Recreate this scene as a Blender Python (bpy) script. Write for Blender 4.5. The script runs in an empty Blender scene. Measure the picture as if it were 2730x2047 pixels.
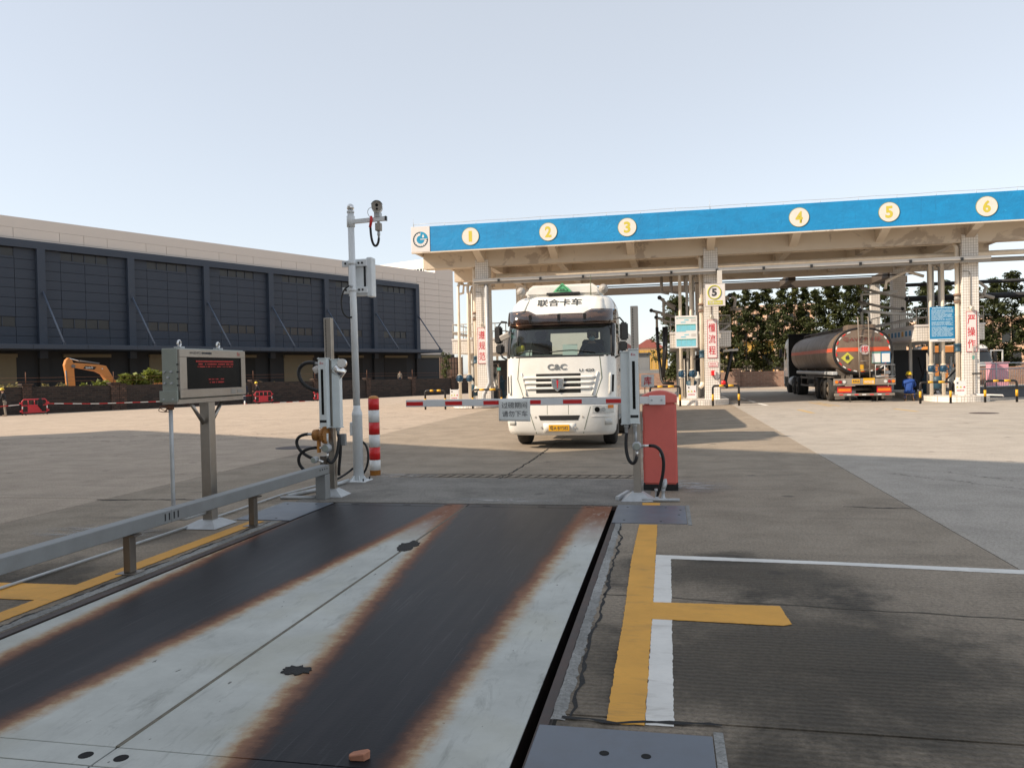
import bpy, bmesh, math, random
from mathutils import Matrix, Vector
R = math.radians
random.seed(7)
S = bpy.context.scene
COL = S.collection
# ---------------------------------------------------------------- camera, sky, sun, exposure
cam = bpy.data.cameras.new('camera'); co = bpy.data.objects.new('camera', cam); COL.objects.link(co)
yaw, pit, rol = R(11.44), R(0.965), 0.022
Fv = Vector((-math.sin(yaw)*math.cos(pit), math.cos(yaw)*math.cos(pit), -math.sin(pit)))
r0 = Vector((math.cos(yaw), math.sin(yaw), 0)); u0 = r0.cross(Fv)
Rv = math.cos(rol)*r0 - math.sin(rol)*u0; Uv = math.cos(rol)*u0 + math.sin(rol)*r0
co.matrix_world = Matrix(((Rv.x, Uv.x, -Fv.x, 0), (Rv.y, Uv.y, -Fv.y, 0), (Rv.z, Uv.z, -Fv.z, 1.68), (0, 0, 0, 1)))
cam.sensor_fit = 'HORIZONTAL'; cam.sensor_width = 36; cam.lens = 36*2050/2730
cam.clip_start = .05; cam.clip_end = 3000
S.camera = co
SUN_EL = R(36.5); SDX, SDY = .872, .489            # horizontal direction the shadows run
w = bpy.data.worlds.new('World'); S.world = w; w.use_nodes = True
nt = w.node_tree; bg = nt.nodes['Background']; sky = nt.nodes.new('ShaderNodeTexSky')
sky.sky_type = 'NISHITA'; sky.sun_disc = False; sky.sun_elevation = SUN_EL
sky.sun_rotation = math.atan2(-SDX, -SDY)
sky.air_density = 1.0; sky.dust_density = 0.6; sky.ozone_density = 1.0; sky.altitude = 0
hs = nt.nodes.new('ShaderNodeHueSaturation'); hs.inputs['Saturation'].default_value = .6; nt.links.new(sky.outputs[0], hs.inputs['Color'])
vl = nt.nodes.new('ShaderNodeMix'); vl.data_type = 'RGBA'; vl.inputs[7].default_value = (4.25, 4.45, 4.68, 1); cn = nt.nodes.new('ShaderNodeTexNoise'); cn.inputs['Scale'].default_value = 1.3; cn.inputs['Detail'].default_value = 4; cr = nt.nodes.new('ShaderNodeMapRange'); cr.inputs[3].default_value = .36; cr.inputs[4].default_value = .56; nt.links.new(cn.outputs[0], cr.inputs[0]); nt.links.new(cr.outputs[0], vl.inputs[0])   # even pale haze veil
nt.links.new(hs.outputs[0], vl.inputs[6]); nt.links.new(vl.outputs[2], bg.inputs[0]); bg.inputs[1].default_value = .14
sun = bpy.data.lights.new('sun', 'SUN'); so = bpy.data.objects.new('sun', sun); COL.objects.link(so)
sun.energy = 4.5; sun.angle = R(.55); sun.color = (1, .84, .67)
sv = Vector((SDX*math.cos(SUN_EL), SDY*math.cos(SUN_EL), -math.sin(SUN_EL)))
so.rotation_euler = sv.to_track_quat('-Z', 'Y').to_euler(); so.location = (-30, -20, 40)
S.view_settings.view_transform = 'Standard'; S.view_settings.look = 'None'
S.view_settings.exposure = 0.5; S.view_settings.gamma = 1.0; S.view_settings.use_curve_mapping = False

# ---------------------------------------------------------------- materials
MT = {}
class NG:
    def __init__(s, name):
        s.m = bpy.data.materials.new(name); s.m.use_nodes = True; s.t = s.m.node_tree; s.p = s.t.nodes['Principled BSDF']
        MT[name] = s.m
    def n(s, t, **k):
        x = s.t.nodes.new(t)
        for a, b in k.items(): setattr(x, a, b)
        return x
    def l(s, a, b): s.t.links.new(a, b)
    def val(s, sock, v):
        if hasattr(v, 'is_linked') or hasattr(v, 'links'): s.l(v, sock)
        else: sock.default_value = v
    def math(s, op, a, b=0.0, clamp=False):
        x = s.n('ShaderNodeMath', operation=op, use_clamp=clamp); s.val(x.inputs[0], a); s.val(x.inputs[1], b); return x.outputs[0]
    def ramp(s, fac, stops, interp='LINEAR'):
        x = s.n('ShaderNodeValToRGB'); x.color_ramp.interpolation = interp; s.l(fac, x.inputs[0]); e = x.color_ramp.elements
        while len(e) < len(stops): e.new(1)
        for i, (p, c) in enumerate(stops):
            e[i].position = p; e[i].color = (*c, 1) if len(c) == 3 else c
        return x.outputs[0]
    def mr(s, v, a, b, c=0., d=1., smooth=False):
        x = s.n('ShaderNodeMapRange'); s.val(x.inputs[0], v)
        if smooth: x.interpolation_type = 'SMOOTHSTEP'
        for i, q in enumerate((a, b, c, d)): x.inputs[i+1].default_value = q
        return x.outputs[0]
    def noise(s, vec, scale, detail=4, rough=.6, dist=0.):
        x = s.n('ShaderNodeTexNoise'); s.l(vec, x.inputs['Vector']); x.inputs['Scale'].default_value = scale
        x.inputs['Detail'].default_value = detail; x.inputs['Roughness'].default_value = rough; x.inputs['Distortion'].default_value = dist
        return x.outputs[0]
    def mix(s, fac, a, b, mode='MIX'):
        x = s.n('ShaderNodeMix', data_type='RGBA', blend_type=mode); s.val(x.inputs[0], fac)
        for sk, v in ((x.inputs[6], a), (x.inputs[7], b)):
            if hasattr(v, 'links'): s.l(v, sk)
            else: sk.default_value = (*v, 1) if len(v) == 3 else v
        return x.outputs[2]
    def pos(s): return s.n('ShaderNodeNewGeometry').outputs['Position']
    def obj(s): return s.n('ShaderNodeTexCoord').outputs['Object']
    def xyz(s, v):
        x = s.n('ShaderNodeSeparateXYZ'); s.l(v, x.inputs[0]); return x.outputs
    def comb(s, a, b, c=0.):
        x = s.n('ShaderNodeCombineXYZ')
        for i, q in enumerate((a, b, c)): s.val(x.inputs[i], q)
        return x.outputs[0]
    def vmap(s, v, scale):
        x = s.n('ShaderNodeVectorMath', operation='MULTIPLY'); s.l(v, x.inputs[0]); x.inputs[1].default_value = scale; return x.outputs[0]
    def bump(s, h, strength=.3, dist=.01):
        x = s.n('ShaderNodeBump'); x.inputs['Strength'].default_value = strength; x.inputs['Distance'].default_value = dist
        s.l(h, x.inputs['Height']); s.l(x.outputs[0], s.p.inputs['Normal'])
    def col(s, c): s.val(s.p.inputs['Base Color'], c if hasattr(c, 'links') else (*c, 1))
    def rough(s, v): s.val(s.p.inputs['Roughness'], v)

def mat(name, c, rough=.6, metal=0., var=.12, scale=6., bump=0., spec=.5, coat=0., dirt=None, dirt_amt=.4, emit=None, emit_s=0.):
    """painted / plain surface with uneven tone and optional blotchy grime"""
    g = NG(name); v = g.obj(); n1 = g.noise(v, scale, 5, .65)
    k = g.mr(n1, .3, .7, 1-var, 1+var*.6)
    c1 = g.mix(1., (*c,), g.comb(k, k, k), 'MULTIPLY')
    if dirt:
        n2 = g.noise(v, scale*.35, 6, .7, .6)
        c1 = g.mix(g.mr(n2, .48, .72, 0, dirt_amt), c1, dirt)
    g.col(c1); g.rough(g.mr(n1, .3, .7, max(.03, rough-.07), min(1, rough+.07)))
    g.p.inputs['Metallic'].default_value = metal; g.p.inputs['Specular IOR Level'].default_value = spec
    g.p.inputs['Coat Weight'].default_value = coat
    if bump: g.bump(g.noise(v, scale*6, 4), bump, .01)
    if emit: g.p.inputs['Emission Color'].default_value = (*emit, 1); g.p.inputs['Emission Strength'].default_value = emit_s
    return g.m

def concrete(name, a, b, stain, ridges=0., stains=(), tracks=True):
    g = NG(name); P = g.pos(); x, y, z = g.xyz(P)
    big = g.noise(P, .16, 5, .6, .4); mid = g.noise(P, 1.3, 6, .7, .3); fine = g.noise(P, 38, 4, .75)
    streak = g.noise(g.vmap(P, (.35, 3.2, 1)), 1.1, 5, .65, .3)
    c = g.mix(g.mr(big, .3, .72), a, b)
    c = g.mix(g.mr(mid, .42, .70, 0, .6), c, stain)
    if tracks: c = g.mix(g.mr(streak, .54, .72, 0, .6), c, stain)
    for (sx, sy, rx, ry, amt) in stains:
        dx = g.math('DIVIDE', g.math('SUBTRACT', x, sx), rx); dy = g.math('DIVIDE', g.math('SUBTRACT', y, sy), ry)
        d = g.math('SQRT', g.math('ADD', g.math('MULTIPLY', dx, dx), g.math('MULTIPLY', dy, dy)))
        d = g.math('ADD', d, g.math('MULTIPLY', g.math('SUBTRACT', mid, .5), 2.6))
        c = g.mix(g.mr(d, .35, 1.3, amt, 0, True), c, (.018, .016, .012))
    k = g.mr(fine, .28, .72, .62, 1.34); c = g.mix(1., c, g.comb(k, k, k), 'MULTIPLY'); pits = g.noise(P, 75, 3, .6); c = g.mix(g.mr(pits, .30, .40, .55, 0), c, (.05, .045, .04))
    od = g.n('ShaderNodeTexVoronoi'); od.inputs['Scale'].default_value = .9; g.l(P, od.inputs['Vector']); ow = g.noise(P, 5, 3); c = g.mix(g.mr(g.math('ADD', od.outputs[0], g.math('MULTIPLY', ow, .12)), .10, .15, .55, 0), c, (.05, .045, .04))
    sp = g.noise(P, 130, 2, .5); c = g.mix(g.mr(sp, .70, .78, 0, .5), c, (.42, .40, .37))
    g.col(c); g.rough(g.mr(mid, .3, .7, .72, .95)); g.p.inputs['Specular IOR Level'].default_value = .3
    h = g.math('ADD', g.math('MULTIPLY', fine, .5), g.math('MULTIPLY', mid, .4))
    if ridges:
        wv = g.n('ShaderNodeTexWave', wave_type='BANDS', bands_direction='Y'); g.l(P, wv.inputs[0])
        wv.inputs['Scale'].default_value = 6.5; wv.inputs['Distortion'].default_value = 3.4; wv.inputs['Detail'].default_value = 3; wv.inputs['Detail Scale'].default_value = 1.5
        near = g.mr(y, 2.5, 9., ridges, 0.)
        h = g.math('ADD', h, g.math('MULTIPLY', wv.outputs[1], near))
        gv = g.mr(g.math('MULTIPLY', g.math('SUBTRACT', 1., wv.outputs[1]), near), .55, 1., 0, .5); c = g.mix(g.math('MULTIPLY', gv, g.mr(mid, .35, .65, .3, 1)), c, (.05, .045, .038)); g.col(c)
    g.bump(h, .5, .012)
    return g.m
ST = [(.50, 6.4, 1.1, .75, .70), (.75, 4.6, 1.4, 1.25, .72), (-.45, 4.3, .35, 1.2, .4), (-5.2, 5.5, .9, .8, .75), (-5.5, 7.3, .55, .5, .5), (.5, 3.3, .45, .3, .6),
      (2.4, 3.6, 2.4, 1.6, .35), (-6.6, 5.2, 1.4, .9, .45), (.45, 6.95, .35, .22, .5)]
concrete('concrete_old', (.345, .285, .215), (.285, .235, .178), (.18, .15, .115), 1.0, ST)
concrete('concrete_new', (.43, .385, .33), (.37, .335, .285), (.27, .245, .21), .3)
concrete('concrete_yard', (.46, .375, .29), (.40, .325, .25), (.29, .24, .19), 0)
concrete('concrete_patch', (.27, .25, .22), (.19, .18, .16), (.10, .095, .085), 0, tracks=False)
concrete('mortar', (.42, .42, .40), (.20, .20, .19), (.07, .07, .065), 0, tracks=False)
concrete('cement', (.36, .36, .345), (.26, .255, .24), (.17, .165, .155), 0, tracks=False)
concrete('asphalt_far', (.075, .075, .075), (.055, .055, .055), (.04, .04, .04), 0)
# weighbridge deck: worn paint, bare polished wheel lanes, rust fringes
def deck():
    g = NG('deck_steel'); P = g.pos(); x, y, z = g.xyz(P)
    wob = g.noise(g.vmap(P, (.8, .5, 1)), 1.0, 3, .5); wide = g.noise(g.vmap(P, (6, 2.2, 1)), 1., 5, .65)
    comb = g.noise(g.vmap(P, (2.5, 55, 1)), 1.0, 4, .7); comb2 = g.noise(g.vmap(P, (8, 11, 1)), 1.0, 4, .7)
    xd = g.math('ADD', x, g.math('MULTIPLY', g.math('SUBTRACT', wob, .5), .05))
    xd = g.math('ADD', xd, g.math('MULTIPLY', g.math('SUBTRACT', wide, .5), .09))
    yy = g.math('MAXIMUM', g.math('SUBTRACT', y, 3.2), -.6)                  # lanes widen towards the entry end, where lorries turn in
    def lane(a, ka, b, kb):
        xa = g.math('ADD', g.math('MULTIPLY', yy, ka), a); xb = g.math('ADD', g.math('MULTIPLY', yy, kb), b)
        return g.math('MAXIMUM', g.math('SUBTRACT', xa, xd), g.math('SUBTRACT', xd, xb))
    d = g.math('MINIMUM', lane(-3.89, -.09, -3.26, .08), lane(-1.87, -.115, -1.21, .032))
    d = g.math('ADD', d, g.math('MULTIPLY', g.math('SUBTRACT', comb, .5), .035)); d = g.math('ADD', d, g.math('MULTIPLY', g.math('SUBTRACT', comb2, .5), .10))
    t = g.mr(d, -.085, .20)
    pt = g.noise(P, 1.7, 6, .7); k = g.mr(pt, .35, .75, .80, 1.08)
    paint = g.mix(1., (.53, .545, .51), g.comb(k, k, k), 'MULTIPLY')
    sm = g.noise(g.vmap(P, (5, 1.6, 1)), 1.3, 6, .75, .6); paint = g.mix(g.mr(sm, .55, .70, 0, .6), paint, (.24, .245, .225))
    drag = g.noise(g.vmap(P, (30, 2.0, 1)), 1., 4, .7, .4); paint = g.mix(g.mr(drag, .60, .72, 0, .35), paint, (.30, .30, .28))
    yel = g.noise(P, .8, 3); paint = g.mix(g.mr(yel, .5, .68, 0, .4), paint, (.44, .42, .30))
    spk = g.noise(g.vmap(P, (22, 9, 1)), 1, 2); paint = g.mix(g.mr(spk, .72, .74, 0, .75), paint, (.06, .06, .055))
    steel = g.mix(g.mr(g.noise(g.vmap(P, (9, .5, 1)), 1, 5, .6), .3, .7), (.019, .020, .024), (.031, .030, .033))
    scr = g.noise(g.vmap(P, (45, 1.2, 1)), 1., 3, .6); steel = g.mix(g.mr(scr, .60, .70, 0, .5), steel, (.075, .075, .08))
    rust = g.mix(g.mr(g.noise(g.vmap(P, (10, 26, 1)), 1, 5, .7), .3, .7), (.15, .050, .025), (.25, .105, .050))
    rust = g.mix(g.mr(y, 3.5, 7.5, .45, 0.), rust, (.24, .15, .10))
    tan = g.mix(g.mr(comb2, .35, .65), (.36, .22, .12), (.42, .32, .20))
    c = g.mix(g.mr(t, .0, .26, 0, 1, True), steel, (.062, .030, .022)); c = g.mix(g.mr(t, .18, .46, 0, 1, True), c, rust); c = g.mix(g.mr(t, .42, .66, 0, 1, True), c, tan); c = g.mix(g.mr(t, .54, .95, 0, 1, True), c, paint)
    rf = g.math('MULTIPLY', g.mr(y, 7.2, 8.8, 0, 1.), g.mr(t, .05, .4, 0, 1))
    rn = g.noise(g.vmap(P, (9, 2.5, 1)), 1.5, 5, .7)
    c = g.mix(g.math('MULTIPLY', rf, g.mr(rn, .25, .5, .4, 1)), c, rust)
    g.col(c); g.rough(g.mr(t, .1, .7, .40, .62)); g.val(g.p.inputs['Specular IOR Level'], g.mr(t, .1, .7, .09, .16))
    g.bump(g.math('ADD', g.noise(P, 60, 3), g.math('MULTIPLY', g.noise(P, 3, 3), 2.)), .12, .006)
deck()
mat('deck_edge', (.05, .035, .03), .6, 0, .3, 8, dirt=(.12, .05, .03))
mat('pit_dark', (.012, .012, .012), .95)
mat('cover_steel', (.125, .145, .175), .42, .0, .16, 4, dirt=(.09, .085, .09), dirt_amt=.5)
mat('hole_black', (.006, .006, .006), .9)
mat('joint_dirt', (.075, .065, .05), .95, 0, .4, 9)
mat('seam_dirt', (.17, .155, .12), .9, 0, .35, 12)
mat('tar', (.010, .010, .010), .8, 0, .3, 30, bump=.4)
def roadpaint(name, c, worn):
    g = NG(name); P = g.pos(); n1 = g.noise(P, 2.2, 6, .7); n2 = g.noise(g.vmap(P, (8, 45, 1)), 1.2, 4, .7)
    k = g.mr(n1, .3, .7, .86, 1.05); cc = g.mix(1., c, g.comb(k, k, k), 'MULTIPLY')
    n3 = g.noise(g.vmap(P, (1.5, 6, 1)), 1.4, 6, .7, .4); cc = g.mix(g.mr(n3, .55, .75, 0, .4), cc, (.16, .12, .07)); cc = g.mix(g.mr(n2, .64, .75, 0, worn), cc, (.10, .085, .06)); g.col(cc); g.rough(.7); g.bump(n2, .35, .004)
roadpaint('yellow_paint', (.74, .37, .055), .75); roadpaint('white_paint', (.76, .74, .69), .7); roadpaint('faded_yellow', (.50, .34, .14), .9)
mat('galvanised', (.50, .52, .53), .48, .3, .14, 9, dirt=(.30, .30, .29), dirt_amt=.35)
mat('grey_steel', (.27, .28, .28), .55, .2, .12, 5, dirt=(.22, .21, .20), dirt_amt=.35)
mat('stainless', (.40, .365, .325), .34, .85, .12, 4, dirt=(.26, .22, .18), dirt_amt=.35)
mat('dark_stainless', (.20, .175, .15), .4, .7, .15, 4)
mat('chrome', (.75, .74, .72), .14, 1.0, .03)
mat('sensor_paint', (.72, .775, .775), .38, 0, .05, 5, dirt=(.45, .48, .47), dirt_amt=.3)
mat('pole_white', (.74, .77, .78), .42, 0, .06, 3, dirt=(.45, .46, .45), dirt_amt=.3)
mat('box_grey', (.32, .35, .31), .5, .1, .08, 5)
mat('rubber', (.012, .012, .013), .5, 0, .2, 9)
mat('tyre', (.022, .021, .020), .85, 0, .25, 8, dirt=(.10, .085, .065), dirt_amt=.6)
mat('tyre_dusty', (.16, .13, .10), .9, 0, .2, 8)
mat('black_plastic', (.018, .018, .019), .42, 0, .1, 6)
mat('matt_black', (.014, .014, .014), .8)
mat('reflect_red', (.66, .012, .014), .35, 0, .08, 9, spec=.6)
mat('reflect_white', (.74, .75, .74), .35, 0, .06, 5, dirt=(.55, .55, .54), dirt_amt=.3)
mat('barrier_red', (.74, .15, .12), .38, 0, .06, 3, coat=.2, dirt=(.52, .10, .085), dirt_amt=.5)
mat('arm_white', (.80, .81, .81), .35, 0, .04, 5)
mat('siren_orange', (.36, .155, .035), .5, .1, .15, 8)
mat('amber_base', (.55, .23, .05), .5, 0, .15, 8)
mat('rust_brown', (.17, .075, .04), .75, 0, .25, 9)
mat('paper', (.86, .88, .85), .55, 0, .06, 3, bump=.05)
mat('ink_grey', (.05, .05, .055), .7)
mat('ink_red', (.50, .02, .03), .6)
mat('led_red', (.16, .008, .008), .5, emit=(1., .06, .05), emit_s=.10)
mat('screen_black', (.008, .008, .007), .45, spec=.15)
mat('brick_chip', (.45, .20, .12), .85, 0, .2, 20)
# canopy
def fascia():
    g = NG('fascia_blue'); v = g.obj(); n = g.noise(g.vmap(v, (1, 1, 2.)), .9, 6, .7, .8); n2 = g.noise(v, 3.2, 6, .75, 1.2)
    c = g.mix(g.mr(n, .3, .7), (.003, .20, .44), (.003, .27, .58)); c = g.mix(g.mr(n2, .62, .72, 0, .7), c, (.03, .40, .70))
    c = g.mix(g.mr(g.noise(v, .5, 3), .62, .8, 0, .35), c, (.004, .11, .30))
    rs = g.noise(g.vmap(v, (7, 7, .5)), 1., 5, .7); c = g.mix(g.mr(rs, .58, .78, 0, .4), c, (.01, .10, .24)); g.col(c); g.rough(.6); g.bump(n2, .6, .03)
fascia()
def soffit():
    g = NG('soffit_cream'); v = g.obj(); n = g.noise(v, .55, 6, .62, .5); n2 = g.noise(v, .4, 3)
    c = g.mix(g.mr(n2, .3, .7), (.70, .61, .49), (.62, .53, .42))
    c = g.mix(g.mr(n, .57, .60), c, (.47, .39, .31)); c = g.mix(g.mr(g.noise(v, 2.1, 6, .7), .66, .8, 0, .5), c, (.30, .22, .15))
    g.col(c); g.rough(.85); g.bump(n, .3, .02)
soffit()
mat('disc_cream', (.74, .68, .60), .6, 0, .05); mat('numeral_yellow', (.60, .50, .06), .6, 0, .06); mat('olive_ring', (.24, .23, .03), .6)
mat('panel_white', (.70, .66, .63), .6, 0, .05, 2); mat('logo_teal', (.01, .055, .075), .6); mat('logo_blue', (.006, .27, .47), .5)
def tile(name, a, b, gr, w=.098, h=.108, offset=0., freq=2, mortar=.007, vary=.5):
    g = NG(name); v = g.obj(); x, y, z = g.xyz(v); u = g.math('ADD', x, y)
    t = g.n('ShaderNodeTexBrick'); g.l(g.comb(u, z), t.inputs['Vector']); t.offset = offset; t.offset_frequency = freq
    t.inputs['Scale'].default_value = 1; t.inputs['Brick Width'].default_value = w; t.inputs['Row Height'].default_value = h; t.inputs['Mortar Size'].default_value = mortar
    t.inputs['Bias'].default_value = 0.
    for i, c in enumerate((a, b, gr)): t.inputs[i+1].default_value = (*c, 1)
    n = g.noise(v, 1.3, 6, .7); c = g.mix(g.mr(n, .42, .75, 0, vary), t.outputs[0], gr)
    g.col(c); g.rough(.55 if offset == 0 else .92); hh = g.math('SUBTRACT', 1., t.outputs[1]); g.bump(g.math('ADD', hh, g.math('MULTIPLY', g.noise(v, 9, 4), .4)), .7, .012)
tile('tile_white', (.80, .755, .69), (.74, .70, .64), (.40, .355, .30), vary=.12)
tile('brick_dark', (.058, .038, .030), (.022, .017, .015), (.050, .042, .036), .46, .15, .5, 2, .022, .45)
tile('brick_pier', (.13, .075, .052), (.065, .04, .03), (.04, .032, .028), .3, .16, .5, 2, .02, .3)
tile('brick_red', (.30, .17, .12), (.20, .11, .08), (.27, .20, .15), .5, .16, .5, 2, .025, .4)
mat('beam_shaded', (.085, .066, .05), .7, 0, .1, 1.)  # rear frame: the shade on it is put into this dark colour
mat('pipe_cream', (.76, .67, .54), .45, 0, .06, 3, dirt=(.42, .32, .22), dirt_amt=.4); mat('pipe_grey', (.33, .30, .26), .5, 0, .12, 3); mat('valve_blue', (.008, .055, .11), .45, 0, .15)
mat('beam_white', (.62, .585, .53), .5, 0, .06, 3, dirt=(.45, .38, .30), dirt_amt=.3); mat('pipe_pale', (.58, .57, .53), .5, 0, .08, 3)
mat('flange_rust', (.25, .16, .11), .7, 0, .3, 8); mat('machine_dark', (.025, .027, .03), .6, .2, .3, 7); mat('machine_blue', (.02, .065, .10), .5)
mat('hazard_yellow', (.68, .36, .015), .45, 0, .06); mat('hazard_black', (.013, .012, .012), .45)
mat('board_blue', (.004, .19, .40), .45, 0, .03); mat('board_text', (.45, .62, .72), .6); mat('board_white', (.72, .71, .69), .45, 0, .03); mat('board_cyan', (.20, .55, .66), .5); mat('sign_pink', (.74, .66, .63), .5, 0, .03)
mat('sign_green', (.10, .30, .25), .5); mat('lime', (.52, .50, .06), .5)
# truck and tankers
mat('truck_white', (.80, .785, .735), .25, 0, .03, 3, coat=.4, dirt=(.62, .57, .48), dirt_amt=.45); mat('truck_shadow_gap', (.012, .012, .010), .8)
mat('badge_grey', (.30, .31, .31), .3, .6); mat('dusty_beam', (.27, .235, .195), .6, .1, .2, 4, dirt=(.15, .12, .095), dirt_amt=.6)
mat('seam_green', (.10, .13, .06), .7)
mat('plate_yellow', (.74, .38, .015), .4, 0, .08, 40); mat('amber_lens', (.75, .20, .01), .25); mat('red_lens', (.28, .01, .012), .25); mat('clear_lens', (.62, .62, .58), .12)
mat('triangle_green', (.12, .52, .24), .4); mat('lamp_grey', (.40, .37, .33), .45); mat('cab_grey', (.10, .115, .115), .7); mat('hood_text', (.05, .055, .055), .4)
def tankmetal(name, a, b):
    g = NG(name); v = g.obj(); n = g.noise(g.vmap(v, (4, .6, 1)), 1.1, 6, .7); n2 = g.noise(g.vmap(v, (2.5, 2.5, .35)), 1.6, 6, .7, .3)
    c = g.mix(g.mr(n, .3, .7), a, b); c = g.mix(g.mr(n2, .5, .75, 0, .6), c, (.15, .12, .095)); g.col(c); g.rough(g.mr(n2, .3, .7, .38, .6)); g.p.inputs['Metallic'].default_value = .35
tankmetal('tank_metal', (.165, .118, .085), (.225, .165, .12)); mat('tank_stripe', (.62, .085, .025), .45, 0, .1, 3); mat('tank_white', (.66, .62, .56), .4, 0, .06, 2); mat('tank_maroon', (.24, .035, .03), .5)
mat('chassis_grey', (.13, .115, .10), .65, .1, .2, 5, dirt=(.20, .17, .14), dirt_amt=.5); mat('faded_red_text', (.20, .05, .045), .7)
def glass(name, tint, gl=.1, rough=.02):
    g = NG(name); t = g.t; tr = g.n('ShaderNodeBsdfTransparent'); tr.inputs[0].default_value = (*tint, 1); gs = g.n('ShaderNodeBsdfGlossy'); gs.inputs[1].default_value = rough
    fr = g.n('ShaderNodeLayerWeight'); fr.inputs[0].default_value = .18; mx = g.n('ShaderNodeMixShader'); n = g.noise(g.obj(), 2., 3)
    f = g.math('ADD', g.math('MULTIPLY', fr.outputs[1], .8), gl); g.l(f, mx.inputs[0]); g.l(tr.outputs[0], mx.inputs[1]); g.l(gs.outputs[0], mx.inputs[2]); g.l(mx.outputs[0], t.nodes['Material Output'].inputs[0])
glass('windscreen_glass', (.58, .68, .65), .05); glass('visor_smoke', (.34, .25, .19), .07, .08)
mat('dark_glass', (.02, .022, .022), .08, 0, .2, 3, spec=.7)
# warehouse and surroundings
mat('panel_navy', (.027, .038, .058), .62, 0, .06, .5); mat('frame_navy', (.034, .047, .070), .62, 0, .05, .5); mat('cladding_beige', (.62, .565, .51), .7, 0, .03, .4); mat('backing_dark', (.02, .022, .026), .9)
mat('window_dark', (.016, .017, .018), .35, 0, .2, 1.); mat('shutter', (.17, .14, .085), .7, 0, .1, 1.); mat('wall_dark', (.028, .030, .033), .85); mat('brace_steel', (.10, .125, .17), .5); mat('white_wall', (.84, .82, .76), .7, 0, .02)
mat('excavator_orange', (.52, .20, .045), .5, 0, .1, 2); mat('excavator_grey', (.12, .12, .12), .5); mat('plastic_red', (.52, .025, .04), .4, 0, .08); mat('tape_red', (.50, .03, .03), .5); mat('tape_white', (.70, .68, .66), .5)
def smear():
    g = NG('smear'); P = g.pos(); v = g.n('ShaderNodeTexCoord').outputs['Generated']; x, y, z = g.xyz(v)
    dx = g.math('SUBTRACT', x, .5); dy = g.math('SUBTRACT', y, .5); d = g.math('SQRT', g.math('ADD', g.math('MULTIPLY', dx, dx), g.math('MULTIPLY', dy, dy)))
    n = g.noise(g.vmap(P, (3, 7, 1)), 1.2, 6, .75, .5); f = g.math('MULTIPLY', g.mr(d, .12, .48, 1, 0), g.mr(n, .42, .62)); g.col((.42, .41, .39)); g.rough(.9)
    tr = g.n('ShaderNodeBsdfTransparent'); mx = g.n('ShaderNodeMixShader'); g.l(f, mx.inputs[0]); g.l(tr.outputs[0], mx.inputs[1]); g.l(g.p.outputs[0], mx.inputs[2]); g.l(mx.outputs[0], g.t.nodes['Material Output'].inputs[0])
smear()
def tread():
    g = NG('tread_dirt'); P = g.pos(); n = g.noise(g.vmap(P, (9, 9, 1)), 1.6, 4, .7); f = g.mr(n, .46, .62, 0, .55); g.col((.11, .10, .085)); g.rough(.9)
    tr = g.n('ShaderNodeBsdfTransparent'); mx = g.n('ShaderNodeMixShader'); g.l(f, mx.inputs[0]); g.l(tr.outputs[0], mx.inputs[1]); g.l(g.p.outputs[0], mx.inputs[2]); g.l(mx.outputs[0], g.t.nodes['Material Output'].inputs[0])
tread()
def leaf(name, c, tr=.35):
    g = NG(name); v = g.obj(); n = g.noise(v, 1.1, 3); r = g.n('ShaderNodeNewGeometry').outputs['Random Per Island']; k = g.math('MULTIPLY', g.mr(n, .3, .7, .65, 1.25), g.mr(r, 0, 1, .6, 1.35))
    cc = g.mix(1., c, g.comb(k, k, g.math('MULTIPLY', k, .9)), 'MULTIPLY'); g.col(cc); g.rough(.6)
    t = g.n('ShaderNodeBsdfTranslucent'); g.l(cc, t.inputs[0]); mx = g.n('ShaderNodeMixShader'); mx.inputs[0].default_value = tr; g.l(g.p.outputs[0], mx.inputs[1]); g.l(t.outputs[0], mx.inputs[2]); g.l(mx.outputs[0], g.t.nodes['Material Output'].inputs[0])
leaf('leaf_tree', (.070, .085, .030)); leaf('leaf_olive', (.095, .105, .034)); leaf('leaf_bush', (.20, .23, .045)); leaf('leaf_dry', (.24, .20, .085)); leaf('leaf_ivy', (.10, .12, .045)); leaf('leaf_dead', (.13, .095, .065))
mat('bark', (.10, .085, .068), .9, 0, .3, 6); mat('peach_wall', (.68, .45, .30), .8, 0, .06, .4); mat('peach_trim', (.72, .52, .38), .8); mat('ochre_wall', (.52, .32, .07), .8, 0, .1, .6); mat('roof_maroon', (.28, .09, .075), .8); mat('wall_grey', (.20, .21, .215), .8, 0, .1, 1.); mat('pink_box', (.66, .32, .38), .6)
mat('skin', (.42, .24, .16), .55); mat('cloth_black', (.014, .014, .016), .85); mat('cloth_khaki', (.26, .225, .18), .85); mat('cloth_navy', (.02, .028, .05), .85); mat('cloth_blue', (.010, .055, .25), .8); mat('helmet_yellow', (.72, .50, .02), .35); mat('boot_red', (.34, .04, .03), .5); mat('boot_tan', (.25, .19, .14), .8); mat('mask_blue', (.42, .58, .66), .7); mat('cap_khaki', (.25, .19, .10), .8); mat('hair_black', (.012, .010, .009), .7)
mat('glove_yellow', (.62, .48, .03), .7); mat('wood', (.22, .14, .08), .7)
mat('office_wall', (.80, .78, .74), .7, 0, .04, .3)
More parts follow.
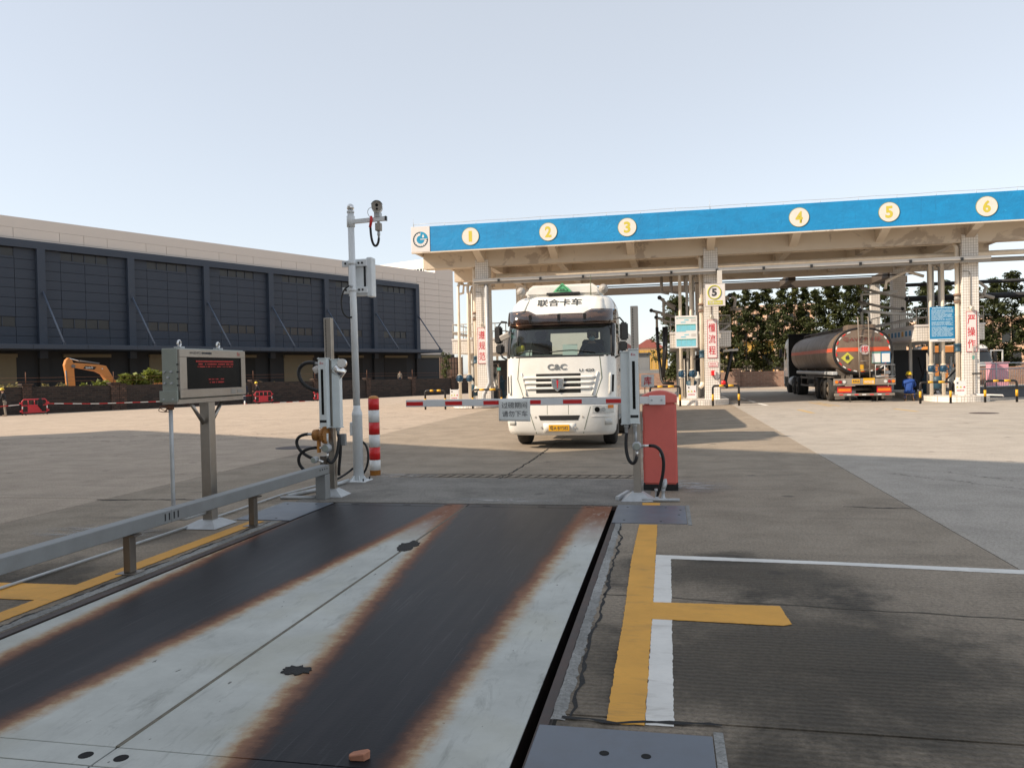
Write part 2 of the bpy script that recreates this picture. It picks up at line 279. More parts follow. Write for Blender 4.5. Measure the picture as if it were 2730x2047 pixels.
# ---------------------------------------------------------------- mesh helpers
class MB:
    def __init__(s): s.v = []; s.f = []; s.s = []
    def add(s, vs, fs, smooth=False):
        o = len(s.v); s.v += [tuple(v) for v in vs]
        for f in fs: s.f.append(tuple(i+o for i in f)); s.s.append(smooth)
        return s
    def b(s, x0, x1, y0, y1, z0, z1):
        return s.add([(x0,y0,z0),(x1,y0,z0),(x1,y1,z0),(x0,y1,z0),(x0,y0,z1),(x1,y0,z1),(x1,y1,z1),(x0,y1,z1)],
                     [(0,3,2,1),(4,5,6,7),(0,1,5,4),(1,2,6,5),(2,3,7,6),(3,0,4,7)])
    def box(s, c, d, rz=0, rx=0, ry=0):
        t = MB().b(-d[0]/2, d[0]/2, -d[1]/2, d[1]/2, -d[2]/2, d[2]/2)
        M = Matrix.Translation(c) @ Matrix.Rotation(rz, 4, 'Z') @ Matrix.Rotation(ry, 4, 'Y') @ Matrix.Rotation(rx, 4, 'X')
        return s.add([M @ Vector(v) for v in t.v], t.f)
    def tube(s, pts, r, n=8, cap=True):
        P = [Vector(p) for p in pts]; rs = r if isinstance(r, (list, tuple)) else [r]*len(P)
        T = []
        for i in range(len(P)):
            a = P[max(i-1, 0)]; c = P[min(i+1, len(P)-1)]
            d = (c-a); T.append(d.normalized() if d.length > 1e-9 else Vector((0, 0, 1)))
        up = Vector((0, 0, 1)) if abs(T[0].z) < .9 else Vector((1, 0, 0))
        u = (up - T[0]*up.dot(T[0])).normalized(); vs = []
        for i in range(len(P)):
            u = (u - T[i]*u.dot(T[i])); u = u.normalized() if u.length > 1e-6 else T[i].orthogonal().normalized()
            w_ = T[i].cross(u)
            for k in range(n):
                a = 2*math.pi*k/n; vs.append(P[i] + (u*math.cos(a) + w_*math.sin(a))*rs[i])
        fs = [(i*n+k, i*n+(k+1) % n, (i+1)*n+(k+1) % n, (i+1)*n+k) for i in range(len(P)-1) for k in range(n)]
        s.add(vs, fs, True)
        if cap:
            o = len(s.v)-len(vs)
            s.f.append(tuple(o+k for k in range(n))[::-1]); s.s.append(False)
            s.f.append(tuple(o+(len(P)-1)*n+k for k in range(n))); s.s.append(False)
        return s
    def cyl(s, p0, p1, r0, r1=None, n=16, cap=True): return s.tube([p0, p1], [r0, r0 if r1 is None else r1], n, cap)
    def lathe(s, prof, c=(0,0,0), axis='z', n=20):
        vs = []
        for (r, h) in prof:
            for k in range(n):
                a = 2*math.pi*k/n; p = (r*math.cos(a), r*math.sin(a), h)
                if axis == 'y': p = (p[0], p[2], p[1])
                if axis == 'x': p = (p[2], p[0], p[1])
                vs.append((p[0]+c[0], p[1]+c[1], p[2]+c[2]))
        m = len(prof); s.add(vs, [(i*n+k, i*n+(k+1) % n, (i+1)*n+(k+1) % n, (i+1)*n+k) for i in range(m-1) for k in range(n)], True)
        o = len(s.v)-len(vs); s.f.append(tuple(o+k for k in range(n))[::-1]); s.s.append(False); s.f.append(tuple(o+(m-1)*n+k for k in range(n))); s.s.append(False)
        return s
    def sph(s, c, r, nu=12, nv=8):
        r = r if isinstance(r, (list, tuple)) else (r, r, r); vs = [(c[0], c[1], c[2]-r[2])]
        for j in range(1, nv):
            b_ = -math.pi/2 + math.pi*j/nv
            for k in range(nu):
                a = 2*math.pi*k/nu; vs.append((c[0]+r[0]*math.cos(b_)*math.cos(a), c[1]+r[1]*math.cos(b_)*math.sin(a), c[2]+r[2]*math.sin(b_)))
        vs.append((c[0], c[1], c[2]+r[2])); L = len(vs)-1
        fs = [(0, 1+(k+1) % nu, 1+k) for k in range(nu)]
        fs += [(1+j*nu+k, 1+j*nu+(k+1) % nu, 1+(j+1)*nu+(k+1) % nu, 1+(j+1)*nu+k) for j in range(nv-2) for k in range(nu)]
        fs += [(1+(nv-2)*nu+k, 1+(nv-2)*nu+(k+1) % nu, L) for k in range(nu)]
        return s.add(vs, fs, True)
    def prism(s, pts, axis, a0, a1):
        mk = {'x': lambda p, a: (a, p[0], p[1]), 'y': lambda p, a: (p[0], a, p[1]), 'z': lambda p, a: (p[0], p[1], a)}[axis]
        n = len(pts); vs = [mk(p, a0) for p in pts] + [mk(p, a1) for p in pts]
        return s.add(vs, [tuple(range(n)), tuple(range(n, 2*n))[::-1]] + [(i, (i+1) % n, n+(i+1) % n, n+i) for i in range(n)])
    def quad(s, a, b, c, d): return s.add([a, b, c, d], [(0, 1, 2, 3)])
    def xf(s, M): s.v = [tuple(M @ Vector(v)) for v in s.v]; return s
ORG = {}
def mesh(name, mb, material, bevel=0., off=(0, 0, 0), recalc=True, seg=1):
    me = bpy.data.meshes.new(name)
    me.from_pydata([(v[0]-off[0], v[1]-off[1], v[2]-off[2]) for v in mb.v], [], mb.f)
    if any(mb.s): me.polygons.foreach_set('use_smooth', mb.s)
    if recalc or bevel:
        bm = bmesh.new(); bm.from_mesh(me)
        if recalc: bmesh.ops.recalc_face_normals(bm, faces=bm.faces)
        if bevel:
            ed = [e for e in bm.edges if len(e.link_faces) == 2 and e.calc_face_angle(0) > .6]
            bmesh.ops.bevel(bm, geom=ed, offset=bevel, segments=seg, affect='EDGES', clamp_overlap=True)
        bm.to_mesh(me); bm.free()
    for m in (material if isinstance(material, (list, tuple)) else [material]): me.materials.append(MT[m])
    return me
def obj(name, mb, material, parent=None, bevel=0., recalc=True, seg=1):
    off = ORG.get(parent.name, (0, 0, 0)) if parent else (0, 0, 0)
    o = bpy.data.objects.new(name, mesh(name, mb, material, bevel, off, recalc, seg)); COL.objects.link(o)
    if parent: o.parent = parent; ORG[o.name] = off
    return o
def put(name, me, parent, loc=(0, 0, 0)):       # another object on shared mesh data
    o = bpy.data.objects.new(name, me); COL.objects.link(o); o.location = loc
    if parent: o.parent = parent; ORG[o.name] = ORG.get(parent.name, (0, 0, 0))
    return o
def tag(o, label, cat, group=None):
    o['label'] = label; o['category'] = cat
    if group: o['group'] = group
    return o
def thing(name, label, cat, loc=(0, 0, 0), rz=0, group=None, world=False):
    """Empty at a thing's base; world=True: parts are given in world coordinates"""
    o = bpy.data.objects.new(name, None); COL.objects.link(o); o.location = loc; o.rotation_euler = (0, 0, rz); o.empty_display_size = .2
    if world: ORG[o.name] = tuple(loc)
    return tag(o, label, cat, group)
def struct(name, mb, m, kind='structure', **k):
    o = obj(name, mb, m, **k)
    if o.parent is None: o['kind'] = kind
    return o
def copy_tree(o, loc, rz=None, label=None, parent=None):
    c = o.copy(); COL.objects.link(c)
    if parent: c.parent = parent
    else:
        c.location = loc
        if rz is not None: c.rotation_euler = (0, 0, rz)
        if label: c['label'] = label
    for ch in list(o.children): copy_tree(ch, None, parent=c)
    return c
def text(name, body, c, w_, h_, material, parent, rot=(R(90), 0, 0), ext=.002, bold=.012, shear=0.):
    cu = bpy.data.curves.new(name, 'FONT'); cu.body = body; cu.size = 1; cu.extrude = 0; cu.offset = bold; cu.resolution_u = 3
    t = bpy.data.objects.new(name+'_src', cu); COL.objects.link(t); bpy.context.view_layer.update()
    me = bpy.data.meshes.new_from_object(t.evaluated_get(bpy.context.evaluated_depsgraph_get())); bpy.data.objects.remove(t); bpy.data.curves.remove(cu)
    xs = [v.co.x for v in me.vertices] or [0, 1]; ys = [v.co.y for v in me.vertices] or [0, 1]
    sx = w_/max(1e-6, max(xs)-min(xs)); sy = h_/max(1e-6, max(ys)-min(ys)); mx, my = (max(xs)+min(xs))/2, (max(ys)+min(ys))/2
    from mathutils import Euler
    Mx = Euler(rot).to_matrix(); off = Vector(ORG.get(parent.name, (0, 0, 0))) if parent else Vector()
    for v in me.vertices:
        x_, y_ = (v.co.x-mx)*sx, (v.co.y-my)*sy
        v.co = Mx @ Vector((x_+shear*y_, y_, ext)) + Vector(c) - off
    me.materials.clear(); me.materials.append(MT[material])
    o = bpy.data.objects.new(name, me); COL.objects.link(o)
    if parent: o.parent = parent; ORG[o.name] = tuple(off)
    return o
def bez(p0, p1, p2, p3, n=14):
    P = [Vector(p) for p in (p0, p1, p2, p3)]
    return [P[0]*(1-t)**3 + P[1]*3*t*(1-t)**2 + P[2]*3*t*t*(1-t) + P[3]*t**3 for t in [i/n for i in range(n+1)]]
def marks(parent, x0, x1, y, z, h, m, seed, axis='x', gap=.25, fill=1.):
    """a line of print too small to read: one short bar per character"""
    rnd = random.Random(seed); x = x0
    while x < x1-h*.3:
        w_ = h*rnd.uniform(.7, 1.0)
        if rnd.random() < fill:
            hh = h*rnd.uniform(.7, 1.); q = (x, min(x+w_, x1), y-.002, y, z-hh/2, z+hh/2)
            if axis == 'x': obj('print_mark', MB().b(*q), m, parent)
            else: obj('print_mark', MB().b(y, y+.002, q[0], q[1], q[4], q[5]), m, parent)
        x += w_+h*gap
ORD = ['first', 'second', 'third', 'fourth', 'fifth', 'sixth', 'seventh', 'eighth', 'ninth', 'tenth', 'eleventh', 'twelfth', 'thirteenth', 'fourteenth', 'fifteenth', 'sixteenth', 'seventeenth', 'eighteenth', 'nineteenth', 'twentieth']
DV = Vector((math.sin(R(25)), math.cos(R(25)), 0)); NV = Vector((math.cos(R(25)), -math.sin(R(25)), 0))   # axes of the warehouse plot
def nd(n, d, z=0.): q = NV*n + DV*d; return Vector((q.x, q.y, z))
def gz(x, y):
    """ground level: flat round the weighbridge, falling gently towards the brick wall"""
    n = x*NV.x + y*NV.y; d = x*DV.x + y*DV.y
    t = max(0, (-n-24)/31); return -.004 - min(t, 1.6)*(.41 + .006*(d-18)) if t > 0 else -.015

# ---------------------------------------------------------------- ground
def ground():
    ns = [-900, -400, -200, -120, -85, -70, -62, -58, -55, -50, -45, -40, -35, -30, -26, -24.01, -23.9, 0, 60, 200, 900]
    ds = [-900, -300, -80, -20, 0, 10, 20, 30, 40, 50, 60, 70, 80, 100, 130, 200, 400, 900]
    vs = []; fs = []
    for n in ns:
        for d in ds: q = nd(n, d); vs.append((q.x, q.y, gz(*nd(n, min(max(d, -20), 90)).xy)))
    m = len(ds)
    for i in range(len(ns)-1):
        for j in range(m-1): fs.append((i*m+j, i*m+j+1, (i+1)*m+j+1, (i+1)*m+j))
    g = MB().add(vs, fs)
    # leave the weighbridge pit open: cut the sheet there
    me = mesh('ground', g, 'concrete_yard'); bm = bmesh.new(); bm.from_mesh(me)
    for co_, no in (((-4.42, 0, 0), (1, 0, 0)), ((-.55, 0, 0), (1, 0, 0)), ((0, -12, 0), (0, 1, 0)), ((0, 9.47, 0), (0, 1, 0))):
        bmesh.ops.bisect_plane(bm, geom=bm.verts[:]+bm.edges[:]+bm.faces[:], plane_co=co_, plane_no=no)
    kill = [f for f in bm.faces if -4.42 < f.calc_center_median().x < -.55 and -12 < f.calc_center_median().y < 9.47]
    bmesh.ops.delete(bm, geom=kill, context='FACES'); bm.to_mesh(me); bm.free()
    o = bpy.data.objects.new('ground', me); COL.objects.link(o); o['kind'] = 'structure'; return o
GROUND = ground()
def slabs():
    root = bpy.data.objects.new('concrete_apron', None); COL.objects.link(root); root['kind'] = 'structure'
    xs = [-34.3+5.26*i for i in range(0, 15)]; xs = [2.74+5.28*i for i in range(-8, 9)]
    ys = [-8., -2.1, 3.70, 9.5, 15.3, 21.1, 26.9, 32.7, 38.5, 44.3, 50.1, 55.9]
    pit = (-4.42, -.55, -12, 9.47); g_ = .007; k = 0
    for i in range(len(xs)-1):
        for j in range(len(ys)-1):
            x0, x1, y0, y1 = xs[i]+g_, xs[i+1]-g_, ys[j]+g_, ys[j+1]-g_
            if min(x*NV.x+y*NV.y for x in (x0, x1) for y in (y0, y1)) < -23.9: continue
            rects = [(x0, x1, y0, y1)]
            if x0 < pit[1] and x1 > pit[0] and y0 < pit[3]:
                rects = [r for r in ((x0, min(x1, pit[0]), y0, y1), (max(x0, pit[1]), x1, y0, y1), (max(x0, pit[0]), min(x1, pit[1]), pit[3], y1)) if r[1]-r[0] > .05 and r[3]-r[2] > .05]
            m = 'concrete_new' if x0 > 2.7 else ('concrete_old' if x0 > -8 else 'concrete_yard')
            if x0 > 2.7 and x0 > 7 and y1 < 33 and y0 > 20: m = 'concrete_old' if False else m
            for q in rects:
                dz = random.uniform(-.0015, .0015)
                obj('slab', MB().b(q[0], q[1], q[2], q[3], -.06, dz), m, root)
    return root
SLABS = slabs()
# ---------------------------------------------------------------- weighbridge
def weighbridge():
    t = thing('weighbridge', 'long steel weighbridge deck with worn dark wheel lanes and rusty edges', 'weighbridge', (-2.5, 3, 0), world=True)
    XL, XS, XR = -4.30, -2.50, -.69
    def plate(x0, x1, y0, y1): obj('deck_plate', MB().b(x0, x1, y0, y1, -.012, 0), 'deck_steel', t, .002)
    for a, b_ in ((XL, XS-.006), (XS+.006, XR)):
        plate(a, b_, 3.06, 9.26); plate(a, b_, 9.268, 9.43); plate(a, b_, 2.895, 3.054); plate(a, b_, -3.1, 2.887); plate(a, b_, -9, -3.108)
    obj('seam_weld', MB().b(XS-.011, XS+.011, 3.06, 9.26, -.01, .0035), 'seam_dirt', t, .002)
    obj('deck_beam', MB().b(XL+.06, XR-.04, -9, 9.40, -.35, -.013), 'deck_edge', t)
    for x in (-2.59, -2.41, -4.0, -3.55, -1.6, -1.2): obj('lifting_hole', MB().cyl((x, 2.97, -.008), (x, 2.97, .0012), .032, n=18), 'hole_black', t)
    for x in (-4.0, -3.3, -2.75, -2.25, -1.55, -.95): obj('bolt_slot', MB().b(x-.05, x+.05, 9.33, 9.36, -.005, .0012), 'hole_black', t)
    rnd = random.Random(3)
    for (cx, cy, r) in ((-2.1, 4.02, .095), (-2.51, 7.10, .11)):
        pts = []
        for k in range(28):
            a = 2*math.pi*k/28; rr = r*rnd.uniform(.65, 1.12); pts.append((cx+rr*math.cos(a)*(1 if cy < 5 else .9), cy+rr*math.sin(a)*(.75 if cy < 5 else 2.0)))
        obj('tar_patch', MB().prism(pts, 'z', .0015, .006), 'tar', t)
    return t
weighbridge()
# pit lining, steel edge angles and broken mortar
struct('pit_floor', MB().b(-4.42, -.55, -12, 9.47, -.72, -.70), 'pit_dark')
def pit():
    t = bpy.data.objects.new('weighbridge_pit_frame', None); COL.objects.link(t); t['kind'] = 'structure'
    for x0, x1 in ((-.635, -.585), (-4.42, -4.34)):
        obj('edge_angle', MB().b(x0, x1, -9, 9.46, -.05, -.002), 'deck_edge', t)
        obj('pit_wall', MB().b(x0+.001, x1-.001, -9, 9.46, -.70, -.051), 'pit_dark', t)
    obj('edge_angle', MB().b(-4.335, -.64, 9.435, 9.468, -.05, -.003), 'deck_edge', t)
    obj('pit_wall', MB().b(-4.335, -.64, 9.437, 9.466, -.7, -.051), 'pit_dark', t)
    rnd = random.Random(5)
    for (xa, xb, y0, y1) in ((-.585, -.515, 3.63, 8.38), (-4.52, -4.425, 3.4, 8.15)):    # crumbling mortar fillet
        n = 110; vs = []; fs = []
        for k in range(n+1):
            y = y0+(y1-y0)*k/n; e = rnd.uniform(-.010, .010)
            if xa > -1: a, b_ = xa+.001+abs(e)*.6, xb+e
            else: a, b_ = xa+e, xb-.001-abs(e)*.6
            vs += [(a, y, .0030+rnd.uniform(0, .0015)), ((a+b_)/2, y, .0045+rnd.uniform(-.001, .002)), (b_, y, .0025)]
        for k in range(n):
            for c in range(2): i = k*3+c; fs.append((i, i+1, i+4, i+3))
        obj('mortar_fillet', MB().add(vs, fs), 'mortar', t, recalc=False)
    return t
pit()
def crack(name, pts, w_, m='joint_dirt', z=.0035, seed=1, kind='structure'):
    """an uneven crack / edge line laid along pts"""
    rnd = random.Random(seed); P = [Vector((*p, 0)) for p in pts]; L = []
    for a, b_ in zip(P, P[1:]):
        n = max(2, int((b_-a).length/.06)); L += [a+(b_-a)*k/n for k in range(n)]
    L.append(P[-1]); vs = []; d0 = (P[-1]-P[0]).normalized(); s = Vector((-d0.y, d0.x, 0)); off = 0
    for q in L:
        off = off*.85+rnd.uniform(-.012, .012)*w_/.02; h = w_*.5*rnd.uniform(.35, 1.3); z0 = z
        vs += [q+s*(off-h)+Vector((0, 0, z0)), q+s*(off+h)+Vector((0, 0, z0))]
    return struct(name, MB().add(vs, [(2*i, 2*i+1, 2*i+3, 2*i+2) for i in range(len(L)-1)]), m, recalc=False)
crack('pavement_crack', [(-.5, 5.72), (.3, 5.66), (1.4, 5.55), (2.72, 5.42)], .02, seed=2)
crack('pavement_crack', [(-.53, 3.665), (-.2, 3.655), (.22, 3.665)], .03, 'tar', .0075, seed=3)
crack('pavement_crack', [(-.5, 3.66), (-.47, 5.0), (-.50, 6.5), (-.51, 8.36)], .025, 'tar', seed=4)
crack('pavement_crack', [(-4.54, 3.3), (-4.55, 5.0), (-4.54, 6.5), (-4.53, 8.15)], .035, 'tar', seed=9)
crack('pavement_crack', [(-2.6, 11.7), (-2.55, 12.6), (-2.54, 13.9), (-2.52, 16.2)], .03, 'tar', seed=5)
crack('pavement_crack', [(-7.9, 9.4), (-7.0, 9.47), (-6.3, 9.52)], .04, 'tar', seed=6)
crack('pavement_crack', [(2.0, 9.62), (2.72, 9.56)], .03, 'tar', seed=7)
crack('pavement_crack', [(-9.6, 11.2), (-7.6, 12.6), (-5.6, 13.6)], .016, seed=8)
crack('pavement_crack', [(-1.0, 10.7), (-.93, 11.5)], .02, seed=10)
crack('tyre_mark', [(-24, 18.5), (-18, 19.6), (-11, 20.6), (-8, 22.4)], .30, 'tread_dirt', .0032, seed=11)
crack('tyre_mark', [(-20, 17.4), (-14, 18.7), (-9, 19.5)], .25, 'tread_dirt', .0032, seed=12)
crack('tyre_mark', [(-16, 27), (-9, 28.6), (-5, 29.2)], .25, 'tread_dirt', .0032, seed=13)
crack('tyre_mark', [(3.3, 12.6), (5.0, 10.4), (7.0, 8.6), (9.5, 7.2)], .12, 'tread_dirt', .0032, seed=14)
crack('tyre_mark', [(3.9, 12.8), (5.5, 10.8), (7.4, 9.1), (9.8, 7.8)], .10, 'tread_dirt', .0032, seed=15)
# rough concrete threshold with a row of dowel slots
struct('threshold_patch', MB().b(-4.9, -.25, 9.475, 11.75, -.02, .0045), 'concrete_patch')
def slots():
    t = bpy.data.objects.new('dowel_slot_strip', None); COL.objects.link(t); t['kind'] = 'structure'
    for k in range(24):
        x = -4.25+k*.158; obj('slot', MB().box((x, 12.02, .0048), (.022, .30, .003), R(-14)), 'joint_dirt', t)
    for y in (11.86, 12.18): obj('slot', MB().box((-2.4, y, .0046), (3.8, .018, .003)), 'joint_dirt', t)
slots()
# painted lines
def band(name, poly, m, z=.004, jag=.003, seed=1, seg=.025):
    rnd = random.Random(seed); P = []
    n = len(poly)
    for i in range(n):
        a, b_ = Vector(poly[i]), Vector(poly[(i+1) % n]); k = max(1, int((b_-a).length/seg)); d = (b_-a).normalized(); s = Vector((-d.y, d.x))
        for j in range(k): q = a+(b_-a)*j/k + s*(rnd.uniform(-jag, jag) if j else 0); P.append((q.x, q.y))
    return struct(name, MB().prism(P, 'z', z-.0025, z), m)
band('yellow_line', [(-.315, 3.63), (-.135, 3.63), (-.13, 5.2), (-.135, 8.33), (-.325, 8.33), (-.34, 6.8), (-.32, 5.2)], 'yellow_paint', .0062, .004, 2)
band('white_line', [(-.132, 3.64), (.0, 3.64), (.0, 6.94), (-.13, 6.94)], 'white_paint', .0045, .0035, 3)
band('white_line', [(-.13, 6.86), (1.3, 6.80), (2.73, 6.66), (4.2, 6.50), (4.2, 6.62), (2.73, 6.79), (1.3, 6.90), (-.13, 6.985)], 'white_paint', .0055, .003, 4)
band('yellow_line', [(-.14, 5.19), (.70, 5.16), (.76, 5.20), (.735, 5.58), (-.14, 5.56)], 'yellow_paint', .0072, .003, 5)
band('yellow_line', [(-4.62, 3.0), (-4.62, 8.14), (-4.79, 8.14), (-4.80, 3.0)], 'yellow_paint', .0062, .004, 6)
band('yellow_line', [(-4.80, 5.03), (-4.80, 5.45), (-6.6, 5.40), (-6.6, 5.0)], 'yellow_paint', .0055, .003, 7)
band('yellow_line', [(-.33, 9.5), (-.12, 9.5), (-.12, 9.68), (-.33, 9.68)], 'yellow_paint', .0066, .01, 8)
for k, (p, q, wd, m) in enumerate([((4.77, 30.2), (4.9, 28.0), .16, 'faded_yellow'), ((8.06, 30.1), (8.3, 28.3), .16, 'faded_yellow'), ((6.15, 36), (6.35, 32.4), .12, 'faded_yellow'), ((6.45, 36), (6.68, 32.5), .10, 'faded_yellow'), ((3.95, 35.6), (4.07, 33.7), .16, 'white_paint'), ((3.85, 39.2), (3.92, 36.8), .16, 'white_paint'), ((3.75, 42.8), (3.83, 40.4), .16, 'white_paint')]):
    band('road_mark', [(p[0]-wd/2, p[1]), (p[0]+wd/2, p[1]), (q[0]+wd/2, q[1]), (q[0]-wd/2, q[1])], m, .0055, .01, 20+k, .2)
for k, (cx, cy, rx, ry) in enumerate([(-4.35, 11.95, .95, .42), (.25, 11.1, .85, .75), (-2.2, 9.75, 1.1, .25), (-6.2, 7.4, 1.0, .5)]):    # cement smears round the footings
    rnd = random.Random(40+k); pts = [(cx+rx*rnd.uniform(.55, 1.05)*math.cos(a), cy+ry*rnd.uniform(.55, 1.05)*math.sin(a)) for a in [2*math.pi*i/40 for i in range(40)]]
    struct('cement_smear', MB().add([(*p, .0065) for p in pts], [tuple(range(40))]), 'smear')
for cx, cy, r in ((9.91, 27.1, .42), (-8.6, 16.6, .42)):
    o = obj('manhole_cover', MB().cyl((cx, cy, -.01), (cx, cy, .004), r, n=28), 'deck_edge'); tag(o, 'round iron manhole cover in the %s' % ('sunlit concrete near the right pillar' if cx > 0 else 'shaded concrete left of the sensor posts'), 'manhole', 'iron manhole covers')
def coverplate(x0, x1, y0, y1, holes, label, ang=0):
    t = thing('cover_plate', label, 'cover plate', ((x0+x1)/2, (y0+y1)/2, 0), world=True, group='steel pit cover plates')
    obj('plate', MB().b(x0, x1, y0, y1, -.004, .008), 'cover_steel', t, .003)
    for hx, hy, r in holes: obj('bolt_hole', MB().cyl((hx, hy, 0), (hx, hy, .0092), r, n=14), 'hole_black', t)
    fr = MB()
    fx = x1+.006 if x0 > -2 else x0-.05
    fr.b(fx, fx+.044, y0-.05, y1+.05, -.005, .004); obj('surround', fr, 'mortar', t)
coverplate(-.625, .18, 8.40, 9.50, [(-.5, 8.55, .014), (-.1, 8.5, .014), (.1, 8.9, .014), (-.5, 9.35, .014), (-.05, 9.35, .014), (.12, 9.2, .014)], 'grey steel cover plate at the foot of the right sensor post')
coverplate(-.625, .17, 2.4, 3.56, [(-.30, 3.33, .022), (-.12, 3.33, .022), (.06, 3.2, .010), (-.5, 2.6, .02)], 'grey steel cover plate nearest the camera by the yellow line')
coverplate(-5.0, -4.33, 8.2, 9.40, [(-4.9, 8.3, .014), (-4.55, 8.3, .014), (-4.9, 9.25, .014), (-4.5, 9.25, .014)], 'grey steel cover plate beside the left guard rail end')
bc = MB(); rnd = random.Random(8); bc.prism([(0, 0), (.085, -.012), (.115, .022), (.10, .052), (.055, .046), (.015, .05), (-.012, .028)], 'z', 0, .034)
bc.v = [(v[0]+rnd.uniform(-.006, .006), v[1]+rnd.uniform(-.006, .006), v[2]*(1+.5*(v[0]/.11))) for v in bc.v]
bc.xf(Matrix.Translation((-1.38, 3.10, .001)) @ Matrix.Scale(.75, 4) @ Matrix.Rotation(.25, 4, 'Z'))
tag(obj('brick_fragment', bc, 'brick_chip', None, .004), 'small broken piece of red brick lying on the weighbridge deck', 'brick')

# ---------------------------------------------------------------- guard rail on the left of the deck
def guard_rail():
    t = thing('guard_rail', 'low grey steel box guard rail along the left of the weighbridge', 'guard rail', (-4.6, 6, 0), world=True)
    x = -4.60
    def beam(y0, y1): obj('rail_beam', MB().b(x-.06, x+.06, y0, y1, .345, .465), 'grey_steel', t, .006)
    beam(-2.0, 4.05); beam(4.055, 6.35); beam(6.355, 9.76)
    for y in (4.05, 6.36):
        for dy in (-.10, -.04, .03, .09): obj('bolt_slot', MB().b(x+.0605, x+.0625, y+dy-.008, y+dy+.008, .375, .44), 'machine_dark', t)
    for dy in (.06, .13, .20, .27): obj('bolt_slot', MB().b(x+.0605, x+.0625, 9.40+dy, 9.42+dy, .41, .43), 'machine_dark', t)
    for y in (1.9, 3.95, 5.85, 7.88):
        p = obj('post', MB().b(x-.035, x+.035, y-.04, y+.04, .012, .325), 'dark_stainless', t, .004)
        obj('saddle', MB().b(x-.07, x+.085, y-.05, y+.05, .325, .3395), 'dark_stainless', p)
        obj('base_plate', MB().b(x-.09, x+.09, y-.08, y+.08, .0, .011), 'dark_stainless', p, .002)
    e = obj('end_post', MB().b(x-.085, x+.06, 9.62, 9.77, .004, .339), 'grey_steel', t, .006)
guard_rail()
tag(obj('ground_conduit', MB().tube([(-5.33, 2.5, .02), (-5.31, 5.2, .02), (-5.29, 7.7, .022), (-5.33, 9.9, .02), (-5.22, 10.75, .02), (-4.95, 11.2, .02)], .013, 8), 'galvanised'), 'thin steel conduit lying on the ground left of the guard rail', 'conduit')
tag(obj('ground_conduit', MB().tube([(-5.15, 9.72, .03), (-4.98, 10.35, .03), (-4.9, 10.9, .035), (-4.86, 11.12, .05)], .028, 10), 'galvanised'), 'short thick steel conduit leading to the camera pole foot', 'conduit')
tag(obj('ground_conduit', MB().tube([(-5.2, 9.62, .022), (-4.72, 9.70, .022)], .022, 10), 'galvanised'), 'short pale conduit stub behind the guard rail end post', 'conduit')

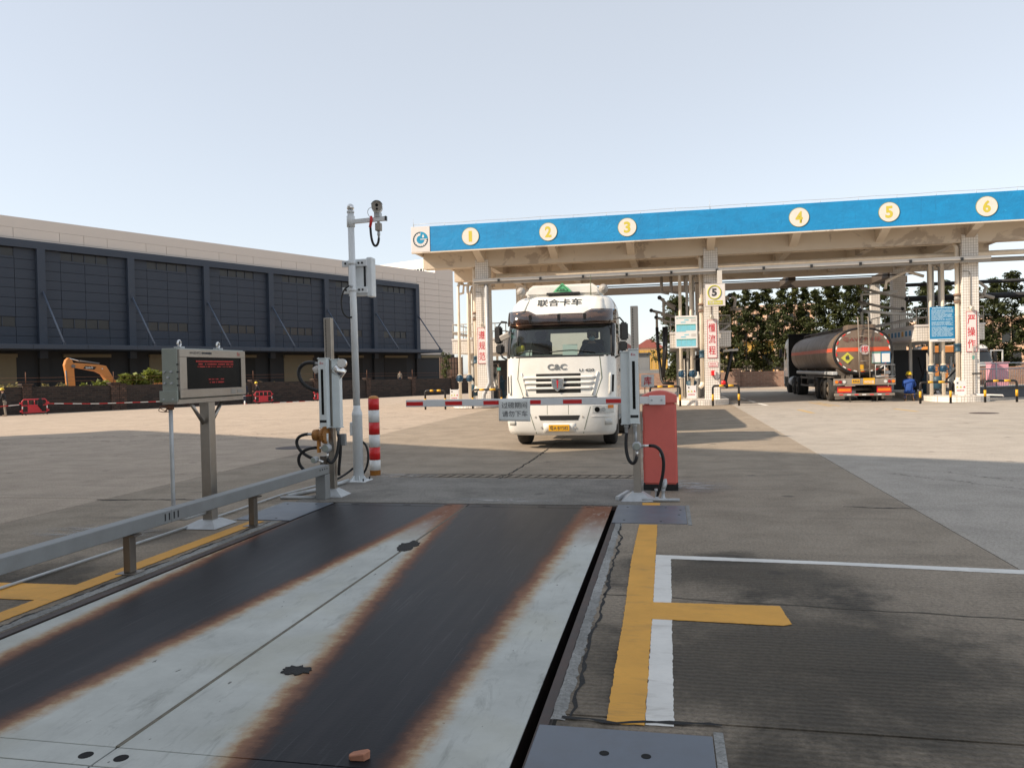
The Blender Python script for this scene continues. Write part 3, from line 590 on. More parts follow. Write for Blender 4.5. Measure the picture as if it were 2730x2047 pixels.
# ---------------------------------------------------------------- LED display on a post (faces the deck)
def led():
    t = thing('display_sign', 'stainless LED display cabinet on a post, red glowing text', 'display sign', (-5.13, 7.86, 0), world=True)
    obj('post', MB().b(-5.19, -5.07, 7.81, 7.93, .06, 1.42), 'stainless', t, .004)
    b_ = MB(); q = [(-5.36, 7.62), (-4.92, 7.62), (-4.92, 8.08), (-5.36, 8.08)]; u = [(-5.23, 7.77), (-5.04, 7.77), (-5.04, 7.96), (-5.23, 7.96)]
    b_.add([(*p, .006) for p in q]+[(*p, .075) for p in u], [(3,2,1,0), (4,5,6,7)]+[(i, (i+1) % 4, 4+(i+1) % 4, 4+i) for i in range(4)]); obj('base_skirt', b_, 'galvanised', t)
    c = obj('cabinet', MB().b(-5.24, -5.06, 7.24, 8.54, 1.46, 2.0), 'box_grey', t, .006)
    fr = MB(); X0, X1 = -5.0595, -5.03
    for (y0, y1, z0, z1) in ((7.25, 8.53, 1.47, 1.56), (7.25, 8.53, 1.905, 1.99), (7.25, 7.37, 1.56, 1.905), (8.44, 8.53, 1.56, 1.905)): fr.b(X0, X1, y0, y1, z0, z1)
    obj('front_frame', fr, 'stainless', t, .003)
    s = obj('screen', MB().b(-5.0595, -5.045, 7.372, 8.438, 1.562, 1.903), 'screen_black', t)
    sl = MB()
    for k in range(26): sl.b(-5.0449, -5.0425, 7.375, 8.435, 1.568+k*.0130, 1.5715+k*.0130)
    o = obj('louvre', sl, 'screen_black', s)
    for (a, b_, z, h, f) in ((7.55, 8.28, 1.862, .020, 1.), (7.55, 8.28, 1.832, .018, .7), (7.58, 8.28, 1.803, .014, .6), (7.78, 8.08, 1.662, .014, .7), (7.78, 8.08, 1.628, .018, .8)): marks(s, a, b_, -5.0425, z, h, 'led_red', int(z*1000), 'y', .3, f)
    text('cabinet_print', 'AW-LED-AFTZ', (-5.029, 7.52, 1.952), .20, .026, 'ink_grey', t, (R(90), 0, R(90)), .0015, .004)
    marks(t, 7.64, 7.84, -5.0299, 1.952, .026, 'ink_grey', 3, 'y')
    text('cabinet_print', 'Ex', (-5.029, 8.38, 1.952), .055, .040, 'ink_red', t, (R(90), 0, R(90)), .0015, .008)
    obj('name_plate', MB().b(-5.0298, -5.027, 8.20, 8.30, 1.485, 1.545), 'pipe_grey', t); obj('name_plate', MB().b(-5.0298, -5.027, 8.34, 8.46, 1.495, 1.535), 'pipe_grey', t)
    obj('support_channel', MB().b(-5.23, -5.05, 7.22, 8.50, 1.405, 1.459), 'stainless', t, .004)
    br = MB()
    for sg in (-1, 1):
        br.tube([(-5.13, 7.865+sg*.08, 1.17), (-5.13, 7.865+sg*.30, 1.405)], .028, 4)
        obj('brace', br, 'stainless', t); br = MB()
    for y in (7.42, 8.15):
        h = obj('lifting_eye', MB().tube([(-5.15, y+.028*math.cos(a), 2.055+.034*math.sin(a)) for a in [2*math.pi*i/14 for i in range(15)]], .009, 8), 'chrome', t)
        obj('eye_foot', MB().b(-5.19, -5.11, y-.04, y+.04, 2.0005, 2.022), 'galvanised', h, .003)
    for z in (1.60, 1.67, 1.74, 1.82): obj('hinge', MB().b(-5.055, -5.040, 7.225, 7.2395, z, z+.014), 'machine_dark', t)
    obj('bracket', MB().b(-5.26, -5.05, 7.215, 7.2385, 1.43, 1.55), 'box_grey', t, .003)
    for x, z in ((-5.20, 1.63), (-5.12, 1.63), (-5.20, 1.75), (-5.12, 1.75), (-5.16, 1.69), (-5.21, 1.46), (-5.10, 1.46)): obj('bolt', MB().cyl((x, 7.2395, z), (x, 7.208, z), .011, n=8), 'galvanised', t)
    p = [(-5.17, 7.27, 1.40), (-5.17, 7.27, .9), (-5.17, 7.27, .45)]+bez((-5.17, 7.27, .34), (-5.17, 7.27, .22), (-5.17, 7.30, .17), (-5.15, 7.45, .16), 6)+[(-5.14, 7.78, .16)]
    cd = obj('conduit', MB().tube(p, .021, 10), 'galvanised', t); obj('gland', MB().cyl((-5.17, 7.27, 1.35), (-5.17, 7.27, 1.405), .034, n=12), 'rust_brown', cd)
    rnd = random.Random(2); w_ = []
    for k in range(40): a = k*.55; w_.append((-5.22+.045*math.sin(a*1.3), 7.24+.05*math.cos(a)+.001*k, 1.36+.035*math.sin(a)))
    obj('coiled_wire', MB().tube(w_, .004, 5), 'rust_brown', t)
led()

# ---------------------------------------------------------------- infrared sensor posts
def hose(name, parent, pts, r=.02, m='rubber'): return obj(name, MB().tube(pts, r, 10), m, parent)
def column(t, x, y, w_=.105):
    c = obj('perforated_column', MB().b(x-w_/2, x+w_/2, y-.045, y+.045, .06, 2.47), 'stainless', t, .005)
    for k in range(26): obj('slot_hole', MB().b(x-w_/2+.022, x-w_/2+.036, y-.0462, y-.0448, 1.93+k*.020, 1.942+k*.020), 'hole_black', c)
    b_ = MB(); q = [(x-.20, y-.17), (x+.20, y-.17), (x+.20, y+.17), (x-.20, y+.17)]; u = [(x-.075, y-.065), (x+.075, y-.065), (x+.075, y+.065), (x-.075, y+.065)]
    b_.add([(*p, .006) for p in q]+[(*p, .10) for p in u], [(3,2,1,0), (4,5,6,7)]+[(i, (i+1) % 4, 4+(i+1) % 4, 4+i) for i in range(4)]); obj('base_skirt', b_, 'galvanised', t)
def housing(t, x, y, z0, z1, face):
    """explosion-proof light-curtain housing; face '-y' or '+x' / '-x' carries the slot"""
    h = obj('sensor_housing', MB().b(x-.058, x+.058, y-.055, y+.055, z0, z1), 'sensor_paint', t, .008, seg=2)
    zs = z0+.17, z1-.14
    if face == '-y':
        s = MB().b(x-.018, x+.018, y-.0572, y-.0548, *zs); lb = MB().b(x-.05, x+.05, y-.0568, y-.0549, z0+.06, z0+.095); ex = (x, y-.056, z1-.055); rot = (R(90), 0, 0)
    else:
        sg = 1 if face == '+x' else -1
        a, b_ = sorted((x+sg*.0572, x+sg*.0572-sg*.003)); s = MB().b(a, b_, y-.018, y+.018, *zs); lb = MB().b(a, b_, y-.045, y+.045, z0+.06, z0+.095); ex = (x+sg*.058, y, z1-.055); rot = (R(90), 0, R(90)*sg)
    obj('lens_slot', s, 'screen_black', h); obj('label_strip', lb, 'machine_dark', h); text('print', 'Ex', ex, .055, .03, 'ink_red', h, rot, .0025, .004)
    for z in (z0-.014, z1): obj('end_cap', MB().b(x-.066, x+.066, y-.063, y+.063, z, z+.014), 'sensor_paint', h, .003)
    for dx in (-.052, .052):
        for z in (z0-.024, z1+.0142): obj('cap_bolt', MB().cyl((x+dx, y-.04, z), (x+dx, y-.04, z+.0098), .009, n=6), 'galvanised', h)
    g = obj('gland', MB().lathe([(.030, 0), (.030, -.04), (.022, -.045), (.022, -.10), (.017, -.105), (.017, -.13)], (x, y, z0-.0145), n=12), 'galvanised', h)
def jbox(t, x, y, z, r=.055):
    b_ = obj('junction_box', MB().lathe([(r*.8, .045), (r, .04), (r, -.02), (r*.92, -.025), (r*.92, -.045), (r*.6, -.05)], (x, y, z), 'y', 20), 'galvanised', t)
    obj('lid', MB().cyl((x, y-.0505, z), (x, y-.058, z), r*.72, n=18), 'box_grey', b_)
    return b_
def left_sensor():
    t = thing('sensor_post', 'sensor post with two pale slotted housings, orange siren and black hoses left of the deck', 'sensor post', (-4.6, 9.95, 0), world=True)
    x, y = -4.60, 9.98; column(t, x, y)
    housing(t, -4.635, 9.86, .97, 1.90, '-y'); housing(t, -4.505, 9.99, .96, 1.885, '+x')
    # spot mirrors / lamp
    for (c, d, r, l) in (((-4.40, 9.93, 1.84), (.18, -.95, .05), .062, .07), ((-4.405, 10.0, 1.68), (.55, .2, -.45), .072, .15)):
        dv = Vector(d).normalized(); p = Vector(c); q = p-dv*l; lb_ = obj('lamp_head', MB().tube([q-dv*.02, q, p], [r*.7, r, r], 20), 'chrome', t); obj('lamp_face', MB().tube([p, p+dv*.004], [r*.93, r*.9], 20), 'chrome', lb_)
    obj('lamp_arm', MB().tube([(-4.56, 10.02, 1.8), (-4.46, 10.0, 1.76), (-4.42, 10.0, 1.74)], .012, 8), 'galvanised', t)
    sl = obj('camera_lamp', MB().tube([(-4.70, 9.97, 1.80), (-4.76, 9.93, 1.77), (-4.80, 9.90, 1.74)], [.03, .05, .045], 14), 'panel_white', t); obj('nozzle', MB().tube([(-4.66, 9.93, 1.83), (-4.79, 9.90, 1.85)], [.014, .018], 8), 'galvanised', t)
    hose('hose', t, bez((-4.78, 9.9, 1.85), (-5.12, 9.88, 1.92), (-5.10, 9.88, 1.50), (-4.72, 9.92, 1.46), 18), .026)
    # siren
    s = obj('siren_body', MB().lathe([(.035, -.16), (.075, -.155), (.082, -.09), (.06, -.085), (.06, -.05), (.088, -.045), (.095, 0), (.10, .02)], (-4.62, 9.80, .86), 'x', 22), 'siren_orange', t)
    for k in range(20):
        a = 2*math.pi*k/20; obj('siren_fin', MB().box((-4.607, 9.80+.105*math.cos(a), .86+.105*math.sin(a)), (.045, .022, .012), 0, a), 'siren_orange', s)
    obj('bracket', MB().b(-4.72, -4.69, 9.77, 9.83, .62, .80), 'amber_base', s)
    obj('gland', MB().tube([(-4.78, 9.80, .87), (-4.87, 9.79, .875)], .018, 10), 'galvanised', s)
    jb = jbox(t, -4.60, 9.82, .68, .062); obj('gland', MB().tube([(-4.66, 9.80, .685), (-4.74, 9.80, .688)], .017, 10), 'chrome', jb); obj('riser', MB().cyl((-4.60, 9.84, .735), (-4.60, 9.84, .88), .018), 'sensor_paint', jb); obj('gland', MB().cyl((-4.59, 9.82, .62), (-4.59, 9.82, .53), .015), 'chrome', jb)
    j2 = jbox(t, -4.77, 9.80, .52, .045); obj('gland', MB().tube([(-4.73, 9.80, .51), (-4.64, 9.80, .49)], .02, 10), 'chrome', j2)
    hose('hose', t, bez((-4.86, 9.79, .875), (-5.13, 9.78, .86), (-5.05, 9.8, .62), (-4.80, 9.8, .54), 16), .022)
    hose('hose', t, bez((-4.74, 9.8, .688), (-5.05, 9.78, .68), (-5.07, 9.8, .46), (-4.93, 9.84, .36), 16), .022)
    hose('hose', t, bez((-4.59, 9.82, .53), (-4.57, 9.82, .42), (-4.46, 9.9, .46), (-4.47, 9.94, .86), 14), .022)
    hose('hose', t, bez((-4.47, 9.99, .84), (-4.46, 9.98, .55), (-4.52, 10.0, .42), (-4.51, 10.0, .28), 12), .022)
    obj('terminal_box', MB().b(-4.475, -4.395, 9.97, 10.03, .70, .86), 'grey_steel', t, .005)
    obj('second_post', MB().b(-4.745, -4.665, 9.90, 9.98, .02, .56), 'dark_stainless', t, .004)
left_sensor()
def right_sensor():
    t = thing('sensor_post', 'sensor post with two pale slotted housings in front of the red barrier cabinet', 'sensor post', (-.41, 9.9, 0), world=True)
    x, y = -.40, 9.92; column(t, x, y, .095)
    housing(t, -.415, 9.80, 1.0, 1.91, '-y'); housing(t, -.525, 9.88, .985, 1.885, '-x')
    jb = jbox(t, -.395, 9.80, .70, .058); obj('riser', MB().cyl((-.405, 9.80, .755), (-.405, 9.80, .88), .016), 'galvanised', jb)
    obj('gland', MB().tube([(-.34, 9.80, .70), (-.24, 9.80, .705)], .017, 10), 'chrome', jb); obj('gland', MB().cyl((-.395, 9.80, .645), (-.395, 9.80, .56), .016), 'chrome', jb)
    hose('hose', t, bez((-.525, 9.88, .86), (-.57, 9.84, .50), (-.43, 9.80, .38), (-.398, 9.80, .57), 16), .021)
    hose('hose', t, bez((-.24, 9.80, .705), (-.02, 9.8, .72), (-.03, 9.82, .40), (-.16, 9.86, .06), 20), .021)
    for dx in (-.16, -.08): obj('ground_fitting', MB().lathe([(.03, 0), (.03, .04), (.02, .045), (.02, .12), (.028, .125), (.028, .15)], (dx, 9.86, .003), n=10), 'galvanised', t)
    obj('ground_fitting', MB().tube([(-.08, 9.86, .15), (-.06, 9.9, .22), (-.05, 9.94, .26)], [.03, .034, .02], 10), 'galvanised', t)
    obj('conduit', MB().tube([(-.34, 9.78, .025), (.12, 9.80, .025)], .02, 8), 'galvanised', t)
    obj('loose_channel', MB().box((-.60, 10.1, .03), (.045, .55, .045), R(-12)), 'galvanised', t)
right_sensor()

# ---------------------------------------------------------------- camera pole and bollard
def pole():
    x, y = -4.80, 11.37
    t = thing('camera_pole', 'tall white steel pole carrying a camera arm and a sign box', 'pole', (x, y, 0), world=True)
    lean = lambda z: (x-.012*(z-1)*.6, y, z)
    obj('lower_tube', MB().lathe([(.080, .012), (.080, 1.03), (.083, 1.035), (.083, 1.06), (.075, 1.09), (.056, 1.15), (.056, 1.19)], (x, y, 0), n=24), 'pole_white', t)
    obj('upper_tube', MB().tube([lean(1.19), lean(4.21)], [.055, .05], 20), 'pole_white', t)
    obj('base_flange', MB().b(x-.17, x+.17, y-.17, y+.17, .001, .018), 'pole_white', t, .004)
    for k in range(6): a = k*math.pi/3; obj('gusset', MB().prism([(.075, .018), (.15, .018), (.082, .10)], 'y', -.004, .004).xf(Matrix.Translation((x, y, 0)) @ Matrix.Rotation(a, 4, 'Z')), 'pole_white', t)
    for dx in (-.13, .13):
        for dy in (-.13, .13): obj('anchor_bolt', MB().cyl((x+dx, y+dy, .018), (x+dx, y+dy, .055), .012, n=8), 'machine_dark', t)
    tp = lean(4.21); obj('collar', MB().cyl(tp, (tp[0], tp[1], tp[2]+.03), .058), 'pole_white', t); obj('finial_ball', MB().sph((tp[0], tp[1], 4.295), .058, 16, 12), 'chrome', t)
    a = lean(4.05); arm = obj('camera_arm', MB().box((a[0]+.30, y-.02, 4.075), (.56, .055, .065), 0, 0, R(-2)), 'pole_white', t, .004); obj('clamp', MB().cyl((a[0], y, 3.99), (a[0], y, 4.16), .063), 'pole_white', arm)
    obj('arm_cap', MB().box((a[0]+.59, y-.02, 4.085), (.02, .06, .07)), 'black_plastic', arm)
    cx = a[0]+.455; CD = Vector((.33, -.93, -.13)).normalized(); CP = lambda b: Vector((cx+.02, y-.10, 4.26))-CD*b
    c = obj('camera_body', MB().tube([CP(.30), CP(.06), CP(0)], [.085, .085, .085], 22), 'pole_white', t)
    obj('camera_face', MB().tube([CP(-.001), CP(-.006)], .078, 22), 'pipe_grey', c)
    for dz, r in ((.022, .024), (-.035, .017)): obj('camera_lens', MB().tube([CP(-.006)+Vector((0, 0, dz)), CP(-.012)+Vector((0, 0, dz))], r, 14), 'screen_black', c)
    sx_ = CD.cross(Vector((0, 0, 1))).normalized(); up_ = sx_.cross(CD)
    obj('sun_shield', MB().add([tuple(CP(b)+sx_*(.094*math.sin(a_))+up_*(.094*math.cos(a_))) for b in (-.04, .28) for a_ in [(-1.2+2.4*k/10) for k in range(11)]], [(k, k+1, 12+k, 11+k) for k in range(10)], True), 'pole_white', c)
    obj('camera_mount', MB().b(cx-.045, cx+.045, y-.06, y+.04, 4.11, 4.185), 'galvanised', c)
    jb = obj('junction_box', MB().b(cx-.035, cx+.055, y-.06, y+.02, 3.90, 4.02), 'pipe_grey', t, .006); obj('gland', MB().lathe([(.022, 4.02), (.022, 4.045), (.015, 4.05)], (cx+.01, y-.02, 0), n=10), 'pipe_grey', jb); obj('gland', MB().lathe([(.02, 3.90), (.024, 3.86), (.024, 3.83), (.016, 3.82), (.016, 3.78)], (cx+.01, y-.02, 0), n=10), 'galvanised', jb)
    hose('hose', t, bez((cx+.01, y-.02, 3.79), (cx, y-.02, 3.62), (cx-.13, y-.02, 3.58), (cx-.12, y-.03, 4.02), 18), .019); hose('red_sleeve', t, [(cx-.122, y-.04, 3.96), (cx-.10, y-.06, 4.02), (cx-.085, y-.07, 4.08), (cx-.10, y-.05, 4.12)], .022, 'reflect_red')
    hose('thin_wire', t, bez((cx-.10, y-.05, 4.1), (cx-.22, y, 4.2), (cx-.16, y, 4.3), (cx-.06, y, 4.27), 12), .004, 'pipe_grey')
    # sign box fixed behind the pole
    b_ = obj('sign_box', MB().b(x-.13, x+.235, y+.10, y+.20, 2.92, 3.50), 'pole_white', t, .008)
    obj('box_rim', MB().b(x+.18, x+.27, y+.085, y+.26, 2.90, 3.52), 'pole_white', b_, .012); obj('vent_slot', MB().b(x+.13, x+.165, y+.096, y+.101, 2.99, 3.42), 'machine_dark', b_)
    for z in (3.38, 2.96):
        ch = obj('mounting_channel', MB().b(x-.21, x+.20, y+.045, y+.098, z, z+.095), 'pole_white', t, .003)
        for dx in (-.15, -.08, .07, .13): obj('channel_bolt', MB().cyl((x+dx, y+.0455, z+.05), (x+dx, y+.035, z+.05), .017, n=8), 'machine_dark', ch)
        obj('strap', MB().cyl((lean(z)[0], y, z+.02), (lean(z)[0], y, z+.075), .0605), 'pole_white', ch)
    hose('cable_loop', t, bez((x-.03, y-.05, 3.07), (x-.26, y-.06, 3.05), (x-.24, y-.04, 2.50), (x-.02, y-.05, 2.58), 20), .014); obj('grommet', MB().sph((x-.02, y-.052, 3.06), .03, 10, 8), 'galvanised', t)
    obj('service_hatch', MB().b(x-.12, x-.07, y-.03, y+.06, .72, .93), 'pole_white', t, .01)
    hose('cable_loop', t, bez((x+.05, y+.05, .62), (x+.20, y+.05, .55), (x+.16, y+.05, .22), (x+.06, y+.06, .12), 14), .018)
    hose('foot_cable', t, bez((x-.10, y+.02, .20), (x-.2, y-.05, .10), (x-.25, y-.2, .06), (x-.32, y-.4, .04), 10), .018)
pole()
def bollard():
    x, y = -4.79, 12.05
    t = thing('bollard', 'red and white reflective bollard with an orange cap beside the pole', 'bollard', (x, y, 0), world=True)
    obj('core', MB().lathe([(.088, .001), (.088, 1.27), (.086, 1.285), (.065, 1.31), (.03, 1.322)], (x, y, 0), n=28), 'amber_base', t)
    zs = [.085, .26, .47, .68, .88, 1.085, 1.275]
    for i in range(6): obj('reflective_band', MB().cyl((x, y, zs[i]+.002), (x, y, zs[i+1]-.002), .0905, n=28), 'reflect_white' if i % 2 == 0 else 'reflect_red', t)
bollard()

# ---------------------------------------------------------------- barrier
def barrier():
    t = thing('barrier_gate', 'salmon red barrier cabinet with a white striped boom lowered across the lane', 'barrier', (-.12, 10.8, 0), world=True)
    x0, x1, y0, y1 = -.345, .115, 10.68, 11.06
    b_ = MB(); prof = [(x0, .085), (x1, .085), (x1-.005, 1.195), (x0+.005, 1.195)]
    obj('cabinet', MB().prism(prof, 'y', y0, y1), 'barrier_red', t, .022, seg=3)
    top = [(x0-.012, 1.197), (x1+.006, 1.197), (x1+.006, 1.30)]
    for k in range(1, 12): f = k/12; xx = x1+.006+(x0-.012-x1-.006)*f; top.append((xx, 1.30+.068*math.sin(math.pi*f)))
    top.append((x0-.012, 1.30)); obj('hood', MB().prism(top, 'y', y0-.012, y1+.012), 'barrier_red', t, .008)
    obj('plinth', MB().b(x0-.004, x1+.004, y0-.004, y1+.004, .002, .083), 'matt_black', t)
    fl = MB()
    for k in range(6): obj('reflective_strip', MB().b(x0-.0035, x0-.0005, y0+.03, y0+.13, .10+k*.18, .10+(k+1)*.18-.002), 'reflect_red' if k % 2 else 'reflect_white', t)
    obj('lock_cover', MB().sph((-.10, y0-.002, .50), (.028, .012, .045), 12, 8), 'panel_white', t)
    ya = 10.57
    a = obj('boom', MB().b(-3.70, -.045, ya-.03, ya+.03, 1.195, 1.295), 'arm_white', t, .006, seg=2)
    for (u, v) in ((-3.69, -3.44), (-3.11, -2.86), (-2.55, -2.31), (-1.89, -1.73), (-1.42, -1.16), (-.83, -.60)): obj('red_stripe', MB().b(u, v, ya-.0325, ya-.0305, 1.213, 1.268), 'reflect_red', a)
    obj('boom_bracket', MB().b(-.25, -.035, ya-.045, ya+.045, 1.183, 1.307), 'arm_white', a, .006)
    for bx in (-.215, -.085): obj('bolt', MB().cyl((bx, ya-.045, 1.245), (bx, ya-.055, 1.245), .015, n=10), 'galvanised', a)
    obj('hub_shaft', MB().cyl((-.14, ya+.045, 1.245), (-.14, 10.67, 1.245), .04), 'galvanised', a)
barrier()
n = MB(); G = 12; vs = []
for j in range(9):
    for i in range(G+1): u = i/G; v = j/8; vs.append((-2.325+.445*u, 10.528-.012*math.sin(3.1*u+1.2*v)-.014*v*v*math.sin(2.2*u+.4), 1.29-.305*v-.012*u*v))
n.add(vs, [(j*(G+1)+i, j*(G+1)+i+1, (j+1)*(G+1)+i+1, (j+1)*(G+1)+i) for j in range(8) for i in range(G)], True)
nt_ = obj('notice_sheet', n, 'paper', None, recalc=False); nt_.modifiers.new('t', 'SOLIDIFY').thickness = .0025
tag(nt_, 'laminated paper notice with grey handwriting hung over the barrier boom', 'notice')
text('notice_print', '过磅期间', (-2.10, 10.503, 1.205), .36, .085, 'ink_grey', nt_, bold=.0); text('notice_print', '请勿下车', (-2.095, 10.503, 1.085), .36, .085, 'ink_grey', nt_, bold=.0)
# ---------------------------------------------------------------- office block behind the camera (its shade covers the weighbridge)
def office():
    H_ = 14.5; front = -3.2-.3
    q = nd(-18.5, front, 0); t = thing('office_block', 'pale office block behind the weighbridge', 'building', q, R(65)-math.pi/2)   # local x = NV, local y = DV
    obj('wall', MB().b(-19, 18, -12, 0, -.3, H_), 'office_wall', t); obj('parapet', MB().b(-19.3, 18.3, -12.3, .3, H_, H_+.35), 'office_wall', t, .03)
    obj('stair_house', MB().b(-2.0, 5.2, -4.5, .3, H_+.352, H_+2.15), 'office_wall', t)
    me = mesh('window', MB().b(-1.1, 1.1, .0, .06, 0, 1.6), 'dark_glass')
    for f in range(4):
        for k in range(9): put('window', me, t, (-16+k*4, .001, 1.2+f*3.4))
office()
# ---------------------------------------------------------------- warehouse
def warehouse():
    q = nd(-84.7, 30.69, 0); t = thing('warehouse', 'long navy clad warehouse with a beige parapet behind the brick wall', 'warehouse', q, R(65))
    bays = [-5.68+9.15*i for i in range(0, 8)]                   # pillar left edges
    PW = .76; X1 = 59.1
    obj('wall', MB().b(-14, 67.9, .12, 40, -1, 17.9), 'backing_dark', t)
    obj('roof_edge', MB().b(-14, 63.5, .0, .5, 17.9, 18.02), 'cladding_beige', t)
    obj('top_band', MB().b(-14, 63.46, -.02, .119, 16.95, 17.898), 'cladding_beige', t)
    obj('lower_band', MB().b(-14, X1-.01, -.02, .119, 15.76, 15.965), 'cladding_beige', t)
    # dark frame
    obj('frame_beam', MB().b(-14, X1, -.5, .118, 15.0, 15.755), 'frame_navy', t)
    for b_ in bays: obj('frame_pillar', MB().b(b_, b_+PW, -.5, .118, 4.0, 14.998), 'frame_navy', t)
    rows = [5.0, 6.24, 7.15, 8.13, 9.11, 10.02, 11.01, 11.92, 12.9, 13.89, 14.995]
    cache = {}
    def panel(x0, x1, z0, z1, m, nm):
        key = (round(x1-x0, 2), round(z1-z0, 2), m)
        if key not in cache: cache[key] = mesh(nm, MB().b(.018, x1-x0-.018, -.03, .119, .018, z1-z0-.018), m)
        o = put(nm, cache[key], t, (x0, random.uniform(-.004, .004), z0))
    for i, b_ in enumerate(bays[:-1]):
        a = b_+PW; cs = [a, a+1.64, a+4.05, a+6.48, b_+9.15]
        for r in range(10):
            for c in range(4):
                if i == 0 and c < 2: continue
                if r in (9, 2) and c in (1, 2): continue
                panel(cs[c], cs[c+1], rows[r], rows[r+1], 'panel_navy', 'panel')
        for (r, z0, z1) in ((9, 14.12, 14.9), (2, 7.17, 8.10)):
            if i == 0: pass
            w_ = obj('window', MB().b(cs[1]+.02, cs[3]-.02, .06, .115, z0, z1), 'window_dark', t)
            for k in range(5):
                xx = cs[1]+(cs[3]-cs[1])*k/4; obj('mullion', MB().b(xx-.035, xx+.035, -.01, .059, z0, z1), 'frame_navy', w_)
            if r == 9: obj('sill_panel', MB().b(cs[1]+.018, cs[3]-.018, -.03, .118, 13.905, 14.118), 'panel_navy', t)
    # parapet panels
    seams = []
    for b_ in bays: seams += [b_+PW+1.64, b_+PW+4.05, b_+PW+6.48]
    seams = sorted(x for x in seams if -4 < x < 59.05)+[59.1]
    for a, b_ in zip(seams, seams[1:]):
        if b_-a > .4: panel(a, b_, 15.967, 16.948, 'cladding_beige', 'cladding_panel')
    ez = [4.6+.965*k for k in range(13)]+[16.95]
    for c0, c1 in ((59.12, 60.9), (60.9, 64.3), (64.3, 67.9)):
        for a, b_ in zip(ez, ez[1:]): panel(c0, c1, a, b_, 'cladding_beige', 'cladding_panel')
    obj('end_band', MB().b(63.5, 67.9, -.02, .119, 16.952, 20.4), 'cladding_beige', t)
    p = obj('penthouse', MB().b(63.5, 67.85, .1195, 40, 17.9, 20.5), 'white_wall', t); obj('window', MB().b(63.42, 63.499, .95, 1.35, 18.6, 19.0), 'window_dark', p)
    obj('window', MB().b(63.44, 63.499, 2.4, 5.3, 17.95, 18.95), 'window_dark', p)
    for k in range(4): obj('window_post', MB().b(63.40, 63.438, 2.5+k*.72, 2.75+k*.72, 17.95, 18.9), 'white_wall', p)
    # loading canopy, braces, dark loading wall and shutters
    lg = obj('loading_canopy', MB().b(-14, 59.1, -5.2, .118, 4.75, 5.22), 'frame_navy', t, .03)
    for k in range(14): obj('fascia_joint', MB().b(-9+k*5-.02, -9+k*5+.02, -5.205, -5.199, 4.78, 5.19), 'backing_dark', lg)
    for b_ in bays:
        br = obj('brace', MB().tube([(b_+.45, -.5, 10.7), (b_+.35, -5.0, 5.4)], .095, 8), 'brace_steel', t)
        obj('brace_plate', MB().b(b_+.2, b_+.6, -.53, -.501, 10.5, 11.0), 'frame_navy', br); obj('brace_foot', MB().b(b_+.2, b_+.5, -5.12, -4.85, 5.222, 5.42), 'frame_navy', br)
    bz = MB().b(-14, 67.9, .05, .118, -1, 4.7); obj('loading_wall', bz, 'wall_dark', t)
    for i, b_ in enumerate(bays[:-1]):
        x0, x1 = b_+PW+1.65, b_+PW+6.4; closed = i in (0, 2, 4)
        d = obj('shutter_door' if closed else 'open_doorway', MB().b(x0, x1, .0, .049, -.6, 4.1), 'shutter' if closed else 'matt_black', t)
        obj('roller_box', MB().b(x0-.05, x1+.05, -.25, .048, 4.1, 4.45), 'shutter', d)
    obj('roller_box', MB().b(59.6, 64.5, -.2, .048, 4.1, 4.5), 'shutter', t)
    for b_ in bays: obj('dock_pillar', MB().b(b_, b_+.9, -.35, .047, -.6, 4.0), 'wall_dark', t)
    return t
warehouse()
# ---------------------------------------------------------------- long dark brick wall
def brickwall():
    q = nd(-55, 0, 0); t = thing('brick_wall', 'long dark brick wall with square piers along the edge of the yard', 'wall', q, R(65))
    base = lambda d: -.004-(.41+.006*(d-18))-.12
    top = lambda d: 1.36-.0073*(d-19.9)
    P = [8.9, 15.2, 21.45, 27.1, 32.8, 38.55, 44.95, 51.2, 57.45, 63.6, 69.9]
    for a, b_ in zip(P, P[1:]):
        x0, x1 = a+.28, b_-.28
        obj('wall_panel', MB().prism([(x0, base(x0)), (x1, base(x1)), (x1, top(x1)), (x0, top(x0))], 'y', 0, .24), 'brick_dark', t)
    for x in P:
        p = obj('pier', MB().b(x-.28, x+.28, -.10, .34, base(x), top(x)+.10), 'brick_pier', t); obj('pier_cap', MB().b(x-.36, x+.36, -.18, .42, top(x)+.101, top(x)+.20), 'brick_pier', p)
    p = obj('pier', MB().b(27.42, 27.9, -.08, .32, base(27.6), top(27.6)+.09), 'brick_pier', t)
    for k, z in enumerate((.35, .6)):
        obj('wire', MB().tube([(9, .1, 1.35+z), (30, .1, 1.30+z), (50, .1, 1.15+z), (69, .1, 1.0+z)], .008, 4), 'rust_brown', t)
    for x in P: obj('wire_post', MB().cyl((x, .12, top(x)+.2), (x, .12, top(x)+.95), .025, n=6), 'rust_brown', t)
brickwall()
st = MB(); q0, q1 = nd(-54.9, 5), nd(-54.9, 70)
struct('kerb_strip', MB().add([(*nd(-54.9, d).xy, gz(*nd(-54.9, d).xy)+.006) for d in (5, 20, 35, 50, 70)]+[(*nd(-52.9, d).xy, gz(*nd(-52.9, d).xy)+.006) for d in (5, 20, 35, 50, 70)], [(i, i+1, 6+i, 5+i) for i in range(4)]), 'concrete_patch', recalc=False)

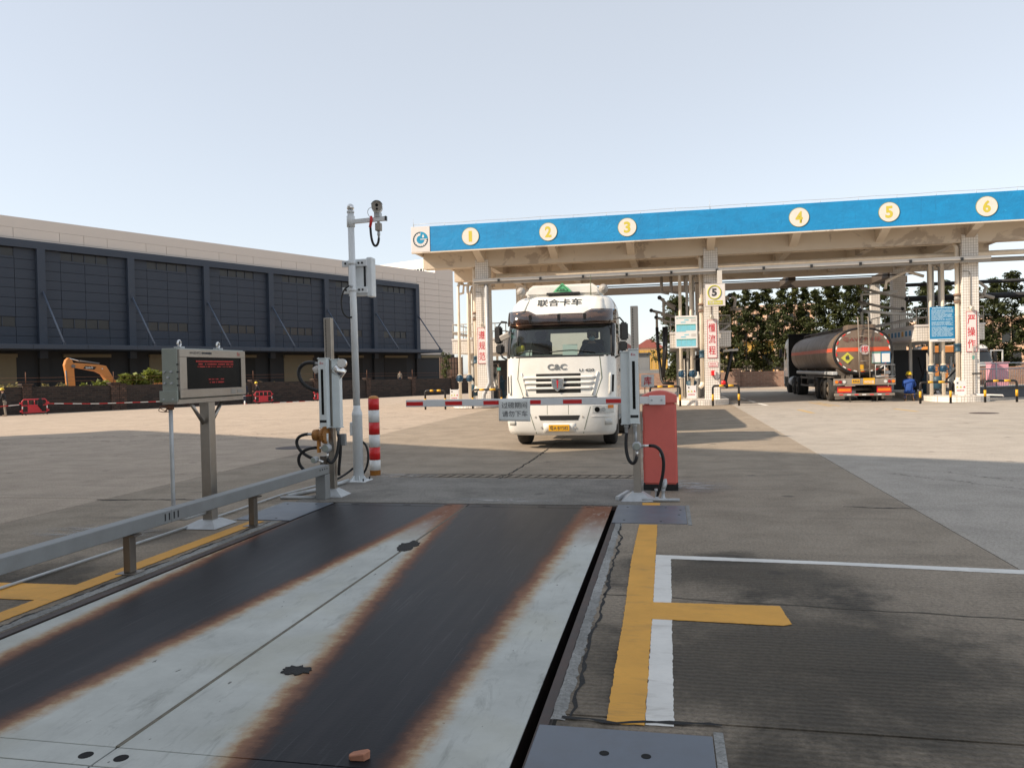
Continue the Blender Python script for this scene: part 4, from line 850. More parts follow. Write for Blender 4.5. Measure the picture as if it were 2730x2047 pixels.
# ---------------------------------------------------------------- rear brick wall and buildings behind the canopy
def rearwall():
    a, b_ = Vector((-9, 67.7, 0)), Vector((44, 55.5, 0)); L = (b_-a).length; ang = math.atan2(b_.y-a.y, b_.x-a.x)
    t = thing('rear_brick_wall', 'reddish brick wall with piers under the row of trees behind the canopy', 'wall', a, ang)
    n = 11; s = L/n
    for k in range(n):
        obj('wall_panel', MB().b(k*s+.3, (k+1)*s-.3, 0, .24, -.2, 1.22), 'brick_red', t); p = obj('pier', MB().b(k*s-.3, k*s+.3, -.12, .36, -.2, 1.40), 'brick_red', t); obj('pier_cap', MB().b(k*s-.36, k*s+.36, -.18, .42, 1.401, 1.48), 'brick_red', p)
rearwall()
def house(name, label, x0, x1, y, dep, h, wallm, nx, nz, z0=1.2, wh=1.5, ww=.62, roof=None, cat='building', group=None):
    t = thing(name, label, cat, ((x0+x1)/2, y, 0), world=True, group=group)
    obj('wall', MB().b(x0, x1, y, y+dep, -.3, h), wallm, t)
    W_ = (x1-x0)/nx; H_ = (h-z0)/max(nz, 1)
    for i in range(nx):
        for j in range(nz):
            cx = x0+W_*(i+.5); z = z0+H_*j
            w_ = obj('window', MB().b(cx-W_*ww/2, cx+W_*ww/2, y-.02, y-.001, z, z+H_*.62), 'dark_glass', t)
            obj('frame', MB().b(cx-.05, cx+.05, y-.05, y-.021, z, z+H_*.62), 'peach_trim', w_); obj('sill', MB().b(cx-W_*ww/2-.1, cx+W_*ww/2+.1, y-.14, y-.0205, z-.12, z-.003), 'peach_trim', w_)
    for i in range(nx+1): obj('pilaster', MB().b(x0+W_*i-.18, x0+W_*i+.18, y-.18, y-.0015, -.3, h+.05), 'peach_trim', t)
    obj('cornice', MB().b(x0-.3, x1+.3, y-.3, y+dep+.3, h+.051, h+.35), 'peach_trim', t)
    if roof: obj('roof', MB().prism([(x0-.6, h+.36), (x1+.6, h+.36), ((x0+x1)/2+.3, h+1.5), ((x0+x1)/2-.3, h+1.5)], 'y', y-.6, y+dep+.6), roof, t)
house('apartment_block', 'peach apartment block with rows of windows seen through the trees', 6.5, 17.6, 100, 12, 8.8, 'peach_wall', 6, 4, .5)
house('yellow_house', 'low peach building behind the trees right of the right pillar', 30, 46, 96, 12, 6.3, 'peach_wall', 5, 2, 1.)
house('ochre_shed', 'ochre yellow clad shed behind the rear wall under the trees', 6., 14.5, 84, 8, 4.2, 'ochre_wall', 5, 1, .8)
house('small_house', 'small peach house with a maroon roof peeping over the ochre fence', -3.9, -.9, 108, 6, 4.1, 'peach_wall', 3, 1, 1.5, roof='roof_maroon'); house('small_house', 'pink house with a low maroon roof just right of the white truck mirror', -8.2, -4.3, 112, 6, 4.1, 'peach_wall', 3, 1, 1.5, roof='roof_maroon')
def slatfence():
    t = thing('ochre_fence', 'tall ochre corrugated fence behind the rear wall left of the middle pillar', 'fence', (-3, 92, 0), world=True)
    me = mesh('slat', MB().b(0, .24, 0, .06, 0, 4.0), 'ochre_wall', .02)
    for k in range(30): put('slat', me, t, (-5.0+k*.27, -.03*(k % 2), -.2))
    for z in (.8, 2.8): obj('fence_rail', MB().b(-8, .2, 92.08, 92.16, z, z+.12), 'ochre_wall', t)
slatfence()
t = thing('grey_hut', 'grey block hut in front of the ochre fence left of the middle pillar', 'hut', (-2.9, 78, 0), world=True)
obj('wall', MB().b(-4.9, -1.75, 78, 81, -.1, 3.05), 'wall_grey', t); obj('roof', MB().b(-5.1, -1.6, 77.8, 81.2, 3.051, 3.2), 'frame_navy', t); obj('plinth', MB().b(-5.4, 1.5, 77.5, 77.9, -.1, 1.5), 'wall_grey', t)
t = thing('parapet_rail', 'grey metal guard rail above the rear wall left of the tanker', 'rail', (8, 72, 0), world=True)
for k in range(9): obj('rail_post', MB().b(3+k*1.6, 3.1+k*1.6, 72, 72.1, 0, 2.0), 'wall_grey', t)
obj('rail_board', MB().b(2.9, 16, 71.9, 71.99, 1.3, 1.95), 'pipe_grey', t)
# ---------------------------------------------------------------- loading canopy
PX = (-8.46, 1.96, 12.42); YF = 33.9; YB = 46.5; XL, XR = -11.44, 15.3; ZB, ZT = 7.225, 8.375
def canopy():
    t = thing('loading_canopy', 'concrete tanker loading canopy with a blue fascia numbered one to six', 'canopy', (1.96, 35.5, 0), world=True)
    obj('roof_slab', MB().b(XL+.12, XR-.12, YF+.12, YB-.12, 7.60, 7.80), 'soffit_cream', t)
    obj('fascia', MB().b(XL+.90, XR, YF, YF+.118, ZB, ZT), 'fascia_blue', t, .01)
    obj('rear_fascia', MB().b(XL, XR, YB-.118, YB, ZB, ZT), 'soffit_cream', t); obj('side_fascia', MB().b(XL, XL+.118, YF+.12, YB-.12, ZB, ZT), 'soffit_cream', t); obj('side_fascia', MB().b(XR-.118, XR, YF+.12, YB-.12, ZB, ZT), 'soffit_cream', t)
    obj('fascia_drip', MB().b(XL, XR, YF-.015, YF+.135, ZB-.055, ZB-.001), 'soffit_cream', t)
    lp = obj('logo_panel', MB().b(XL, XL+.895, YF-.02, YF+.117, ZB, ZT+.01), 'panel_white', t, .008)
    # emblem: toothed teal ring with a blue letter and a drop
    cx, cz, r = XL+.45, 7.79, .36; y = YF-.0205
    teeth = []; N_ = 20
    for k in range(N_*4):
        a = 2*math.pi*k/(N_*4); q = k % 4; rr = r*.90 if q in (0, 1) else r*.78; teeth.append((rr, a))
    vs = [(cx+r*math.cos(a), y-.003, cz+r*math.sin(a)) for _, a in teeth]+[(cx+rr*math.cos(a), y-.003, cz+rr*math.sin(a)) for rr, a in teeth]; n = len(teeth)
    fs = [(i, (i+1) % n, n+(i+1) % n, n+i) for i in range(n) if not (.05 < teeth[i][1] < 1.55)]
    obj('emblem_gear', MB().add(vs, fs), 'logo_teal', lp, recalc=False)
    obj('emblem_core', MB().prism([(cx+r*.52*math.cos(a), cz+r*.52*math.sin(a)) for a in [1.57+k*4.71/22 for k in range(23)]]+[(cx+.03, cz)], 'y', y-.004, y-.001), 'logo_blue', lp)
    obj('emblem_quarter', MB().prism([(cx, cz+.03), (cx, cz+r)]+[(cx+r*math.cos(a), cz+r*math.sin(a)) for a in [1.5-k*1.4/12 for k in range(13)]]+[(cx+.02, cz+.03)], 'y', y-.006, y-.002), 'logo_blue', lp)
    obj('emblem_drop', MB().prism([(cx+.13+.05*math.cos(a), cz+.13+.05*math.sin(a)) for a in [2.6+k*4.2/12 for k in range(13)]]+[(cx+.13, cz+.25)], 'y', y-.009, y-.0065), 'panel_white', lp)
    obj('emblem_bar', MB().b(cx-.01, cx+r*.8, y-.009, y-.0065, cz-.005, cz+.03), 'panel_white', lp)
    NX = (-8.63, -5.07, -1.60, 5.49, 8.97, 12.58)
    for i, x in enumerate(NX):
        z = 7.81; d = obj('number_disc', MB().cyl((x, YF-.001, z), (x, YF-.020, z), .395, n=36), 'disc_cream', t)
        obj('disc_rim', MB().tube([(x+.395*math.cos(a), YF-.012, z+.395*math.sin(a)) for a in [2*math.pi*k/36 for k in range(37)]], .012, 6, False), 'olive_ring', d)
        text('numeral', str(i+1), (x, YF-.021, z), .29 if i else .16, .49, 'numeral_yellow', d, bold=.035)
    # beams, brackets, pillars
    for yb in (35.25, 40.7, 45.2): obj('cross_beam', MB().b(XL+.12, XR-.12, yb, yb+.55, 6.62, 7.60), 'soffit_cream', t)
    xs = [-8.46, -4.99, -1.51, 1.96, 5.45, 8.93, 12.42]
    for x in xs:
        obj('bracket', MB().prism([(YF+.119, 7.22), (35.249, 6.80), (35.249, 7.60), (YF+.119, 7.60)], 'x', x-.17, x+.17), 'soffit_cream', t)
        obj('main_beam', MB().b(x-.16, x+.16, 35.801, 40.699, 6.75, 7.60), 'soffit_cream', t); obj('main_beam', MB().b(x-.16, x+.16, 41.251, 45.199, 6.75, 7.60), 'soffit_cream', t)
    for x in PX:
        obj('pillar', MB().b(x-.315, x+.315, 35.2, 35.83, 0, 6.95), 'tile_white', t, .008); obj('pillar', MB().b(x-.315, x+.315, 45.15, 45.78, 0, 6.95), 'tile_white', t, .008)
    # lightning conductor
    pts = []; n = 36
    for k in range(n+1): x = XL+.12+(XR-XL-.24)*k/n; pts.append((x, YF+.06, ZT+.13+.012*math.sin(k*1.7)))
    wr = obj('lightning_wire', MB().tube(pts, .010, 5), 'galvanised', t)
    for k in range(0, n+1, 2): obj('wire_stud', MB().cyl((pts[k][0], YF+.06, ZT), (pts[k][0], YF+.06, ZT+.135), .009, n=5), 'galvanised', wr)
    for x in (XL+.1, 1.9): obj('lightning_rod', MB().cyl((x, YF+.06, ZT), (x, YF+.06, ZT+.40), .012, .006, 6), 'galvanised', wr)
    return t
canopy()
def pipe(name, label, pts, r, m, cat='pipe', n=10, flanges=()):
    o = thing(name, label, cat, pts[0], world=True); obj('run', MB().tube(pts, r, n), m, o)
    for f in flanges: obj('flange', MB().cyl(f[0], f[1], r*1.5, n=14), m, o)
    return o
# long services under the front edge
t = thing('support_beam', 'white steel channel spanning the front of the three pillars', 'beam', (1.96, 34.8, 0), world=True)
obj('channel', MB().b(-8.75, 13.05, 34.75, 35.08, 5.84, 5.98), 'beam_white', t, .006); obj('lower_flange', MB().b(-8.75, 13.05, 34.82, 34.9, 5.74, 5.838), 'pipe_grey', t)
for k in range(11): obj('clip', MB().b(-7.6+k*1.95, -7.5+k*1.95, 34.70, 34.749, 5.80, 5.93), 'machine_dark', t)
for x in PX: obj('wall_bracket', MB().b(x-.12, x+.12, 35.081, 35.198, 5.70, 5.95), 'beam_white', t)
obj('downpipe', MB().tube([(-8.19, 34.95, 5.73), (-8.19, 34.95, 2.0), (-8.13, 34.95, 1.15), (-8.42, 34.95, .62), (-8.46, 34.95, .12)], .095, 4), 'galvanised', t)
pipe('overhead_pipe', 'cream overhead pipe running just above the white channel', [(-8.0, 36.25, 6.25), (24, 36.25, 6.25)], .11, 'pipe_cream', flanges=[((12.9, 36.25, 6.25), (13.0, 36.25, 6.25))])
pipe('overhead_pipe', 'grey brown overhead pipe below the cream one', [(-7.6, 36.75, 6.05), (24, 36.75, 6.02)], .10, 'pipe_grey')
pipe('overhead_pipe', 'pale overhead pipe farther back under the canopy', [(-7.5, 38.0, 6.2), (12.5, 38.0, 6.2)], .13, 'beam_white')
pipe('cable_run', 'thin black cable run hanging below the overhead pipes', [(-5, 41, 6.02), (3, 41, 6.0), (12, 41, 6.0)], .028, 'matt_black', 'cable')
for k, (y, z, r, lb) in enumerate([(46.8, 6.0, .10, 'upper dark pipe running right from the rear pillar'), (47.2, 5.25, .16, 'lower thick dark pipe running right from the rear pillar')]): pipe('service_pipe', lb, [(12.9, y, z), (34, y, z+.1)], r, 'machine_dark')
t = thing('rear_frame', 'concrete frame beam painted dark for shade, hanging behind the canopy above the trees', 'beam', (2, 50, 0), world=True)
obj('beam', MB().b(-9, 14.2, 50, 50.5, 6.46, 6.88), 'beam_shaded', t)
for x in (-8.3, 1.9, 7.1, 12.4): obj('link_beam', MB().b(x-.2, x+.2, 46.51, 49.99, 6.5, 6.9), 'beam_shaded', t)
for x in (-8.46, 12.42): obj('column', MB().b(x-.25, x+.25, 50.05, 50.45, 0, 6.459), 'tile_white', t)

# ---------------------------------------------------------------- loading islands: kerb, platform, pipework, machinery
def island(px, which):
    cx = px-.42
    t = thing('loading_island', 'tiled kerb island under the %s pillar' % which, 'island', (cx, 40, 0), world=True, group='tiled loading islands')
    pts = [(cx-1.12, 46.4), (cx-1.12, 35.4)]+[(cx-1.12*math.cos(a), 35.4-1.05*math.sin(a)) for a in [k*math.pi/14 for k in range(1, 14)]]+[(cx+1.12, 35.4), (cx+1.12, 46.4)]
    obj('kerb', MB().prism(pts, 'z', .0, .235), 'tile_white', t)
    p = thing('loading_platform', 'raised tiled loading platform with railing at the %s pillar' % which, 'platform', (cx, 41, 2.5), world=True, group='loading platforms')
    x0, x1, y0, y1 = cx-1.38, cx+1.32, 36.25, 45.1
    obj('deck', MB().b(x0, x1, y0, y1, 2.58, 3.22), 'tile_white', p); obj('coping', MB().b(x0-.03, x1+.03, y0-.03, y1+.03, 3.221, 3.30), 'panel_white', p)
    for xx in (x0+.03, x1-.03):
        for z in (3.62, 4.0): obj('handrail', MB().tube([(xx, y0+.03, z), (xx, y1, z)], .024, 8), 'pipe_grey', p)
        for k in range(8): yy_ = y0+.04+k*1.24; obj('baluster', MB().tube([(xx, yy_, 3.30), (xx, yy_, 4.0)], .02, 6), 'pipe_grey', p)
        obj('kick_board', MB().b(xx-.012, xx+.012, y0+.05, y1, 3.50, 3.60), 'beam_white', p)
    for z in (3.62, 4.0): obj('handrail', MB().tube([(x0+.03, y0+.03, z), (x1-.03, y0+.03, z)], .024, 8), 'pipe_grey', p)
    for k in range(6): xx = x0+.03+k*(x1-x0-.06)/5; obj('baluster', MB().tube([(xx, y0+.03, 3.30), (xx, y0+.03, 4.0)], .02, 6), 'pipe_grey', p)
    for xx in (x0+.4, x1-.4):
        for yy_ in (38.5, 41.5, 44.5): obj('support', MB().b(xx-.06, xx+.06, yy_-.06, yy_+.06, .236, 2.579), 'pipe_pale', p)
    q = thing('pipework', 'cream vertical loading pipes with blue handwheel valves at the %s pillar' % which, 'pipework', (cx, 35.8, .236), world=True, group='vertical pipework')
    for i, dx in enumerate((-1.34, -.86)):
        x = px+dx; obj('pipe', MB().tube([(x, 35.85, .236), (x, 35.85, 5.75), (x+.02, 36.0, 5.95), (x+.03, 36.6, 6.0)], .072, 12), 'pipe_cream', q)
        for z in (1.18, 1.52): obj('flange', MB().cyl((x, 35.85, z), (x, 35.85, z+.05), .115, n=16), 'pipe_cream', q)
        v = obj('valve_body', MB().lathe([(.09, 1.235), (.12, 1.27), (.13, 1.36), (.12, 1.46), (.09, 1.515)], (x, 35.85, 0), n=14), 'valve_blue', q)
        ring = MB().tube([(x+.05+.155*math.cos(a), 35.58, 1.38+.155*math.sin(a)) for a in [2*math.pi*k/22 for k in range(23)]], .017, 7, False)
        for k in range(5): a = 2*math.pi*k/5; ring.tube([(x+.05, 35.58, 1.38), (x+.05+.15*math.cos(a), 35.58, 1.38+.15*math.sin(a))], .012, 5)
        ring.sph((x+.05, 35.57, 1.38), .035, 8, 6); obj('handwheel', ring, 'valve_blue', v); obj('stem', MB().tube([(x, 35.75, 1.38), (x+.05, 35.58, 1.38)], .018, 6), 'machine_dark', v)
    x = px-.43; obj('pipe', MB().tube([(x, 35.45, .85), (x, 35.45, 6.45), (x-.04, 35.6, 6.62), (x-.1, 36.2, 6.66)], .085, 14), 'pipe_cream', q)
    obj('elbow', MB().tube([(x, 35.45, 1.0), (x-.01, 35.45, .86), (x-.12, 35.42, .76)], [.088, .10, .09], 12), 'pipe_cream', q)
    for z in (4.42, 4.12): obj('flange', MB().cyl((x, 35.45, z), (x, 35.45, z+.09), .135, n=16), 'flange_rust', q)
    obj('coupling', MB().lathe([(.10, 4.21), (.115, 4.3), (.10, 4.41)], (x, 35.45, 0), n=14), 'pipe_grey', q); obj('check_valve', MB().lathe([(.13, 2.08), (.13, 2.14), (.10, 2.15), (.12, 2.25), (.10, 2.34), (.13, 2.35), (.13, 2.42)], (x, 35.45, 0), n=16), 'machine_blue', q)
    for i, dx in enumerate((-1.0, -.7, -.3)): obj('rear_pipe', MB().tube([(px+dx, 37.2+.4*i, .3), (px+dx, 37.2+.4*i, 5.9), (px+dx+.1, 37.8+.4*i, 6.05)], .06, 10), 'pipe_pale', q)
    obj('conduit', MB().tube([(px-.02, 35.17, 4.0), (px-.02, 35.17, 5.3), (px-.06, 35.17, 5.40), (px-.30, 35.17, 5.42)], .016, 6), 'pipe_grey', q)
    l = thing('pillar_speaker', 'small round lamp on a bracket above the sign on the %s pillar' % which, 'lamp', (px+.02, 35.1, 3.85), world=True, group='pillar lamps')
    obj('dome', MB().tube([(px-.05, 35.16, 3.88), (px-.01, 35.08, 3.86), (px+.02, 35.03, 3.85)], [.03, .085, .09], 14), 'pipe_cream', l); obj('neck', MB().tube([(px-.12, 35.18, 3.92), (px-.04, 35.15, 3.89)], .016, 6), 'pipe_grey', l)
    # metering machinery under the platform
    rnd = random.Random(hash(which) % 7 if False else int(px*10)); m = thing('metering_skid', 'dark pumps and meters packed under the platform at the %s pillar' % which, 'machinery', (cx, 38, .236), world=True, group='metering machinery')
    obj('frame', MB().tube([(cx-.75, 36.9, .236), (cx-.75, 36.9, 2.05), (cx+.75, 36.9, 2.05), (cx+.75, 36.9, .236)], .05, 4), 'pipe_grey', m)
    for k in range(7):
        x = cx+rnd.uniform(-.8, .85); yy_ = rnd.uniform(36.9, 40); r = rnd.uniform(.12, .2); h = rnd.uniform(.5, 1.3)
        obj('meter', MB().lathe([(r*.7, .236), (r, .3), (r, h), (r*1.2, h+.02), (r*1.2, h+.1), (r*.5, h+.15), (r*.4, h+.35)], (x, yy_, 0), n=14), rnd.choice(['machine_dark', 'machine_dark', 'machine_blue', 'pipe_pale']), m)
    for k in range(6):
        x = cx+rnd.uniform(-.8, .8); yy_ = rnd.uniform(37, 40); z = rnd.uniform(.4, 1.0); obj('manifold', MB().tube([(x, yy_, .236), (x, yy_, z), (x+rnd.uniform(-.6, .6), yy_+.1, z+.05), (x+rnd.uniform(-.6, .6), yy_+.2, 1.9)], rnd.uniform(.035, .07), 8), rnd.choice(['machine_dark', 'pipe_pale', 'pipe_grey', 'machine_dark']), m)
    for k in range(3): x = cx-.5+k*.5; obj('hanging_gauge', MB().cyl((x, 37.1, 1.3+.1*k), (x, 37.02, 1.3+.1*k), .11, n=14), 'machine_dark', m)
    obj('lagged_tank', MB().lathe([(.2, .5), (.24, .55), (.24, 1.0), (.2, 1.05)], (cx-.45, 36.6, 0), n=16), 'machine_blue', m)
    obj('pump_motor', MB().cyl((cx+.2, 36.7, .55), (cx+.75, 36.7, .55), .2, n=16), 'machine_dark', m); obj('back_screen', MB().b(cx-1.0, cx+1.0, 42.0, 42.06, .3, 2.3), 'machine_dark', m)
for px, wn in zip(PX, ('left', 'middle', 'right')): island(px, wn)
def arm(label, pts, r, m='pipe_grey', hose_=None, elbows=()):
    o = thing('loading_crane', label, 'loading arm', pts[0], world=True, group='swivelling loading arms'); obj('arm_pipe', MB().tube(pts, r, 10), m, o)
    for e in elbows: obj('swivel_joint', MB().sph(e, r*1.55, 10, 8), 'machine_dark', o)
    if hose_: obj('drop_hose', MB().tube(hose_, r*1.25, 10), 'rubber', o)
arm('upper loading arm reaching left of the middle pillar', [(.5, 37.2, 4.35), (.1, 37.1, 4.62), (-.3, 37, 4.98), (-.12, 37, 4.9), (-.12, 37, 3.9)], .065, 'pipe_grey', [(-.12, 37, 3.6), (-.12, 37, 2.6), (-.2, 37, 1.2)], [(-.3, 37, 4.98), (.45, 37.2, 4.4)])
arm('longest loading arm left of the middle pillar', [(.55, 37.6, 4.05), (-.1, 37.5, 4.25), (-.7, 37.4, 4.42), (-.45, 37.4, 4.3), (-.45, 37.4, 3.6)], .06, 'pipe_grey', [(-.45, 37.4, 3.6), (-.42, 37.4, 2.6), (-.28, 37.4, 1.15), (-.2, 37.2, .95), (.3, 37.2, .92)], [(-.7, 37.4, 4.42)])
arm('lowest loading arm left of the middle pillar', [(.5, 36.9, 3.75), (.0, 36.9, 3.85), (-.48, 36.9, 4.05), (-.2, 36.9, 3.98), (.0, 36.9, 3.7)], .055, 'pipe_grey', [(0, 36.9, 3.6), (-.05, 36.9, 2.5), (-.18, 36.9, 1.3)], [(-.48, 36.9, 4.05)])
arm('short loading arm stub at upper left of the middle pillar', [(.45, 38, 4.6), (.05, 38, 4.85)], .05)
arm('second short loading arm stub left of the middle pillar', [(.45, 38.2, 4.1), (-.25, 38.2, 4.25)], .05)
arm('coiled loading arm right of the middle pillar', [(2.6, 37, 4.7), (2.9, 37, 4.95), (3.15, 37, 4.8), (3.1, 37, 4.45), (2.9, 37, 4.3), (3.45, 37, 4.32)], .07, 'pipe_grey', None, [(2.9, 37, 4.95)])
arm('lower loading arm with a black hose right of the middle pillar', [(2.3, 37.2, 2.62), (2.5, 37.2, 2.40), (3.25, 37.2, 2.44)], .06, 'pipe_pale', [(2.95, 37.2, 2.38), (2.85, 37.2, 1.8), (2.65, 37.2, 1.0), (2.7, 37, .7)], [(2.5, 37.2, 2.42)])
arm('coiled loading arm right of the right pillar', [(12.9, 36.8, 4.9), (13.3, 36.8, 5.1), (13.6, 36.8, 4.85), (13.45, 36.8, 4.45), (13.1, 36.8, 4.4), (13.0, 36.8, 4.7), (13.9, 36.8, 4.38)], .075, 'pipe_grey')
arm('highest loading arm above the tanker', [(11.0, 38.6, 4.6), (9.7, 38.6, 4.95), (8.9, 38.6, 5.25), (9.2, 38.6, 5.0)], .06, 'pipe_grey', None, [(10.9, 38.6, 4.62)])
arm('middle loading arm above the tanker', [(11.0, 39.2, 4.15), (9.9, 39.2, 4.35), (8.95, 39.2, 4.62), (9.3, 39.2, 4.4)], .06, 'pipe_grey', None, [(10.9, 39.2, 4.2)])
arm('lowest loading arm reaching into the tanker hatch', [(11.0, 38, 3.85), (9.9, 38, 3.95), (8.75, 38, 4.12), (9.15, 38, 4.0), (9.15, 38, 3.6)], .065, 'pipe_pale', [(9.15, 38, 3.6), (9.15, 38, 3.3)], [(8.75, 38, 4.12)])
arm('vertical loading arm riser over the tanker', [(9.3, 40, 3.5), (9.3, 40, 5.0), (10.9, 40, 5.1)], .07, 'pipe_pale')
arm('bent feed arm up under the roof above the tanker', [(11.3, 37.4, 5.5), (10.6, 37.4, 5.75), (9.75, 37.4, 5.35), (9.7, 37.4, 5.0)], .07, 'pipe_cream')
arm('looped pipe cluster left of the left pillar', [(-10.0, 36.6, 5.5), (-9.75, 36.6, 5.55), (-9.66, 36.4, 5.9), (-9.2, 36.4, 5.92), (-9.0, 36.4, 5.8)], .06, 'pipe_cream')
arm('second looped pipe left of the left pillar', [(-9.5, 36.9, 3.4), (-9.5, 36.9, 5.5), (-9.4, 36.9, 5.85), (-9.3, 36.9, 5.5), (-9.25, 36.9, 3.4)], .055, 'pipe_cream')
# hanging pipe stubs under the beams
for k, (x, lb) in enumerate(((-.2, 'first'), (.25, 'second'), (.9, 'third'))): pipe('pipe_stub', lb+' short pipe stub hanging under the overhead pipes left of the middle pillar', [(x, 37.4, 6.0), (x, 37.4, 5.25), (x+.35, 37.4, 5.2)], .075, 'pipe_grey')

# ---------------------------------------------------------------- signs
def flat_sign(name, label, x0, x1, y, z0, z1, m, rim=None, cat='sign', rimw=.018, dep=.02, group=None):
    t = thing(name, label, cat, ((x0+x1)/2, y, z0), world=True, group=group); obj('board', MB().b(x0, x1, y, y+dep, z0, z1), m, t)
    if rim:
        r = MB(); a = y-.004
        for q in ((x0, x1, z0, z0+rimw), (x0, x1, z1-rimw, z1), (x0, x0+rimw, z0+rimw, z1-rimw), (x1-rimw, x1, z0+rimw, z1-rimw)): obj('border', MB().b(q[0], q[1], a, y-.0005, q[2], q[3]), rim, t)
    return t
for x, chars in ((PX[0], '遵规范'), (PX[1], '懂流程'), (PX[2], '严操作')):
    dx = .0 if x > 0 else -.06; t = flat_sign('slogan_sign', 'tall white sign with red characters on the %s pillar' % {PX[0]: 'left', PX[1]: 'middle', PX[2]: 'right'}[x], x-.20+dx, x+.21+dx, 35.17, 2.06, 3.74, 'sign_pink', 'ink_red')
    for k, ch in enumerate(chars): text('character', ch, (x+dx+.005, 35.169, 3.40-.50*k), .30, .38, 'ink_red', t, bold=.012)
t = flat_sign('speed_sign', 'white hanging sign with a black 5 in a yellow ring', 1.66, 2.52, 34.55, 4.30, 5.28, 'panel_white', 'pipe_grey', dep=.06)
obj('ring', MB().tube([(2.06+.27*math.cos(a), 34.545, 4.90+.29*math.sin(a)) for a in [2*math.pi*k/30 for k in range(31)]], .026, 6, False), 'lime', t); text('numeral', '5', (2.06, 34.548, 4.90), .22, .34, 'ink_grey', t, bold=.05)
obj('yellow_strip', MB().b(1.78, 2.40, 34.541, 34.5495, 4.37, 4.54), 'lime', t); text('print', '限速5km/h', (2.09, 34.540, 4.455), .52, .11, 'panel_white', t, bold=.01); obj('hanger', MB().b(2.2, 2.4, 34.6, 34.7, 5.281, 5.85), 'beam_white', t)
t = flat_sign('notice_board', 'white notice board with pale blue tables left of the middle pillar', .38, 1.35, 35.55, 2.55, 4.0, 'board_white')
for z0 in (3.28, 2.62):
    for k in range(4): c = obj('table_cell', MB().b(.43+k*.215, .635+k*.215, 35.544, 35.5495, z0-.0+(.05 if k > 1 and z0 > 3 else 0), z0+.33), 'board_cyan', t); obj('cell_head', MB().b(.43+k*.215, .635+k*.215, 35.541, 35.5439, z0+.28, z0+.33), 'sign_green', c)
    for (a, b_, z) in ((.78, .98, z0+.50), (.63, .84, z0+.40)): obj('heading', MB().b(a, b_, 35.544, 35.5495, z, z+.045), 'board_cyan', t)
    for k in range(3): obj('print_line', MB().b(1.08, 1.30, 35.546, 35.5495, z0+.44+.045*k, z0+.455+.045*k), 'pipe_grey', t)
obj('print_line', MB().b(.52, 1.28, 35.546, 35.5495, 3.88, 3.91), 'sign_green', t); obj('logo_dot', MB().cyl((.47, 35.549, 3.89), (.47, 35.545, 3.89), .03), 'sign_green', t)
t = flat_sign('notice_board', 'blue notice board with white text left of the right pillar', 10.95, 11.92, 35.55, 2.64, 4.0, 'board_blue'); rnd = random.Random(4)
for k in range(30):
    z = 3.86-.0385*k; w_ = rnd.uniform(.45, .84) if k % 5 == 4 else .84
    if k in (12, 18): continue
    x = 11.02
    while x < 11.02+w_-.05: l = rnd.uniform(.05, .22); obj('print_line', MB().b(x, min(x+l, 11.02+w_), 35.545, 35.5495, z, z+.017), 'board_text', t); x += l+rnd.uniform(.012, .03)
marks(t, 11.05, 11.82, 35.5495, 3.945, .05, 'board_text', 5); obj('footer', MB().b(10.95, 11.92, 35.55, 35.57, 2.53, 2.639), 'board_white', t); marks(t, 11.25, 11.80, 35.5495, 2.585, .035, 'ink_grey', 6)
t = flat_sign('gate_sign', 'white board with a red character standing left of the middle island', -.98, -.50, 29.6, .96, 1.43, 'board_white'); text('character', '库', (-.74, 29.598, 1.19), .29, .33, 'ink_red', t, bold=.02)
for x in (-.85, -.63): obj('leg', MB().b(x-.015, x+.015, 29.605, 29.635, .0, .959), 'machine_dark', t)
t = flat_sign('small_sign', 'small white safety sign low on the middle pillar', 1.80, 2.20, 35.185, 1.66, 1.88, 'sign_pink', 'ink_red', rimw=.01, dep=.01); marks(t, 1.87, 2.13, 35.1845, 1.81, .05, 'ink_red', 7); marks(t, 1.84, 2.16, 35.1845, 1.72, .05, 'ink_red', 8)
for x, y, lb in ((1.03, 34.75, 'middle'), (11.85, 34.75, 'right'), (-9.75, 34.6, 'left')):
    t = thing('floor_sign', 'white A-frame safety board at the foot of the %s island pipes' % lb, 'safety board', (x, y, .2), world=True, group='A-frame safety boards'); z0 = .25
    obj('board', MB().b(x-.20, x+.20, y, y+.02, z0+.05, z0+.62), 'board_white', t)
    for k, m in enumerate(('lime', 'lime', 'ink_red')): obj('pictogram', MB().prism([(x-.13+k*.13-.045, z0+.33), (x-.13+k*.13+.045, z0+.33), (x-.13+k*.13, z0+.41)], 'y', y-.004, y-.0005), m, t)
    marks(t, x-.15, x+.15, y-.0005, z0+.22, .05, 'ink_red', 9); marks(t, x-.15, x+.15, y-.0005, z0+.53, .07, 'ink_grey', 10, fill=.5)
    for dx in (-.2, .2): obj('leg', MB().tube([(x+dx, y+.03, z0-.01), (x+dx, y+.03, z0+.66)], .014, 6), 'panel_white', t)
# pictogram strip along the right platform side
t = thing('pictogram_strip', 'row of small safety pictograms on the side of the right platform', 'sign', (10.6, 39, 2.7), world=True)
obj('backing', MB().b(10.60, 10.615, 36.6, 44.5, 2.68, 3.12), 'board_white', t)
for k in range(9): obj('pictogram', MB().b(10.592, 10.5995, 36.9+k*.55, 37.2+k*.55, 2.85, 3.08), 'board_blue' if k in (0, 1, 3, 4, 5) else 'hazard_yellow', t)
